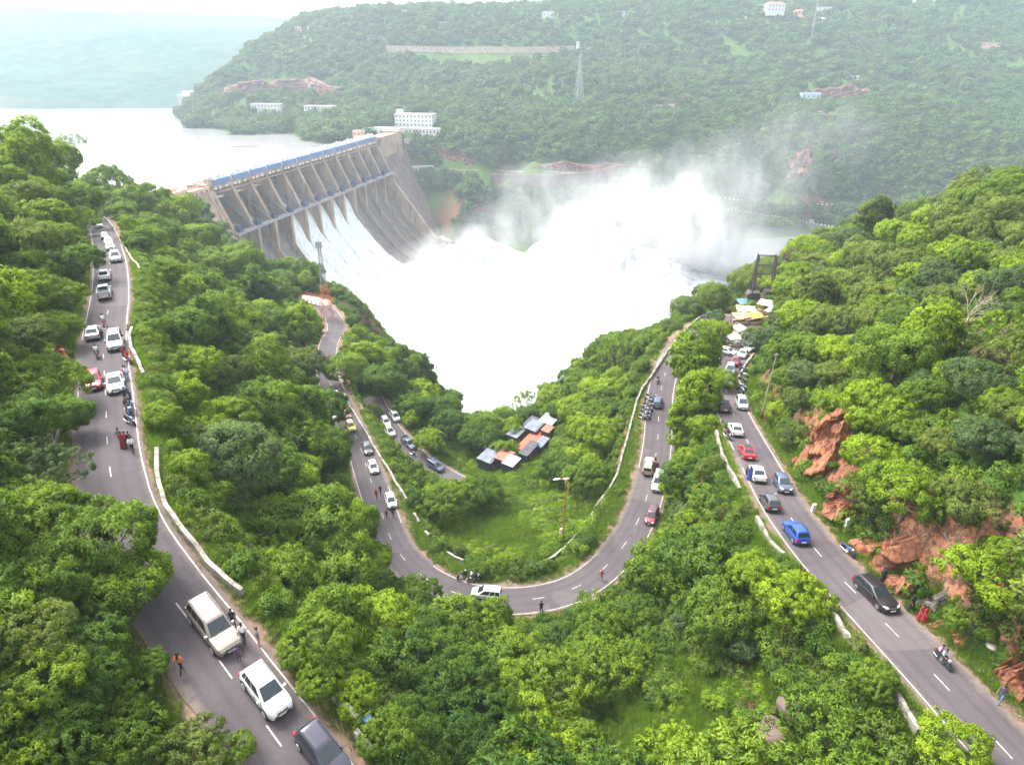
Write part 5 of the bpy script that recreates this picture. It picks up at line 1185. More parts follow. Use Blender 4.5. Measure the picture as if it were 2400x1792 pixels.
# street lamp with two drooping arms
m_och = mat("ochre_painted_pole", (.46, .23, .06), .6, var=.3, vscale=2)
p, t = ground_obj(1319, 1270); sl = empty('street_lamp', p, R(15), 'tall ochre street lamp with two curved arms inside the hairpin bend', 'street lamp')
MB().tube([(0, 0, -.5), (0, 0, 5), (0.05, 0, 9.4)], [.17, .14, .11], 10).build('pole', m_och, sl)
for sx, dz in ((-1, 0), (1, -.8)):
    a = MB().tube([(0, 0, 8.2), (.25*sx+.3, .2*sx, 9.8), (.5*sx+.4, .3*sx, 11.6+dz), (.2*sx+.35, .35*sx, 12.3+dz), (-.9+.3*sx+(1.2 if sx > 0 else 0), .4*sx, 12.9+dz)], [.08, .07, .06, .055, .05], 8).build('arm', m_och, sl)
    b_ = MB(); cx = -1.25+.3*sx+(1.2 if sx > 0 else 0); b_.ball((cx, .4*sx, 12.85+dz), .5, 10, 6, 1.3, .5, .32); b_.build('lamp_head', m_white if sx < 0 else m_cap, a, True)
def pole(u, v, h, lab, m, lean=(0, 0), r=.09):
    p, t = ground_obj(u, v); o = empty('utility_pole', p, 0, lab, 'utility pole')
    MB().tube([(0, 0, -.5), (lean[0], lean[1], h)], [r, r*.7], 8).build('shaft', m, o); MB().box((lean[0], lean[1], h-.3), (.7, .08, .08)).build('cross_bar', m, o); return o
pole(1782, 980, 11.5, 'thin pale pole standing at the foot of the red rock bank', m_cap, (.7, 0))
# transmission mast at the lower left of the spillway
p = bp(770, 757, 81); tm = empty('lattice_mast', (p[0], p[1], float(gz(p[0], p[1]))), R(30), 'slim lattice mast with a red base in front of the falling water', 'mast')
lattice(12, 3.4, 2.2, 5, None, r=.07).build('lower_frame', m_redst, tm)
o = lattice(13, 1.7, .8, 8, None, r=.06).build('upper_frame', m_galv, tm); o.location.z = 11.6
b_ = MB(); b_.bar((0, 0, 24), (0, 0, 27), .12); b_.box((0, 0, 24.4), (1.5, 1.5, .1))
for k in range(6): b_.box((math.cos(k*1.05)*.8, math.sin(k*1.05)*.8, 25.1), (.28, .18, 1.9), k*1.05)
b_.build('antennas', m_galv, tm)
# red guard rail platform by the mast
p = bp(735, 705, 81.5); gd = empty('platform', (p[0], p[1], float(gz(p[0], p[1]))+.3), R(-28), 'red railed concrete platform beside the lattice mast', 'platform')
MB().box((0, 0, -.2), (15, 6, 1.4)).build('slab', mat('pink_concrete', (.50, .33, .27), .9, var=.2, vscale=.6), gd)
b_ = MB()
for x in np.linspace(-7.4, 7.4, 9):
    for y in (-2.9, 2.9): b_.bar((x, y, .4), (x, y, 1.7), .12)
for y in (-2.9, 2.9):
    for z in (1.1, 1.7): b_.bar((-7.4, y, z), (7.4, y, z), .10)
b_.build('railing', m_redst, gd)
# old gantry on the point
m_rust = mat("dark_rusty_steel", (.075, .05, .05), .8, var=.3, vscale=2)
p = bp(1778, 724, 62.5); gn = empty('gantry', (p[0], p[1], float(gz(p[0], p[1]))), R(-8), 'dark rusty steel gantry frame standing on the point above the river', 'gantry')
b_ = MB()
for sx in (-2.4, 2.4):
    for y in (-1.6, 1.6): b_.bar((sx*1.15, y, -1), (sx*.9, y*.5, 13), .36)
    b_.bar((sx*1.1, -1.6, 2), (sx*1.0, 1.2, 7), .12); b_.bar((sx*1.0, -1.2, 7), (sx*.95, .9, 12), .12)
b_.build('leg_frame', m_rust, gn)
b_ = MB()
for z in (4.4, 8.0, 10.4, 12.9): b_.bar((-2.5, 0, z), (2.5, 0, z), .2); b_.bar((-2.5, -1, z), (2.5, -1, z), .12)
b_.bar((-2.6, 0, 4.4), (2.4, 0, 8.0), .1); b_.bar((2.6, 0, 4.4), (-2.4, 0, 8.0), .1); b_.build('cross_beams', m_rust, gn)
b_ = MB(); b_.box((0, 0, .6), (6.8, 4, 1.6)); b_.box((-1.5, 0, 2.2), (2.2, 2.6, 1.8)); b_.box((1.6, 0, 2.5), (1.6, 3, 2.4)); b_.tube([(-2.8, -1.5, 2.2), (-2.8, 1.5, 2.2)], 1.0, 10); b_.tube([(2.9, -1.5, 2.1), (2.9, 1.5, 2.1)], .9, 10); b_.build('winch_block', m_rust, gn)
# stalls with tarpaulins beside the gantry
m_tarps = [mat('beige_tarpaulin', (.46, .37, .26), .7, var=.15, vscale=1), mat('orange_tarpaulin', (.55, .28, .07), .7, var=.2, vscale=1), mat('cream_tarpaulin', (.54, .48, .39), .7, var=.1, vscale=1), mat('blue_tarpaulin', (.10, .22, .50), .6, var=.2, vscale=1), mat('tan_cloth', (.40, .28, .17), .8, var=.2, vscale=1)]
def stall(u, v, h, w_, d_, rz, mt, lab, hgt=2.5, slope=.5):
    p = bp(u, v, h); r_ = empty('stall', (p[0], p[1], float(gz(p[0], p[1]))), rz, lab, 'market stall')
    rows = []
    for i in range(7):
        e = i/6; rows.append([(-w_/2+w_*k/8, -d_/2+d_*e, hgt+slope*(e-.5)-.22*math.sin(math.pi*e)*math.sin(math.pi*k/8)+.06*math.sin(k*2.1+i)) for k in range(9)])
    o = MB().grid(rows).build('awning', mt, r_, True); so_ = o.modifiers.new('t', 'SOLIDIFY'); so_.thickness = .03
    for sx in (-1, 1):
        for sy in (-1, 1): MB().bar((sx*w_/2*.95, sy*d_/2*.95, -.6), (sx*w_/2*.95, sy*d_/2*.95, hgt+slope*sy*.45), .09).build('post', m_bark, r_)
    b_ = MB(); b_.box((0, -d_*.3, .45), (w_*.85, .7, .9)); b_.box((0, d_*.35, .5), (w_*.8, .6, 1.0)); b_.build('counter', m_tarps[4], r_)
for a in [(1752,742,62,6,3,R(-8),m_tarps[2],'long cream tarpaulin stall nearest the gantry'),(1795,748,62,5,3.4,R(-35),m_tarps[0],'beige tarpaulin stall right of the orange awning'),(1768,756,61.6,4,3,R(20),m_tarps[1],'orange awning stall in the middle of the stalls below the gantry'),(1735,758,61.8,4,3,R(10),m_tarps[4],'tan cloth stall at the left end below the gantry'),(1742,728,62.6,3.6,2.6,R(5),m_tarps[3],'blue tarpaulin stall behind the bright tree'),(1810,758,61,4,2.6,R(-50),m_tarps[2],'small cream awning at the right end of the stalls'),(1728,800,62,3.2,2.4,R(30),m_tarps[2],'white cloth stall beside the junction at the left verge'),(1716,820,61,3,2.2,R(10),m_tarps[2],'white awning under the bright trees beside the junction')]: stall(*a)
# the cluster of sheet roofed huts below the hairpin
m_sheet = mat("worn_grey_sheet", (.15, .17, .21), .55, var=.45, vscale=.9); m_sheetd = mat("dark_sheet", (.06, .06, .075), .6, var=.4, vscale=1); m_red = mat("red_terrace_floor", (.42, .10, .06), .85, var=.2, vscale=.5); m_rustsheet = mat("rusty_sheet", (.30, .13, .085), .8, var=.4, vscale=1.2); m_wsheet = mat("white_sheet", (.36, .37, .39), .6, var=.2, vscale=1)
HA = np.array(bp(1180, 1105, 86)); HB = np.array(bp(1292, 1020, 90)); hd = HB-HA; hl = np.linalg.norm(hd[:2]); hrz = math.atan2(hd[1], hd[0])
def hut(e, off, w_, d_, hgt, mt, lab, wall=m_sheetd, tilt=.12, name='hut', lift=0):
    p = HA+hd*e; n_ = np.array([-math.sin(hrz), math.cos(hrz)]); x, y = p[0]+n_[0]*off, p[1]+n_[1]*off
    r_ = empty(name, (x, y, max(HA[2]+(HB[2]-HA[2])*e, float(gz(x, y)))+lift+.4), hrz, lab, 'hut')
    MB().box((0, 0, hgt/2-3), (w_*.94, d_*.9, hgt+6-.25)).build('wall', wall, r_)
    b_ = MB(); nr = max(4, int(w_/.8)); rows = []
    for sy in (-1, 1): rows.append([(-w_/2+w_*k/(2*nr), sy*d_/2, hgt+tilt*sy*d_/2+(.06 if k % 2 else 0)) for k in range(2*nr+1)])
    o = b_.grid(rows).build('roof', mt, r_); so_ = o.modifiers.new('t', 'SOLIDIFY'); so_.thickness = .08
    b_ = MB(); b_.box((-w_*.2, -d_*.45-.03, .9), (.9, .06, 1.8)); b_.build('door', m_rustsheet, r_)
    return r_
ft = empty('terrace', (HA+hd*.5)+np.array([0, 0, 1.2]), hrz, 'red floored terrace in the middle of the sheet roofed huts', 'terrace')
MB().box((0, 0, -2), (hl*.52, 4.6, 6)).build('floor', m_red, ft)
b_ = MB()
for x in np.linspace(-hl*.26, hl*.26, 9): b_.bar((x, -2.2, 1), (x, -2.2, 2), .1)
b_.bar((-hl*.26, -2.2, 2), (hl*.26, -2.2, 2), .1); b_.build('railing', m_sheetd, ft)
for a in [(-.02,3.4,5,3.6,3,m_sheet,'grey sheet roofed hut at the lower left of the hut cluster'),(.04,.3,4.6,3.2,2.8,m_rustsheet,'rusty roofed hut at the lower end of the hut cluster'),(-.04,-2.6,4.2,2.8,2.4,m_wsheet,'white roofed hut at the lowest corner of the cluster'),(.2,4.6,4.0,3,3,m_sheetd,'dark blue roofed hut left of the red terrace'),(.26,6.9,6,1.8,2.4,m_wsheet,'narrow white roof strip behind the dark roofed hut'),(.22,-3.6,6.5,2.2,2.6,m_sheetd,'long dark sheet roof in front of the red terrace'),(.42,-4.3,5,2.0,2.2,m_sheet,'grey roofed lean-to right of the long dark roof'),(.62,5.0,5.5,3,3,m_sheet,'grey roofed hut behind the upper end of the red terrace'),(.78,2.2,5,3.4,3,m_sheet,'patched grey roof hut at the upper part of the cluster'),(.9,4.6,6,2.6,3.2,m_sheetd,'black roofed hut at the top of the cluster'),(1.02,1.8,5.5,2.4,3.2,m_wsheet,'white roofed hut at the top right end of the cluster'),(.66,-2.9,3.4,2.2,2.6,m_rustsheet,'brown roofed hut right of the terrace steps'),(.9,-.9,3.4,2.2,2.6,m_wsheet,'small white roofed hut below the black roofed hut')]: hut(*a)
# house and kerb on the upper left hill
p = bpd(14, 452, hit(14, 452, 0, 600) or 150); building(0, 0, 9, 6, 1, 'pinkish hut with a sloping roof on the left hilltop', R(30), 3.2, 2, m_pink, m_grey, pitched=True, P=p, name='hut', cat='hut')
near_wall([(6,486),(30,470),(58,452)], 'pale rubble wall beside the hut on the left hilltop', .9, .6)
# ------------------------------------------------------------------ red rock beside the right road
m_greyrock = mat("dark_grey_rock", (.13, .11, .105), .95, var=.5, vscale=1.2, bump=.8, bscale=3, spec=.15)
def near_rock(px, hts, lab, amp=.8, thick=2.5, tilt=.35, seed=0, m=m_rock, fwd=1.3):
    base = []; 
    for u, v in px:
        t = hit(u, v, 0, 600, 20); f = (t-fwd)/t; q = bpd(u, v, t*f); base.append((q[0], q[1], float(gz(q[0], q[1])))) 
    return rock_face(base, [h*1.15 for h in hts], 'rock_outcrop', m, lab, 'rock', amp*1.25, thick, tilt*.45, 120, 56, seed=seed, jag=.35)
near_rock([(1866,1075),(1890,1090),(1925,1092),(1955,1075)], [6,10,11.5,9], 'tall smooth red rock slab above the road bend', 1.0, 3, .45, 21)
near_rock([(1780,985),(1805,988),(1832,978)], [3.2,4.6,4.0], 'small red rock patch beside the thin pale pole', .6, 2, .4, 22)
near_rock([(1925,1195),(1950,1215),(1990,1215),(2020,1195)], [5,7,7,5], 'orange rock streak below the tall red slab', .8, 2.5, .5, 23)
near_rock([(2005,1250),(2062,1290),(2112,1330),(2160,1352)], [4,5.0,5.2,3.6], 'broad orange rock wall beside the black estate car', .9, 3, .45, 24)
near_rock([(2160,1372),(2190,1388),(2222,1398)], [2.2,2.8,2.2], 'dark grey rock shoulder right of the broad orange wall', .5, 2.0, .5, 25, m_greyrock)
near_rock([(2225,1405),(2270,1430),(2320,1452)], [2.4,3.0,2.6], 'reddish rocks under the yellow green trees at the right edge', .8, 2.5, .35, 26)
near_rock([(2360,1520),(2400,1560),(2440,1590)], [3.5,4.5,4], 'red rock at the right picture edge beside the road', .8, 2.5, .35, 27)
near_rock([(128,850),(145,855),(160,845)], [3,4,3.4], 'brown earthy rock in the gap left of the red car', .6, 2, .35, 28)
def boulder(u, v, r, lab, m=m_rock, sq=.7):
    p, t = ground_obj(u, v); rg = np.random.default_rng(int(u)); b_ = MB(); b_.ball((0, 0, 0), 1, 22, 14)
    V = np.array(b_.v); V = V*(1+.32*fbm(V*1.3+u, 4, 5)[:, None]); V[:, 2] *= sq; b_.v = [tuple(x*r) for x in V]
    o = b_.build('boulder', m, None, 40); o.location = (p[0], p[1], p[2]+r*.25); tag(o, lab, 'boulder')
boulder(1855, 1668, 1.35, 'large round brown boulder in the scrub, upper of two', m_brown); boulder(1810, 1722, 1.5, 'wide flat brown boulder in the scrub, lower of two', m_brown, .5)
boulder(1755, 1655, .6, 'small pinkish stone left of the large round boulder'); boulder(1660, 1565, .7, 'small grey stone at the upper edge of the scrub slope', m_brown)
boulder(2275, 1440, 1.2, 'pale pink boulder under the tree at the right', m_rockf); boulder(2255, 1512, .45, 'orange stone on the verge opposite the motorcycle'); boulder(2300, 1574, .3, 'small white stone on the right verge', m_white); boulder(2325, 1515, .45, 'pale stone under the right hand tree', m_cap)
boulder(142, 838, 1.3, 'pale boulder in the earthy gap left of the road', m_rockf)
# bare trees
for u, v, h, lab, sc in ((2258,778,9,'tall bare pale tree on the right hill',1), (2252,840,5,'small bare dead tree below the tall bare one',1), (2245,1300,5,'grey leafless shrub above the broad orange rock',1), (110,1105,6,'pale leafless tree beside the left road',1), (2370,800,5,'bare brown tree at the right edge of the hill',1)):
    p, t = ground_obj(u, v); o = link('bare_tree', bare_mesh(int(u+v), h)); o.location = p; tag(o, lab, 'tree')
# ================================================================== vehicles
def paint(name, col, metal=.25):
    if name in _mats: return _mats[name]
    m = mat(name, col, .38, metal, spec=.5, coat=.45); return m
PAINT = {'white': paint('white_car_paint', (.62, .62, .61), 0), 'silver': paint('silver_car_paint', (.46, .48, .50), .5), 'champagne': paint('champagne_car_paint', (.34, .28, .24), .35), 'red': paint('red_car_paint', (.50, .012, .022), .1), 'maroon': paint('maroon_car_paint', (.22, .02, .035), .2),
 'black': paint('black_car_paint', (.022, .016, .018), .2), 'grey': paint('dark_grey_car_paint', (.085, .085, .095), .4), 'slate': paint('slate_blue_car_paint', (.09, .11, .17), .4), 'purple': paint('grey_purple_car_paint', (.062, .060, .085), .4), 'blue': paint('bright_blue_car_paint', (.012, .07, .38), .2), 'yellow': paint('yellow_car_paint', (.80, .62, .03), 0), 'beige': paint('beige_car_paint', (.40, .33, .27), .3), 'paleblue': paint('pale_blue_car_paint', (.42, .48, .60), .3), 'pink': paint('faded_red_paint', (.62, .34, .36), 0)}
m_glass = mat('car_glass', (.018, .026, .032), .06, spec=.8); m_tyre = mat('black_tyre', (.018, .018, .018), .85); m_rim = mat('alloy_rim', (.48, .48, .50), .35, .7)
m_trim = mat('black_plastic_trim', (.022, .022, .024), .55); m_hl = mat('clear_headlamp', (.72, .75, .78), .12, spec=.8); m_tl = mat('red_lamp_lens', (.52, .015, .02), .2, spec=.7); m_plate = mat('white_number_plate', (.75, .75, .70), .5); m_chrome = mat('chrome_trim', (.62, .62, .64), .18, .9)
SPEC = {  # length, width, height, belt, hood, trunk top, cabin base rear/front, roof rear/front (fractions from the rear), clearance
 'hatch': (3.85, 1.70, 1.50, .93, .90, .93, .015, .76, .09, .54, .20), 'cross': (4.0, 1.76, 1.60, 1.0, .98, 1.0, .015, .75, .10, .53, .22), 'sedan': (4.45, 1.74, 1.46, .93, .90, .97, .13, .745, .27, .56, .19),
 'suv': (4.75, 1.88, 1.84, 1.10, 1.09, 1.10, .012, .74, .05, .56, .28), 'mpv': (4.45, 1.76, 1.70, 1.0, .98, 1.0, .012, .80, .06, .58, .21), 'estate': (4.8, 1.85, 1.50, .95, .92, .95, .02, .75, .12, .54, .19),
 'pickup': (5.0, 1.84, 1.78, 1.05, 1.05, 1.05, .38, .745, .41, .60, .30)}
CARS = {}
def car_parts(kind):
    L, Wd, H, belt, hood, trunk, c0, c1, r0, r1, cl = SPEC[kind]; w = Wd/2; X = lambda f: (f-.5)*L
    parts = []                                   # (name, mesh, slot kind, children)
    b = MB(); rows = []
    fr = [0, .012, .04, .10, .2, .3, .4, .5, .6, .7, c1, .84, .92, .965, .99, 1.0]
    for f in sorted(fr):
        e = 1-.20*max(0, (f-.88)/.12)**2-.14*max(0, (.10-f)/.10)**2
        if f <= c0+.001: zt = trunk-.10*max(0, (.03-f)/.03) if kind != 'pickup' else trunk
        elif f < c1: zt = belt
        else: zt = belt+(hood-belt)*min(1, (f-c1)/.04) - (.17+.06*(kind in ('hatch', 'sedan', 'estate')))*max(0, (f-c1)/(1-c1))**1.9
        if f > .985: zt -= .12
        if f < .006: zt -= .10
        zb = cl+.06*max(0, (f-.9)/.1)+.08*max(0, (.1-f)/.1); ww = w*e; k = zt-zb
        half = [(0, zb), (.78*ww, zb), (.95*ww, zb+.10*k), (1.0*ww, zb+.30*k), (1.0*ww, zb+.62*k), (.975*ww, zb+.84*k), (.90*ww, zb+.965*k), (.70*ww, zt), (0, zt+(.035 if f > c1 else .012))]
        rows.append([(X(f), y, z) for y, z in half]+[(X(f), -y, z) for y, z in half[-2:0:-1]])
    b.grid(rows, True); n = len(rows[0]); b.add(rows[0], [tuple(range(n))]); b.add(rows[-1], [tuple(reversed(range(n)))])
    # cabin shell
    zb, zr = belt-.03, H; wb, wr = w*.90, w*.735
    xs = (X(c0), X(c1), X(r0), X(r1)); cp = []
    def ring(x0, x1, yy, z, cr=.0): return [(x0, -yy*.93, z), (x0+.10, -yy, z), (x1-.14, -yy, z), (x1, -yy*.90, z), (x1, yy*.90, z), (x1-.14, yy, z), (x0+.10, yy, z), (x0, yy*.93, z)]
    R0 = ring(xs[0], xs[1], wb, zb); R1 = ring(xs[2], xs[3], wr, zr-.055); R2 = ring(xs[2]+.05, xs[3]-.06, wr*.93, zr-.012); R3 = ring(xs[2]+.25, xs[3]-.3, wr*.6, zr+.012)
    b.grid([R0, R1, R2, R3], True); b.add(R3, [tuple(range(8))])
    if kind == 'pickup':
        pass
    if kind in ('suv', 'cross', 'mpv'):
        pass
    parts.append(('body', b.mesh('body', PAINT['white'], 38), 'paint', []))
    # glass panels lying on the cabin shell
    def patch(A, B, C_, D, u0, u1, v0, v1, off, m, th=.02, v1b=None):
        A, B, C_, D = map(Vector, (A, B, C_, D)); nrm = (B-A).cross(D-A).normalized()
        def P(u, v): return (A*(1-u)+B*u)*(1-v)+(D*(1-u)+C_*u)*v
        q = [P(u0, v0), P(u1, v0), P(u1, v1), P(u0, v1 if v1b is None else v1b)]; mid = (A+B+C_+D)/4
        if nrm.dot(mid-Vector((0, 0, mid.z*.8))) < 0: nrm = -nrm
        return MB().add([p+nrm*off for p in q]+[p-nrm*th for p in q], [(0, 1, 2, 3), (7, 6, 5, 4), (0, 4, 5, 1), (1, 5, 6, 2), (2, 6, 7, 3), (3, 7, 4, 0)])
    wsA, wsB, wsC, wsD = R0[3], R0[4], R1[4], R1[3]
    parts.append(('windscreen', patch(wsA, wsB, wsC, wsD, .03, .97, .07, .93, .012, m_glass).mesh('windscreen', m_glass), None, [('wiper', MB().bar(Vector(wsA)+Vector((.03, .25, .07)), Vector(wsA)+Vector((-.10, .85, .22)), .025).mesh('wiper', m_trim))]))
    parts.append(('rear_window', patch(R0[7], R0[0], R1[0], R1[7], .06, .94, .22 if kind != 'sedan' else .10, .90, .012, m_glass).mesh('rear_window', m_glass), None, []))
    segs = {'pickup': [(.06, .94)], 'suv': [(.03, .25), (.28, .53), (.56, .93)], 'mpv': [(.03, .25), (.28, .53), (.56, .95)], 'estate': [(.04, .22), (.25, .52), (.55, .93)]}.get(kind, [(.06, .20), (.23, .53), (.56, .93)] if kind != 'sedan' else [(.12, .50), (.53, .92)])
    for sy in (0, 1):
        A, B, C_, D = (R0[1], R0[2], R1[2], R1[1]) if sy == 0 else (R0[6], R0[5], R1[5], R1[6])
        for u0, u1 in segs: parts.append(('side_window', patch(A, B, C_, D, u0, u1, .10, .92, .012, m_glass).mesh('side_window', m_glass), None, []))
    # lamps, grille, bumper trim, plates
    zf = cl+(hood-cl)*.60; xf = X(1.0)
    for sy in (-1, 1):
        hb = MB(); hb.add([(xf-.02, sy*w*.42, zf+.02), (xf-.07, sy*w*.72, zf+.05), (xf-.36, sy*w*.93, zf+.17), (xf-.30, sy*w*.80, zf+.205), (xf-.12, sy*w*.46, zf+.13), (xf-.14, sy*w*.42, zf), (xf-.40, sy*w*.82, zf)], [(0, 1, 4), (1, 2, 3), (1, 3, 4), (0, 5, 6, 1), (1, 6, 2)])
        parts.append(('headlight', hb.mesh('headlight', m_hl), None, []))
        zt = cl+(trunk-cl)*.70; tall = .34 if kind in ('suv', 'mpv', 'hatch', 'cross', 'pickup') else .18
        tb = MB().box((X(0)+.10, sy*w*.82, zt), (.24, .22, tall), 0, .9); parts.append(('tail_light', tb.mesh('tail_light', m_tl), None, []))
        parts.append(('mirror', MB().box((X(c1)-.30, sy*(w*.93+.10), belt+.06), (.16, .22, .15), sy*.25, .85).mesh('mirror', PAINT['white']), 'paint', []))
    g = MB(); g.box((xf-.035, 0, zf-.02), (.10, w*.86, .15)); g.box((xf-.015, 0, cl+.17), (.12, w*1.25, .14)); parts.append(('grille', g.mesh('grille', m_trim), None, [('chrome_bar', MB().box((xf+.018, 0, zf+.0), (.02, w*.7, .04)).mesh('chrome_bar', m_chrome))]))
    parts.append(('number_plate', MB().box((xf+.05, 0, cl+.22), (.02, .5, .11)).mesh('number_plate', m_plate), None, []))
    rb = MB(); rb.box((X(0)+.02, 0, cl+.16), (.14, w*1.5, .16)); parts.append(('rear_bumper', rb.mesh('rear_bumper', m_trim), None, [('number_plate', MB().box((X(0)-.045, 0, cl+.38), (.02, .5, .12)).mesh('number_plate', m_plate))]))
    sk = MB()
    for sy in (-1, 1): sk.box((0, sy*(w-.03), cl+.06), (L*.52, .08, .13))
    parts.append(('sill_trim', sk.mesh('sill_trim', m_trim), None, []))
    dl = MB()
    for sy in (-1, 1):
        for f in ((.28, .50, .70) if kind != 'pickup' else (.40, .70)): dl.box((X(f), sy*(w+.001), cl+(belt-cl)*.52), (.014, .012, (belt-cl)*.74))
        for f in ((.31, .53) if kind != 'pickup' else (.44,)): dl.box((X(f)+.05, sy*(w+.01), belt-.13), (.17, .03, .035))
    parts.append(('door_seams', dl.mesh('door_seams', m_trim), None, []))
    if kind in ('suv', 'cross', 'mpv'):
        for sy in (-1, 1): parts.append(('roof_rail', MB().tube([(xs[2]+.15, sy*wr*.86, H-.01), (xs[2]+.3, sy*wr*.88, H+.055), (xs[3]-.3, sy*wr*.88, H+.055), (xs[3]-.12, sy*wr*.86, H-.01)], .022, 6).mesh('roof_rail', m_chrome if kind == 'mpv' else m_trim), None, []))
    if kind == 'pickup':
        bed = MB()
        bed.box((X(.19), 0, belt+.02), (L*.35, w*1.7, .05)); parts.append(('load_bed', bed.mesh('load_bed', m_trim), None, []))
        bw = MB(); bw.box((X(.19), w*.92, belt+.16), (L*.37, .08, .34)); bw.box((X(.19), -w*.92, belt+.16), (L*.37, .08, .34)); bw.box((X(.01), 0, belt+.16), (.08, w*1.8, .34)); parts.append(('bed_side', bw.mesh('bed_side', PAINT['white']), 'paint', []))
    r = .325 if kind in ('hatch', 'sedan', 'estate', 'mpv') else .37
    for fx_ in (.185, .815):
        for sy in (-1, 1):
            arch = MB().tube([(X(fx_), sy*(w-.10), r), (X(fx_), sy*(w+.004), r)], r+.065, 18).mesh('wheel_arch', m_trim)
            ty = MB().tube([(X(fx_), sy*(w-.20), r), (X(fx_), sy*(w-.17), r), (X(fx_), sy*(w-.0), r), (X(fx_), sy*(w+.03), r)], [r*.86, r, r, r*.9], 18).mesh('tyre', m_tyre, 40)
            rm = MB()
            rm.tube([(X(fx_), sy*(w+.02), r), (X(fx_), sy*(w+.038), r)], r*.30, 10)
            for q in range(5): a = q*1.2566; rm.bar((X(fx_), sy*(w+.030), r), (X(fx_)+math.cos(a)*r*.62, sy*(w+.034), r+math.sin(a)*r*.62), .085, .02)
            for q in range(12): a, c_ = q*.5236, (q+1)*.5236; rm.bar((X(fx_)+math.cos(a)*r*.64, sy*(w+.033), r+math.sin(a)*r*.64), (X(fx_)+math.cos(c_)*r*.64, sy*(w+.033), r+math.sin(c_)*r*.64), .05, .02)
            parts.append(('wheel', ty, None, [('rim', rm.mesh('rim', m_rim)), ('wheel_arch', arch)]))
    return parts
def make_car(kind, colr, loc, rz, label, tilt=(0, 0), scale=1.0, name='car', cat='car', group='cars on the hill roads', roofcol=None):
    if kind not in CARS: CARS[kind] = car_parts(kind)
    root = empty(name, loc, 0, label, cat, group); root.rotation_euler = (tilt[0], tilt[1], rz); root.scale = (scale,)*3
    for nm, me, pk, kids in CARS[kind]:
        o = link(nm, me, root)
        if pk == 'paint': o.material_slots[0].link = 'OBJECT'; o.material_slots[0].material = PAINT[colr]
        for kn, km in kids: link(kn, km, o)
    if roofcol:
        L, Wd, H, belt, hood, trunk, c0, c1, r0, r1, cl = SPEC[kind]
        MB().box(((r0+r1)/2*L-.5*L, 0, H+.006), ((r1-r0)*L-.35, Wd*.62, .03), 0, .95).build('roof_panel', PAINT[roofcol], root)
    return root
def near_road(p):
    best = None
    for k, L in RL.items():
        d = np.hypot(L[:, 0]-p[0], L[:, 1]-p[1]); i = int(d.argmin())
        if best is None or d[i] < best[0]: best = (d[i], k, i)
    _, k, i = best; L = RL[k]; a, b_ = L[max(i-2, 0)], L[min(i+2, len(L)-1)]; T = (b_-a)/np.linalg.norm(b_-a)
    off = float(np.dot(np.array(p[:2])-L[i, :2], [-T[1], T[0]]))
    return k, L[i], T, off
OCC = []
def on_road(u, v, lift):
    """ground point of something whose middle (lift above the road) shows at u, v"""
    D = None; t = hit(u, v, lift+.28, 700, 20); p = np.array(bpd(u, v, t)); k, c, T, off = near_road(p)
    z = c[2] if abs(off) < HW[k]+1.0 else float(gz(p[0], p[1]))+.05
    return (p[0], p[1], z), T, t
LAND = []
def put_car(kind, colr, u, v, face, label, turn=0.0, short=None, **kw):
    p, T, t = on_road(u, v, SPEC[kind][2]*.45)
    a = math.atan2(T[1], T[0]); q = np.array(p)+np.array([math.cos(a), math.sin(a), T[2]])*2
    (u0, v0, _), (u1, v1, _) = proj(np.array(p)), proj(q)
    fwd = {'T': v1 > v0, 'A': v1 < v0, 'L': u1 < u0, 'R': u1 > u0}[face]
    sl = math.asin(T[2]); 
    if not fwd: a += math.pi; sl = -sl
    o = make_car(kind, colr, (p[0], p[1], p[2]+.01), a+R(turn), label, (0, -sl), **kw)
    LAND.append((short or label, u, v)); return o
put_car('suv','champagne',497,1457,'T','large champagne car behind the white car on the near left road',0,'the champagne car')
put_car('cross','white',621,1611,'T','white car with a leaf overhanging its roof on the near left road',0,'the near white car')
put_car('cross','purple',752,1752,'T','dark grey purple car cut by the bottom edge on the left road',0,'the grey purple car')
put_car('hatch','red',218,892,'T','bright red small car on the left road beside a white saloon',0,'the bright red car')
put_car('sedan','white',270,896,'T','white saloon coming down the left road beside the bright red car',0,'the saloon beside the red car')
put_car('suv','silver',269,798,'T','silver car with a dark roof on the left road, behind the white saloon',0,'the dark roofed silver car',roofcol='slate')
put_car('sedan','silver',218,778,'A','silver saloon going up the left road beside the dark roofed silver car',0,'the silver saloon')
put_car('pickup','silver',244,683,'A','silver open backed truck with a dark load going up the left road',0,'the silver truck')
put_car('sedan','white',244,644,'A','white saloon just ahead of the silver open backed truck',0,'the white saloon ahead of the truck')
put_car('suv','silver',270,602,'T','silver large car with dark bumper at the front of the far queue',0,'the front car of the far queue')
put_car('hatch','white',258,578,'T','white car second in the far queue on the left road')
put_car('hatch','silver',254,566,'T','silver car third in the far queue on the left road')
put_car('hatch','grey',246,553,'T','dark grey car at the back of the far queue on the left road')
put_car('mpv','white',231,527,'T','white van near the top of the left road, nearest of three',0,'the white van at the road top',name='van',cat='van')
put_car('hatch','white',214,508,'T','white car between two white vehicles at the top of the left road')
put_car('mpv','white',211,490,'T','white van at the far top of the left road',0,None,name='van',cat='van')
put_car('estate','black',2054,1390,'T','black estate car with bright wheels on the near right road',0,'the black estate car')
put_car('cross','blue',1867,1245,'A','bright blue car going up the right road',0,'the bright blue car')
put_car('hatch','grey',1805,1174,'A','dark grey hatchback going up the right road in front of the blue car',0,'the dark grey hatchback')
put_car('hatch','slate',1835,1134,'T','slate blue hatchback facing down beside the dark grey hatchback',0,'the slate blue hatchback')
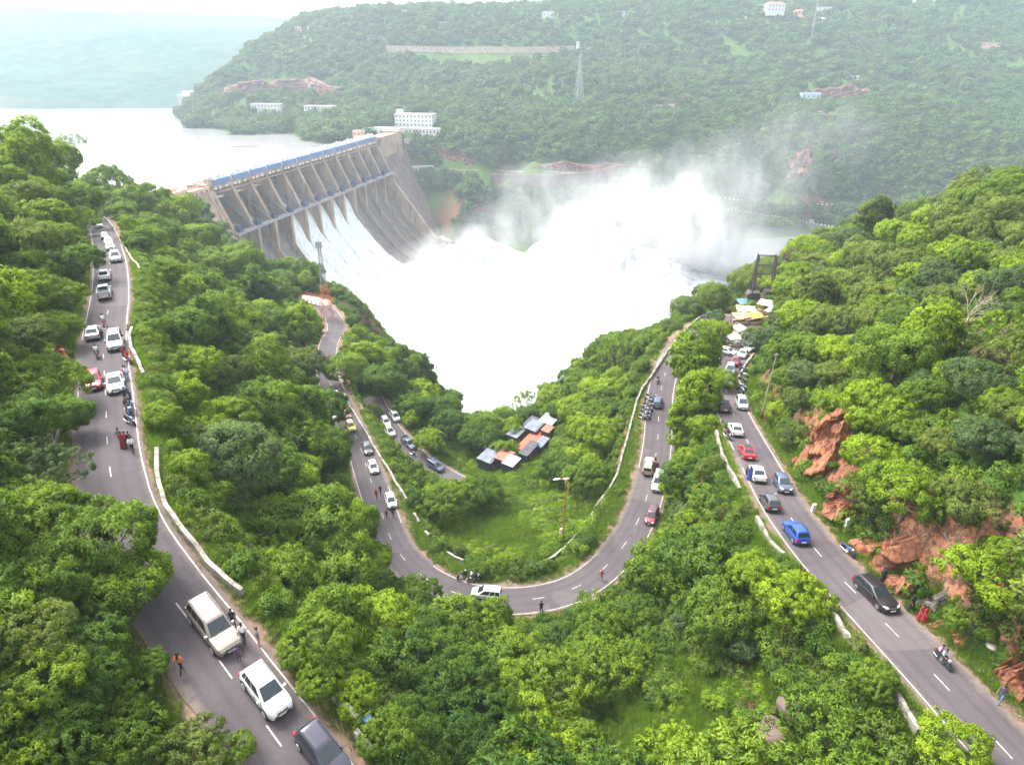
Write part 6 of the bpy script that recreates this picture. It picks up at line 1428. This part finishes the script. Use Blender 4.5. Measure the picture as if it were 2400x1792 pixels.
put_car('sedan','white',1774,1108,'A','white saloon on the right road just ahead of the dark grey hatchback',0,'the white saloon ahead of the grey hatchback')
rc = put_car('sedan','red',1751,1057,'A','red car with an open black roof between two white saloons',0,'the open roofed red car')
MB().box((-.30, 0, 1.475), (1.25, 1.05, .02)).build('open_roof', m_trim, rc)
put_car('sedan','white',1724,1007,'A','white saloon just ahead of the open roofed red car',0,'the white saloon ahead of the red car')
put_car('mpv','silver',1739,945,'T','silver people carrier parked by the blue motorcycles',0,'the silver people carrier')
put_car('pickup','grey',1697,949,'A','dark grey pickup half hidden under lime trees at the road edge',0,'the dark grey pickup',name='pickup',cat='pickup')
put_car('suv','white',1705,893,'T','white large car at the head of the queue near the junction',0,'the white car heading the junction queue')
put_car('suv','paleblue',1711,867,'T','pale blue large car second in the junction queue')
put_car('cross','maroon',1723,848,'T','maroon car third in the junction queue',0,'the maroon car in the junction queue')
put_car('sedan','white',1741,829,'T','white saloon fourth in the junction queue')
put_car('sedan','white',1762,815,'T','white saloon turning at the back of the junction queue',-20)
put_car('hatch','white',1707,824,'L','white small car sideways at the left edge of the junction',70)
put_car('hatch','white',1714,800,'L','white small car parked sideways by the stalls',60)
put_car('mpv','white',1141,1390,'L','white people carrier on the hairpin bend, half behind a bush',0,'the white people carrier')
put_car('hatch','white',916,1173,'T','white hatchback nearest the hairpin on its left arm',0,'the hatchback nearest the hairpin')
put_car('hatch','white',875,1095,'T','white hatchback behind the dark grey car on the left arm',0,'the white left arm hatchback')
put_car('hatch','grey',861,1051,'T','dark grey hatchback on the left arm between yellow and white cars',0,'the dark left arm hatchback')
put_car('hatch','yellow',822,999,'T','yellow taxi with a white roof on the left arm',0,'the yellow taxi',roofcol='white')
put_car('hatch','maroon',812,970,'T','maroon car parked against the parapet beyond the yellow taxi',0,'the parked maroon car')
put_car('hatch','white',786,972,'T','white hatchback at the top of the left arm beside the maroon car',0,'the highest left arm hatchback')
bs = put_car('suv','beige',1521,1089,'A','beige large car with its right door open on the right arm',0,'the beige car with an open door')
MB().box((.25, -1.35, .85), (.85, .06, 1.0), R(-55)).build('open_door', PAINT['maroon'], bs)
put_car('suv','white',1543,1126,'T','white large car facing down the right arm behind the beige car',0,'the white large car of the right arm')
put_car('hatch','maroon',1528,1208,'T','maroon hatchback with a grey roof lowest on the right arm',0,'the grey roofed maroon hatchback',roofcol='grey')
put_car('hatch','slate',1541,940,'A','small slate grey car beside the parked motorcycle pack',0,'the slate grey car')
put_car('mpv','white',925,974,'T','white car parked at the far side of the lowest road',0,'the farthest car of the lowest road')
put_car('mpv','white',912,1008,'T','white car in the middle of the lowest road ahead of the blue pickup')
put_car('hatch','white',904,988,'T','white car behind another white car at the top of the lowest road')
pk = put_car('pickup','slate',958,1038,'T','dark blue pickup with a covered load on the lowest road',0,'the dark blue pickup',name='pickup',cat='pickup')
put_car('mpv','slate',1020,1090,'T','dark blue van half hidden by bushes on the lowest road bend',0,'the half hidden blue van',name='van',cat='van')
# buses and vans on the far bank roads: small boxes on wheels with window bands
def bus(u, v, P, L_, colr, label, h=2.9, w_=2.3, cat='bus'):
    U, V, T_ = proj(P); i = int(np.argmin(np.hypot(U-u, (V-v)*.6))); i = min(max(i, 1), len(P)-2); d = P[i+1]-P[i-1]; rz = math.atan2(d[1], d[0]); n_ = np.array([-math.sin(rz), math.cos(rz)])
    if n_ @ P[i][:2] < 0: n_ = -n_
    r_ = empty(cat, (P[i][0]+n_[0]*3, P[i][1]+n_[1]*3, P[i][2]+.1), rz, label, cat)
    b_ = MB(); b_.box((0, 0, h*.33+.4), (L_, w_, h*.66)); b_.box((-.1, 0, h*.83+.4), (L_*.96, w_*.94, h*.34), 0, .95); b_.build('body', PAINT[colr], r_)
    b_ = MB()
    for sy in (-1, 1): b_.box((0, sy*w_*.505, h*.68), (L_*.86, .04, h*.24))
    b_.box((L_*.502, 0, h*.68), (.04, w_*.85, h*.28)); b_.build('window_band', m_glass, r_)
    for x in (-L_*.32, L_*.32):
        for sy in (-1, 1): MB().tube([(x, sy*(w_*.5-.25), .45), (x, sy*(w_*.5+.03), .45)], .45, 10).build('wheel', m_tyre, r_)
for a in [(1881,476,P2,10,'red','red bus on the misty upper far road, left of two'),(1920,477,P2,10,'pink','faded red bus right of the red bus on the misty far road'),(1722,494,P3,9,'white','white bus at the left start of the lower misty road'),(1988,536,P3,9,'white','white bus at the right end of the lower misty road'),(1901,524,P3,7,'white','white lorry in the middle of the lower misty road'),(1640,458,P2,7,'yellow','small yellow lorry on the far road right of the parapet'),(2050,476,P2,6,'white','white van at the right end of the upper misty road')]:
    bus(*a, cat='lorry' if 'lorry' in a[5] else ('van' if ' van ' in a[5] else 'bus'))
building(0, 0, 20, 8, 1, 'beige hut below the misty upper road near the spray', R(-15), 5, 4, m_pink, m_cap, P=bat(1672, 496, 790), name='hut', cat='hut', sink=6)
building(0, 0, 30, 6, 1, 'row of pinkish stalls at the misty road junction', R(-18), 4, 6, m_pink, m_pinkroof, P=bat(1690, 466, 805), name='stall_row', cat='stalls', sink=5)
# ================================================================== motorcycles
def bike_parts():
    P = []
    for x in (-.62, .66):
        rim = MB().tube([(x, -.03, .30), (x, .03, .30)], .19, 14).mesh('rim', m_rim)
        ty = MB().tube([(x, -.05, .30), (x, -.03, .30), (x, .03, .30), (x, .05, .30)], [.26, .30, .30, .26], 18).mesh('wheel', m_tyre, 40); P.append(('wheel', ty, None, [('rim', rim)]))
    b_ = MB(); b_.tube([(-.30, 0, .72), (.05, 0, .74), (.34, 0, .80), (.46, 0, .86)], [.06, .15, .14, .05], 10); b_.tube([(-.85, 0, .66), (-.62, 0, .70), (-.30, 0, .68)], [.04, .10, .09], 8); P.append(('fuel_tank', b_.mesh('fuel_tank', PAINT['black'], True), 'paint', []))
    b_ = MB(); b_.tube([(-.80, 0, .80), (-.55, 0, .80), (-.2, 0, .77), (-.02, 0, .80)], [.06, .12, .12, .07], 8); P.append(('seat', b_.mesh('seat', m_trim, True), None, []))
    b_ = MB(); b_.box((.02, 0, .42), (.36, .26, .34), 0, .8); b_.tube([(0, 0, .5), (.12, 0, .68)], .10, 8); P.append(('engine', b_.mesh('engine', m_rim), None, []))
    b_ = MB()
    for y in (-.07, .07): b_.tube([(.66, y, .30), (.44, y, .95)], .025, 6)
    b_.tube([(.43, 0, .9), (.1, 0, .3), (-.62, 0, .3)], .025, 6); b_.tube([(.1, 0, .72), (-.62, 0, .3)], .02, 6); P.append(('fork', b_.mesh('fork', m_chrome), None, []))
    b_ = MB(); b_.tube([(.30, -.36, 1.02), (.42, -.18, 1.02), (.42, .18, 1.02), (.30, .36, 1.02)], .018, 6)
    for y in (-.3, .3): b_.tube([(.36, y, 1.02), (.38, y*1.15, 1.2)], .008, 4); b_.ball((.38, y*1.18, 1.22), .06, 8, 5, .4, 1, .7)
    P.append(('handlebar', b_.mesh('handlebar', m_trim), None, []))
    b_ = MB(); b_.ball((.56, 0, .90), .105, 10, 6); P.append(('headlight', b_.mesh('headlight', m_hl, True), None, []))
    b_ = MB(); b_.tube([(.05, -.14, .3), (-.4, -.18, .32), (-.8, -.18, .40)], [.03, .05, .055], 8); P.append(('exhaust', b_.mesh('exhaust', m_chrome), None, []))
    b_ = MB(); b_.grid([[(x, y, z) for y in (-.08, 0, .08)] for x, z in ((.36, .50), (.46, .61), (.62, .655), (.80, .62))]); b_.grid([[(x, y, z) for y in (-.09, 0, .09)] for x, z in ((-.40, .64), (-.62, .68), (-.86, .60), (-.96, .44))]); P.append(('mudguard', b_.mesh('mudguard', PAINT['black']), 'paint', []))
    P.append(('tail_light', MB().box((-.90, 0, .70), (.06, .16, .08)).mesh('tail_light', m_tl), None, []))
    return P
BIKE = bike_parts()
def make_bike(loc, rz, colr, label, lean=0.0, group='motorcycles on the hill roads'):
    r_ = empty('motorcycle', loc, rz, label, 'motorcycle', group); r_.rotation_euler = (lean, 0, rz); r_.scale = (1.08,)*3
    for nm, me, pk_, kids in BIKE:
        o = link(nm, me, r_)
        if pk_: o.material_slots[0].link = 'OBJECT'; o.material_slots[0].material = PAINT[colr]
        for kn, km in kids: link(kn, km, o)
    return r_
# ================================================================== people
SKIN = mat('brown_skin', (.20, .105, .065), .6); HAIR = mat('black_hair', (.012, .010, .009), .5)
CLOTH = {}
def cloth(c):
    C_ = {'white': (.72, .72, .72), 'red': (.50, .02, .03), 'darkred': (.24, .02, .03), 'black': (.015, .014, .017), 'grey': (.16, .16, .18), 'blue': (.04, .08, .30), 'jeans': (.10, .18, .38), 'navy': (.02, .03, .10), 'orange': (.62, .17, .05), 'pink': (.62, .28, .45), 'purple': (.09, .04, .12), 'tan': (.35, .25, .17), 'lblue': (.42, .55, .72)}[c]
    return mat('cloth_'+c, C_, .9, var=.15, vscale=12)
POSES = {}
def pose_mesh(pose):
    if pose in POSES: return POSES[pose]
    J = {}; E = []
    if pose in ('ride', 'pillion'):
        J = dict(pel=(0, 0, .86), sp=(.05, 0, 1.06), ch=(.13, 0, 1.28), nk=(.17, 0, 1.40), hb=(.20, 0, 1.47), hd=(.21, 0, 1.60))
        hx_, hz = (.50, 1.06) if pose == 'ride' else (.34, 1.0)
        for s, n_ in ((-1, 'r'), (1, 'l')): J.update({n_+'sh': (.12, s*.18, 1.30), n_+'el': (.27, s*.27, 1.10), n_+'wr': (hx_, s*(.27 if pose == 'ride' else .17), hz), n_+'hi': (.02, s*.10, .84), n_+'kn': (.36, s*.22, .72), n_+'an': (.16, s*.20, .34), n_+'to': (.30, s*.20, .30)})
    else:
        wk = {'stand': 0, 'walk': 1, 'talk': 0, 'bend': 0}[pose]; bd = pose == 'bend'
        J = dict(pel=(0, 0, .94), sp=(.02+.12*bd, 0, 1.18-.04*bd), ch=(.02+.32*bd, 0, 1.38-.14*bd), nk=(.03+.42*bd, 0, 1.48-.19*bd), hb=(.05+.47*bd, 0, 1.55-.20*bd), hd=(.06+.54*bd, 0, 1.68-.24*bd))
        for s, n_ in ((-1, 'r'), (1, 'l')):
            k = wk*s
            if bd: arm = {n_+'sh': (.30, s*.18, 1.26), n_+'el': (.46, s*.22, 1.02), n_+'wr': (.60, s*.16, .80)}
            elif pose == 'talk': arm = {n_+'sh': (.02, s*.18, 1.40), n_+'el': (.02, s*.27, 1.14), n_+'wr': (.24, s*.20, 1.10+.12*s)}
            else: arm = {n_+'sh': (.02, s*.18, 1.40), n_+'el': (-.02-.10*k, s*.25, 1.13), n_+'wr': (.06-.22*k, s*.25, .90+.03*wk)}
            J.update(arm); J.update({n_+'hi': (0, s*.09, .90), n_+'kn': (.03+.17*k, s*.10, .50), n_+'an': (-.02+.26*k, s*.10, .09), n_+'to': (.13+.27*k, s*.11, .04)})
    rad = dict(pel=.125, sp=.125, ch=.135, nk=.055, hb=.085, hd=.075, sh=.062, el=.043, wr=.028, hi=.088, kn=.058, an=.040, to=.036)
    reg = dict(pel=2, sp=1, ch=1, nk=0, hb=0, hd=0, sh=1, el=1, wr=0, hi=2, kn=2, an=2, to=4)
    E = [('pel', 'sp'), ('sp', 'ch'), ('ch', 'nk'), ('nk', 'hb'), ('hb', 'hd')]
    for n_ in 'rl': E += [('ch', n_+'sh'), (n_+'sh', n_+'el'), (n_+'el', n_+'wr'), ('pel', n_+'hi'), (n_+'hi', n_+'kn'), (n_+'kn', n_+'an'), (n_+'an', n_+'to')]
    names = list(J); V = [Vector(J[k]) for k in names]; idx = {k: i for i, k in enumerate(names)}; key = lambda k: k if k in rad else k[1:]
    RR = [rad[key(k)] for k in names]; EE = [(idx[a], idx[b]) for a, b in E]; RG = [reg[key(b)] for a, b in E]
    for n_ in 'rl':      # palm, four fingers and a thumb of different lengths
        w_ = Vector(J[n_+'wr']); d = (w_-Vector(J[n_+'el'])).normalized(); sd = d.cross(Vector((1, 0, 0)) if abs(d.x) < .8 else Vector((0, 0, 1))).normalized(); cu = d.cross(sd)
        pm = w_+d*.075; V.append(pm); RR.append(.030); pi_ = len(V)-1; EE.append((idx[n_+'wr'], pi_)); RG.append(0)
        for q, ln_ in enumerate((.062, .075, .080, .070)):
            a = pm+sd*(q-1.5)*.019+d*.02; b_ = a+d*ln_*.55; c_ = b_+d*ln_*.35+cu*.02
            V.extend([b_, c_]); RR.extend([.009, .008]); EE.extend([(pi_, len(V)-2), (len(V)-2, len(V)-1)]); RG.extend([0, 0])
        a = w_+d*.03+sd*.04+cu*.012; V.append(a); RR.append(.010); EE.append((idx[n_+'wr'], len(V)-1)); RG.append(0)
        V.append(a+d*.04+cu*.012); RR.append(.009); EE.append((len(V)-2, len(V)-1)); RG.append(0)
    me = bpy.data.meshes.new('person'); me.from_pydata([tuple(v) for v in V], EE, [])
    o = bpy.data.objects.new('tmp', me); C.objects.link(o); md = o.modifiers.new('s', 'SKIN'); md.use_smooth_shade = True; sb = o.modifiers.new('d', 'SUBSURF'); sb.levels = 1
    for i, sv in enumerate(me.skin_vertices[0].data): sv.radius = (RR[i], RR[i]*(1.0 if i > 2 else 1.28)); sv.use_root = (i == 0)
    dg = bpy.context.evaluated_depsgraph_get(); dg.update(); bm_ = bpy.data.meshes.new_from_object(o.evaluated_get(dg)); bpy.data.objects.remove(o)
    for m in (SKIN, cloth('white'), cloth('black'), HAIR, m_trim): bm_.materials.append(m)
    S0 = np.array([V[a] for a, b in EE]); S1 = np.array([V[b] for a, b in EE]); D_ = S1-S0; LL = (D_**2).sum(1)+1e-9
    mi = []
    for p in bm_.polygons:
        c_ = np.array(p.center); t_ = np.clip(((c_-S0)*D_).sum(1)/LL, 0, 1); mi.append(RG[int((((S0+D_*t_[:, None]-c_)**2).sum(1)).argmin())])
    bm_.polygons.foreach_set('material_index', mi); bm_.name = 'person'
    hd = Vector(J['hd']); hb = Vector(J['hb'])
    h_ = MB(); h_.ball(tuple(hd+Vector((-.025, 0, .015))), .108, 10, 7, 1, .92, 1.0); V_ = [v for v in h_.v]; hair = h_.mesh('hair', HAIR, True)
    f_ = MB(); up = (hd-hb).normalized()
    c_ = hb*.45+hd*.55; fx2 = Vector((1, 0, 0))
    for s in (-1, 1): f_.ball(tuple(c_+fx2*.083+Vector((0, s*.032, .012))), .012, 6, 4)
    eyes = f_.mesh('eyes', m_trim)
    f_ = MB(); f_.ball(tuple(c_+fx2*.098+Vector((0, 0, -.015))), .016, 6, 4, 1, .7, 1.5)
    for s in (-1, 1): f_.ball(tuple(c_+Vector((0, s*.088, -.005))), .024, 6, 4, .6, .4, 1.2)
    nose = f_.mesh('nose_and_ears', SKIN, True)
    mouth = MB().box(tuple(c_+fx2*.088+Vector((0, 0, -.052))), (.012, .045, .012)).mesh('mouth', mat('lips', (.25, .08, .07), .6))
    POSES[pose] = (bm_, hair, eyes, nose, mouth, J); return POSES[pose]
def person(loc, rz, pose, shirt, pants, label, scale=1.0, dress=None, longhair=False, group=None):
    bm_, hair, eyes, nose, mouth, J = pose_mesh(pose)
    o = link('person', bm_, None, loc, rz); o.scale = (scale,)*3; tag(o, label, 'person', group)
    for i, c_ in ((1, shirt), (2, pants)): o.material_slots[i].link = 'OBJECT'; o.material_slots[i].material = cloth(c_)
    for nm, me in (('hair', hair), ('eyes', eyes), ('nose_and_ears', nose), ('mouth', mouth)): link(nm, me, o)
    if longhair: MB().tube([(J['hd'][0]-.07, 0, 1.66), (J['hd'][0]-.13, 0, 1.5), (J['hd'][0]-.14, 0, 1.22)], [.07, .085, .03], 8).build('long_hair', HAIR, o, True)
    if dress:
        b_ = MB(); rows = []
        for z, r_ in ((1.42, .14), (1.30, .19), (1.12, .165), (.95, .20), (.6, .26), (.25, .31), (.06, .33)): rows.append([((r_*(1+.06*math.sin(5*a)*(1.4-z)))*math.cos(a)*.8, r_*math.sin(a)*1.05, z) for a in np.linspace(0, 2*math.pi, 20, endpoint=False)])
        b_.grid(rows, True); b_.build('dress', cloth(dress), o, True)
        if dress == 'black':
            v_ = MB(); v_.ball((J['hd'][0]-.02, 0, 1.60), .128, 12, 8, 1, .95, 1.25); v_.tube([(J['hd'][0]-.05, 0, 1.52), (-.02, 0, 1.30)], [.12, .20], 10); v_.build('veil', cloth('black'), o, True)
    return o
def feet(u, v):
    p, T, t = on_road(u, v, -.28+.02); return p, T
def put_person(u, v, head, pose, shirt, pants, label, **kw):
    p, T = feet(u, v); return person(p, head if head is not None else math.atan2(T[1], T[0])+random.choice((0, math.pi)), pose, shirt, pants, label, **kw)
D_ = R
for a in [
 (575,1512,D_(95),'walk','white','black','person in a white shirt walking away beside the champagne car',dict(scale=1.06)), (552,1478,D_(-90),'stand','black','black','person in black at the door side of the champagne car',{}),
 (431,1590,D_(80),'walk','orange','black','person in an orange top and black trousers on the left road',dict(longhair=True,scale=1.05)), (563,1555,D_(-60),'stand','purple','purple','small dark figure just behind the near white car',dict(scale=.8)), (609,1520,D_(40),'stand','grey','tan','person half hidden by leaves at the kerb by the near white car',{}),
 (286,1048,D_(90),'walk','grey','black','person in grey, leftmost of the walking group on the left road',{}), (293,1056,D_(90),'walk','darkred','darkred','person in dark red, second from left in the walking group',dict(dress='darkred')), (301,1056,D_(85),'walk','red','black','person in bright red in the middle of the walking group',{}), (310,1056,D_(80),'walk','black','black','person in black beside the white clad walker',{}), (315,1068,D_(95),'walk','white','black','person in white, rightmost of the walking group',{}),
 (291,812,D_(-90),'stand','darkred','black','person in a dark red shirt between silver car and parapet',{}), (297,893,D_(-80),'walk','pink','grey','person in pink beside the white saloon door',dict(scale=.95)), (303,897,D_(-90),'walk','white','jeans','person in white at the road edge beside the white saloon',{}), (294,848,D_(-30),'talk','darkred','black','person in dark red leaning at the red motorcycle',{}),
 (303,975,D_(-90),'talk','navy','navy','person in navy, left of the blue motorcycle group',{}), (311,952,D_(-120),'talk','black','navy','person in black standing behind the blue motorcycle group',{}), (299,948,D_(-40),'stand','navy','black','person in navy behind the blue motorcycles',{}), (232,615,D_(90),'walk','white','tan','person in white walking beside the far queue',{}), (244,806,D_(-90),'stand','black','black','person in black standing between two silver cars',{}),
 (2161,1460,D_(-70),'walk','red','red','person in a bright red dress on the right road edge',dict(dress='red',longhair=True)), (2153,1456,D_(-75),'walk','darkred','darkred','person in dark red beside the bright red dress',dict(dress='darkred')), (2131,1434,D_(-80),'walk','black','black','person in a black robe ahead of the red dressed pair',dict(dress='black')), (2066,1366,D_(-100),'stand','black','black','person in a black robe behind the black estate car',dict(dress='black')),
 (2338,1652,D_(-150),'walk','purple','jeans','person in a dark top and blue jeans at the lower right',dict(scale=1.05)), (1409,1363,D_(60),'walk','red','red','person in red walking across the hairpin bend',dict(scale=1.1)), (1268,1443,D_(90),'talk','black','black','person in black standing at the outer edge of the hairpin',dict(scale=1.35)),
 (922,1216,D_(-90),'stand','black','black','person in black at the front of the hatchback nearest the hairpin',dict(scale=1.2)), (907,1219,D_(70),'walk','darkred','black','person in dark clothes walking left of the hatchback front',{}), (888,1223,D_(60),'walk','grey','black','person in grey at the tree edge of the left arm',{}), (884,1175,D_(-90),'walk','red','darkred','person in red walking beside a dark figure on the left arm',dict(scale=1.25)), (893,1163,D_(-90),'walk','black','black','dark figure beside the person in red on the left arm',dict(scale=1.15)),
 (1754,1130,D_(-110),'stand','blue','blue','person in a blue dress beside the white saloon on the right road',dict(dress='blue',scale=1.15)), (1747,1121,D_(-60),'stand','grey','black','person in grey next to the blue dress on the right road',{}), (1441,1783,D_(120),'bend','white','grey','person in white bending over at the bottom edge',dict(scale=1.1)), (1534,1093,D_(-90),'stand','darkred','black','person in dark red at the open door of the beige car',{})]:
    put_person(*a[:-1], **a[-1])
def put_bike(u, v, colr, label, turn=0.0, rider=None, face='T', lean=.12, pillion=None):
    p, T, t = on_road(u, v, .45); a = math.atan2(T[1], T[0]); q = np.array(p)+np.array([math.cos(a), math.sin(a), 0])*2
    if (proj(q)[1] > proj(np.array(p))[1]) != (face == 'T'): a += math.pi
    a += R(turn); make_bike(p, a, colr, label, 0 if rider else lean)
    sc = 1.05
    for rd, dx in ((rider, -.12), (pillion, -.55)):
        if rd: person((p[0]+math.cos(a)*dx, p[1]+math.sin(a)*dx, p[2]+.02), a, 'ride' if rd is rider else 'pillion', rd[0], rd[1], rd[2], scale=sc)
put_bike(2210,1545,'black','black motorcycle carrying two riders down the right road',0,('lblue','black','person in a pale shirt driving the motorcycle on the right road'),'T',0,('pink','black','person in pink riding behind on the right road motorcycle'))
put_bike(1988,1290,'blue','blue motorcycle parked alone at the right verge',15)
put_bike(243,757,'red','red motorcycle ridden up the left road by one person',0,('white','grey','person in white riding the red motorcycle up the left road'),'A')
put_bike(227,830,'black','black motorcycle ridden up the left road behind the silver saloon',0,('white','black','person in white riding a black motorcycle behind the silver saloon'),'A')
put_bike(301,843,'red','red motorcycle parked by the bent parapet',20,('red','darkred','person in red sitting on the motorcycle by the bent parapet'))
for u, v, tn, lb, rd in ((301,962,10,'blue motorcycle, left of the blue group on the left road',('navy','navy','person in navy sitting on the left blue motorcycle')), (309,960,-5,'blue motorcycle, right of the blue group on the left road',('lblue','navy','person in pale blue sitting on the right blue motorcycle')), (306,985,25,'dark blue scooter in front of the blue group',None)): put_bike(u, v, 'blue', lb, tn, rd)
put_bike(1082,1346,'black','black motorcycle, leftmost of three at the hairpin verge',70,None); put_bike(1106,1354,'silver','silver motorcycle, middle of three at the hairpin verge',60,('white','grey','person in white on the middle motorcycle at the hairpin')); put_bike(1121,1354,'black','black motorcycle, rightmost of three at the hairpin verge',65,('white','black','person in white on the right motorcycle at the hairpin'))
nb_ = 0
for r_ in range(6):
    for c_ in range(2):
        u, v = 1526-r_*3.4+c_*9-3, 930+r_*9.5; nb_ += 1
        put_bike(u, v, ('black', 'grey', 'black', 'slate')[(r_+c_) % 4], '%s motorcycle in the parked pack on the right arm, %s row, %s side' % (('black', 'grey', 'black', 'slate')[(r_+c_) % 4], ('first', 'second', 'third', 'fourth', 'fifth', 'sixth')[r_], ('left', 'right')[c_]), 60+random.uniform(-12, 12))
put_bike(1541,893,'black','lone black motorcycle on the upper right arm',0,('black','black','person in black on the lone motorcycle of the right arm'))
for i, (u, v, cl_, lb) in enumerate(((1736,916,'blue','blue motorcycle, nearest of the row inside the curved kerb'), (1741,908,'blue','blue motorcycle, second of the row inside the curved kerb'), (1740,892,'black','black motorcycle in the middle of the curved kerb'), (1743,880,'silver','silver motorcycle in the curved kerb behind the black one'), (1744,866,'black','black motorcycle, farthest inside the curved kerb'), (1733,905,'white','white scooter at the outer side of the curved kerb'))): put_bike(u, v, cl_, lb, 40+10*i)
put_bike(967,1062,'black','black motorcycle just behind the dark blue pickup',10); put_bike(1705,1022,'black','black motorcycle left of the white saloon on the right road',20,('black','black','person in black on the motorcycle left of the white saloon'))
for u, v, lb in ((797,930,'black motorcycle by the parapet at the top of the left arm, nearest'), (792,915,'black motorcycle by the parapet at the top of the left arm, second'), (801,945,'red motorcycle by the parapet just beyond the maroon car')): put_bike(u, v, 'red' if 'red mot' in lb else 'black', lb, 30)
# small litter and a blue drum by the wall
p, t = ground_obj(863, 1702); dr = MB(); dr.tube([(0, 0, 0), (0, 0, .9)], .3, 14); dr.tube([(0, 0, .28), (0, 0, .34)], .315, 14); dr.tube([(0, 0, .6), (0, 0, .66)], .315, 14); o = dr.build('drum', m_tarps[3], None, 40); o.location = p; tag(o, 'blue drum behind the parapet end at the bottom', 'drum')
# ================================================================== labels for the trees, from what stands next to each
LAND = [(s, u, v) for s, u, v in LAND if s.startswith('the ')]
LAND += [('the street lamp', 1325, 1200), ('the sheet roofed huts', 1190, 1080), ('the lattice mast', 765, 690), ('the gantry', 1785, 690), ('the stalls below the gantry', 1770, 750), ('the thin pale pole', 1788, 920), ('the tall red slab', 1910, 1040), ('the tall bare tree', 2265, 720), ('the broad orange rock', 2060, 1320), ('the large round boulder', 1855, 1670), ('the flat boulder', 1810, 1722), ('the motorcycle with two riders', 2210, 1540), ('the guard building', 425, 450), ('the left dam pier', 520, 480), ('the parked motorcycle pack', 1519, 952), ('the walking group', 300, 1050), ('the blue motorcycle group', 305, 960), ('the hut on the left hilltop', 15, 450), ('the person in the red dress', 2160, 1445), ('the blue jeans walker', 2340, 1630), ('the outer hairpin figure', 1268, 1430), ('the person in orange', 431, 1570), ('the leafless left tree', 110, 1100), ('the pale right boulder', 2275, 1440), ('the hairpin motorcycles', 1105, 1350), ('the bulging parapet', 1980, 1480), ('the lower right parapet', 2130, 1680), ('the parapet end at the bottom', 830, 1680), ('the bottom left corner', 0, 1792), ('the bottom right corner', 2400, 1792), ('the left picture edge at mid height', 0, 900), ('the right picture edge at mid height', 2400, 900), ('the bending person in white', 1441, 1770), ('the top right hill edge', 2400, 400)]
groups = {}
for T in TREE_OBJS:
    root, colr, kd, rp, u, v, r = T
    d = [math.hypot(u-a, v-b_) for _, a, b_ in LAND]; i = int(np.argmin(d)); s, a, b_ = LAND[i]; du, dv = u-a, v-b_
    ang = math.degrees(math.atan2(-dv, du)) % 360
    rel = ['right of', 'above right of', 'above', 'above left of', 'left of', 'below left of', 'below', 'below right of'][int(((ang+22.5) % 360)//45)]
    key = (GREEN[colr], SHAPE[kd], rel, s); groups.setdefault(key, []).append((d[i], root))
ORD = ['nearest', 'second nearest', 'third nearest', 'fourth nearest', 'fifth nearest', 'sixth nearest', 'seventh nearest', 'eighth nearest']
for (g_, s_, rel, lm_), L_ in groups.items():
    L_.sort(key=lambda q: q[0])
    for k, (d_, root) in enumerate(L_):
        pre = '' if len(L_) == 1 else ORD[min(k, 7)]+' '
        root['label'] = f'{pre}{g_} {s_} {rel} {lm_}'
for o in list(C.objects):
    if 'label' in o and len(o['label'].split()) > 16: print('LONG', o.name, o['label'])
# ================================================================== air
def haze_box():
    m = bpy.data.materials.new("haze"); m.use_nodes = True; t = m.node_tree; t.nodes.clear()
    out = t.nodes.new('ShaderNodeOutputMaterial'); v = t.nodes.new('ShaderNodeVolumePrincipled')
    v.inputs['Color'].default_value = (.74, .87, 1, 1); v.inputs['Density'].default_value = HAZE_DENSITY; v.inputs['Anisotropy'].default_value = .15
    t.links.new(v.outputs[0], out.inputs['Volume'])
    o = MB().box((-1000, 2550, (-30+430)/2), (5400, 5500, 460)).build("haze", m); tag(o, kind='stuff')
haze_box()
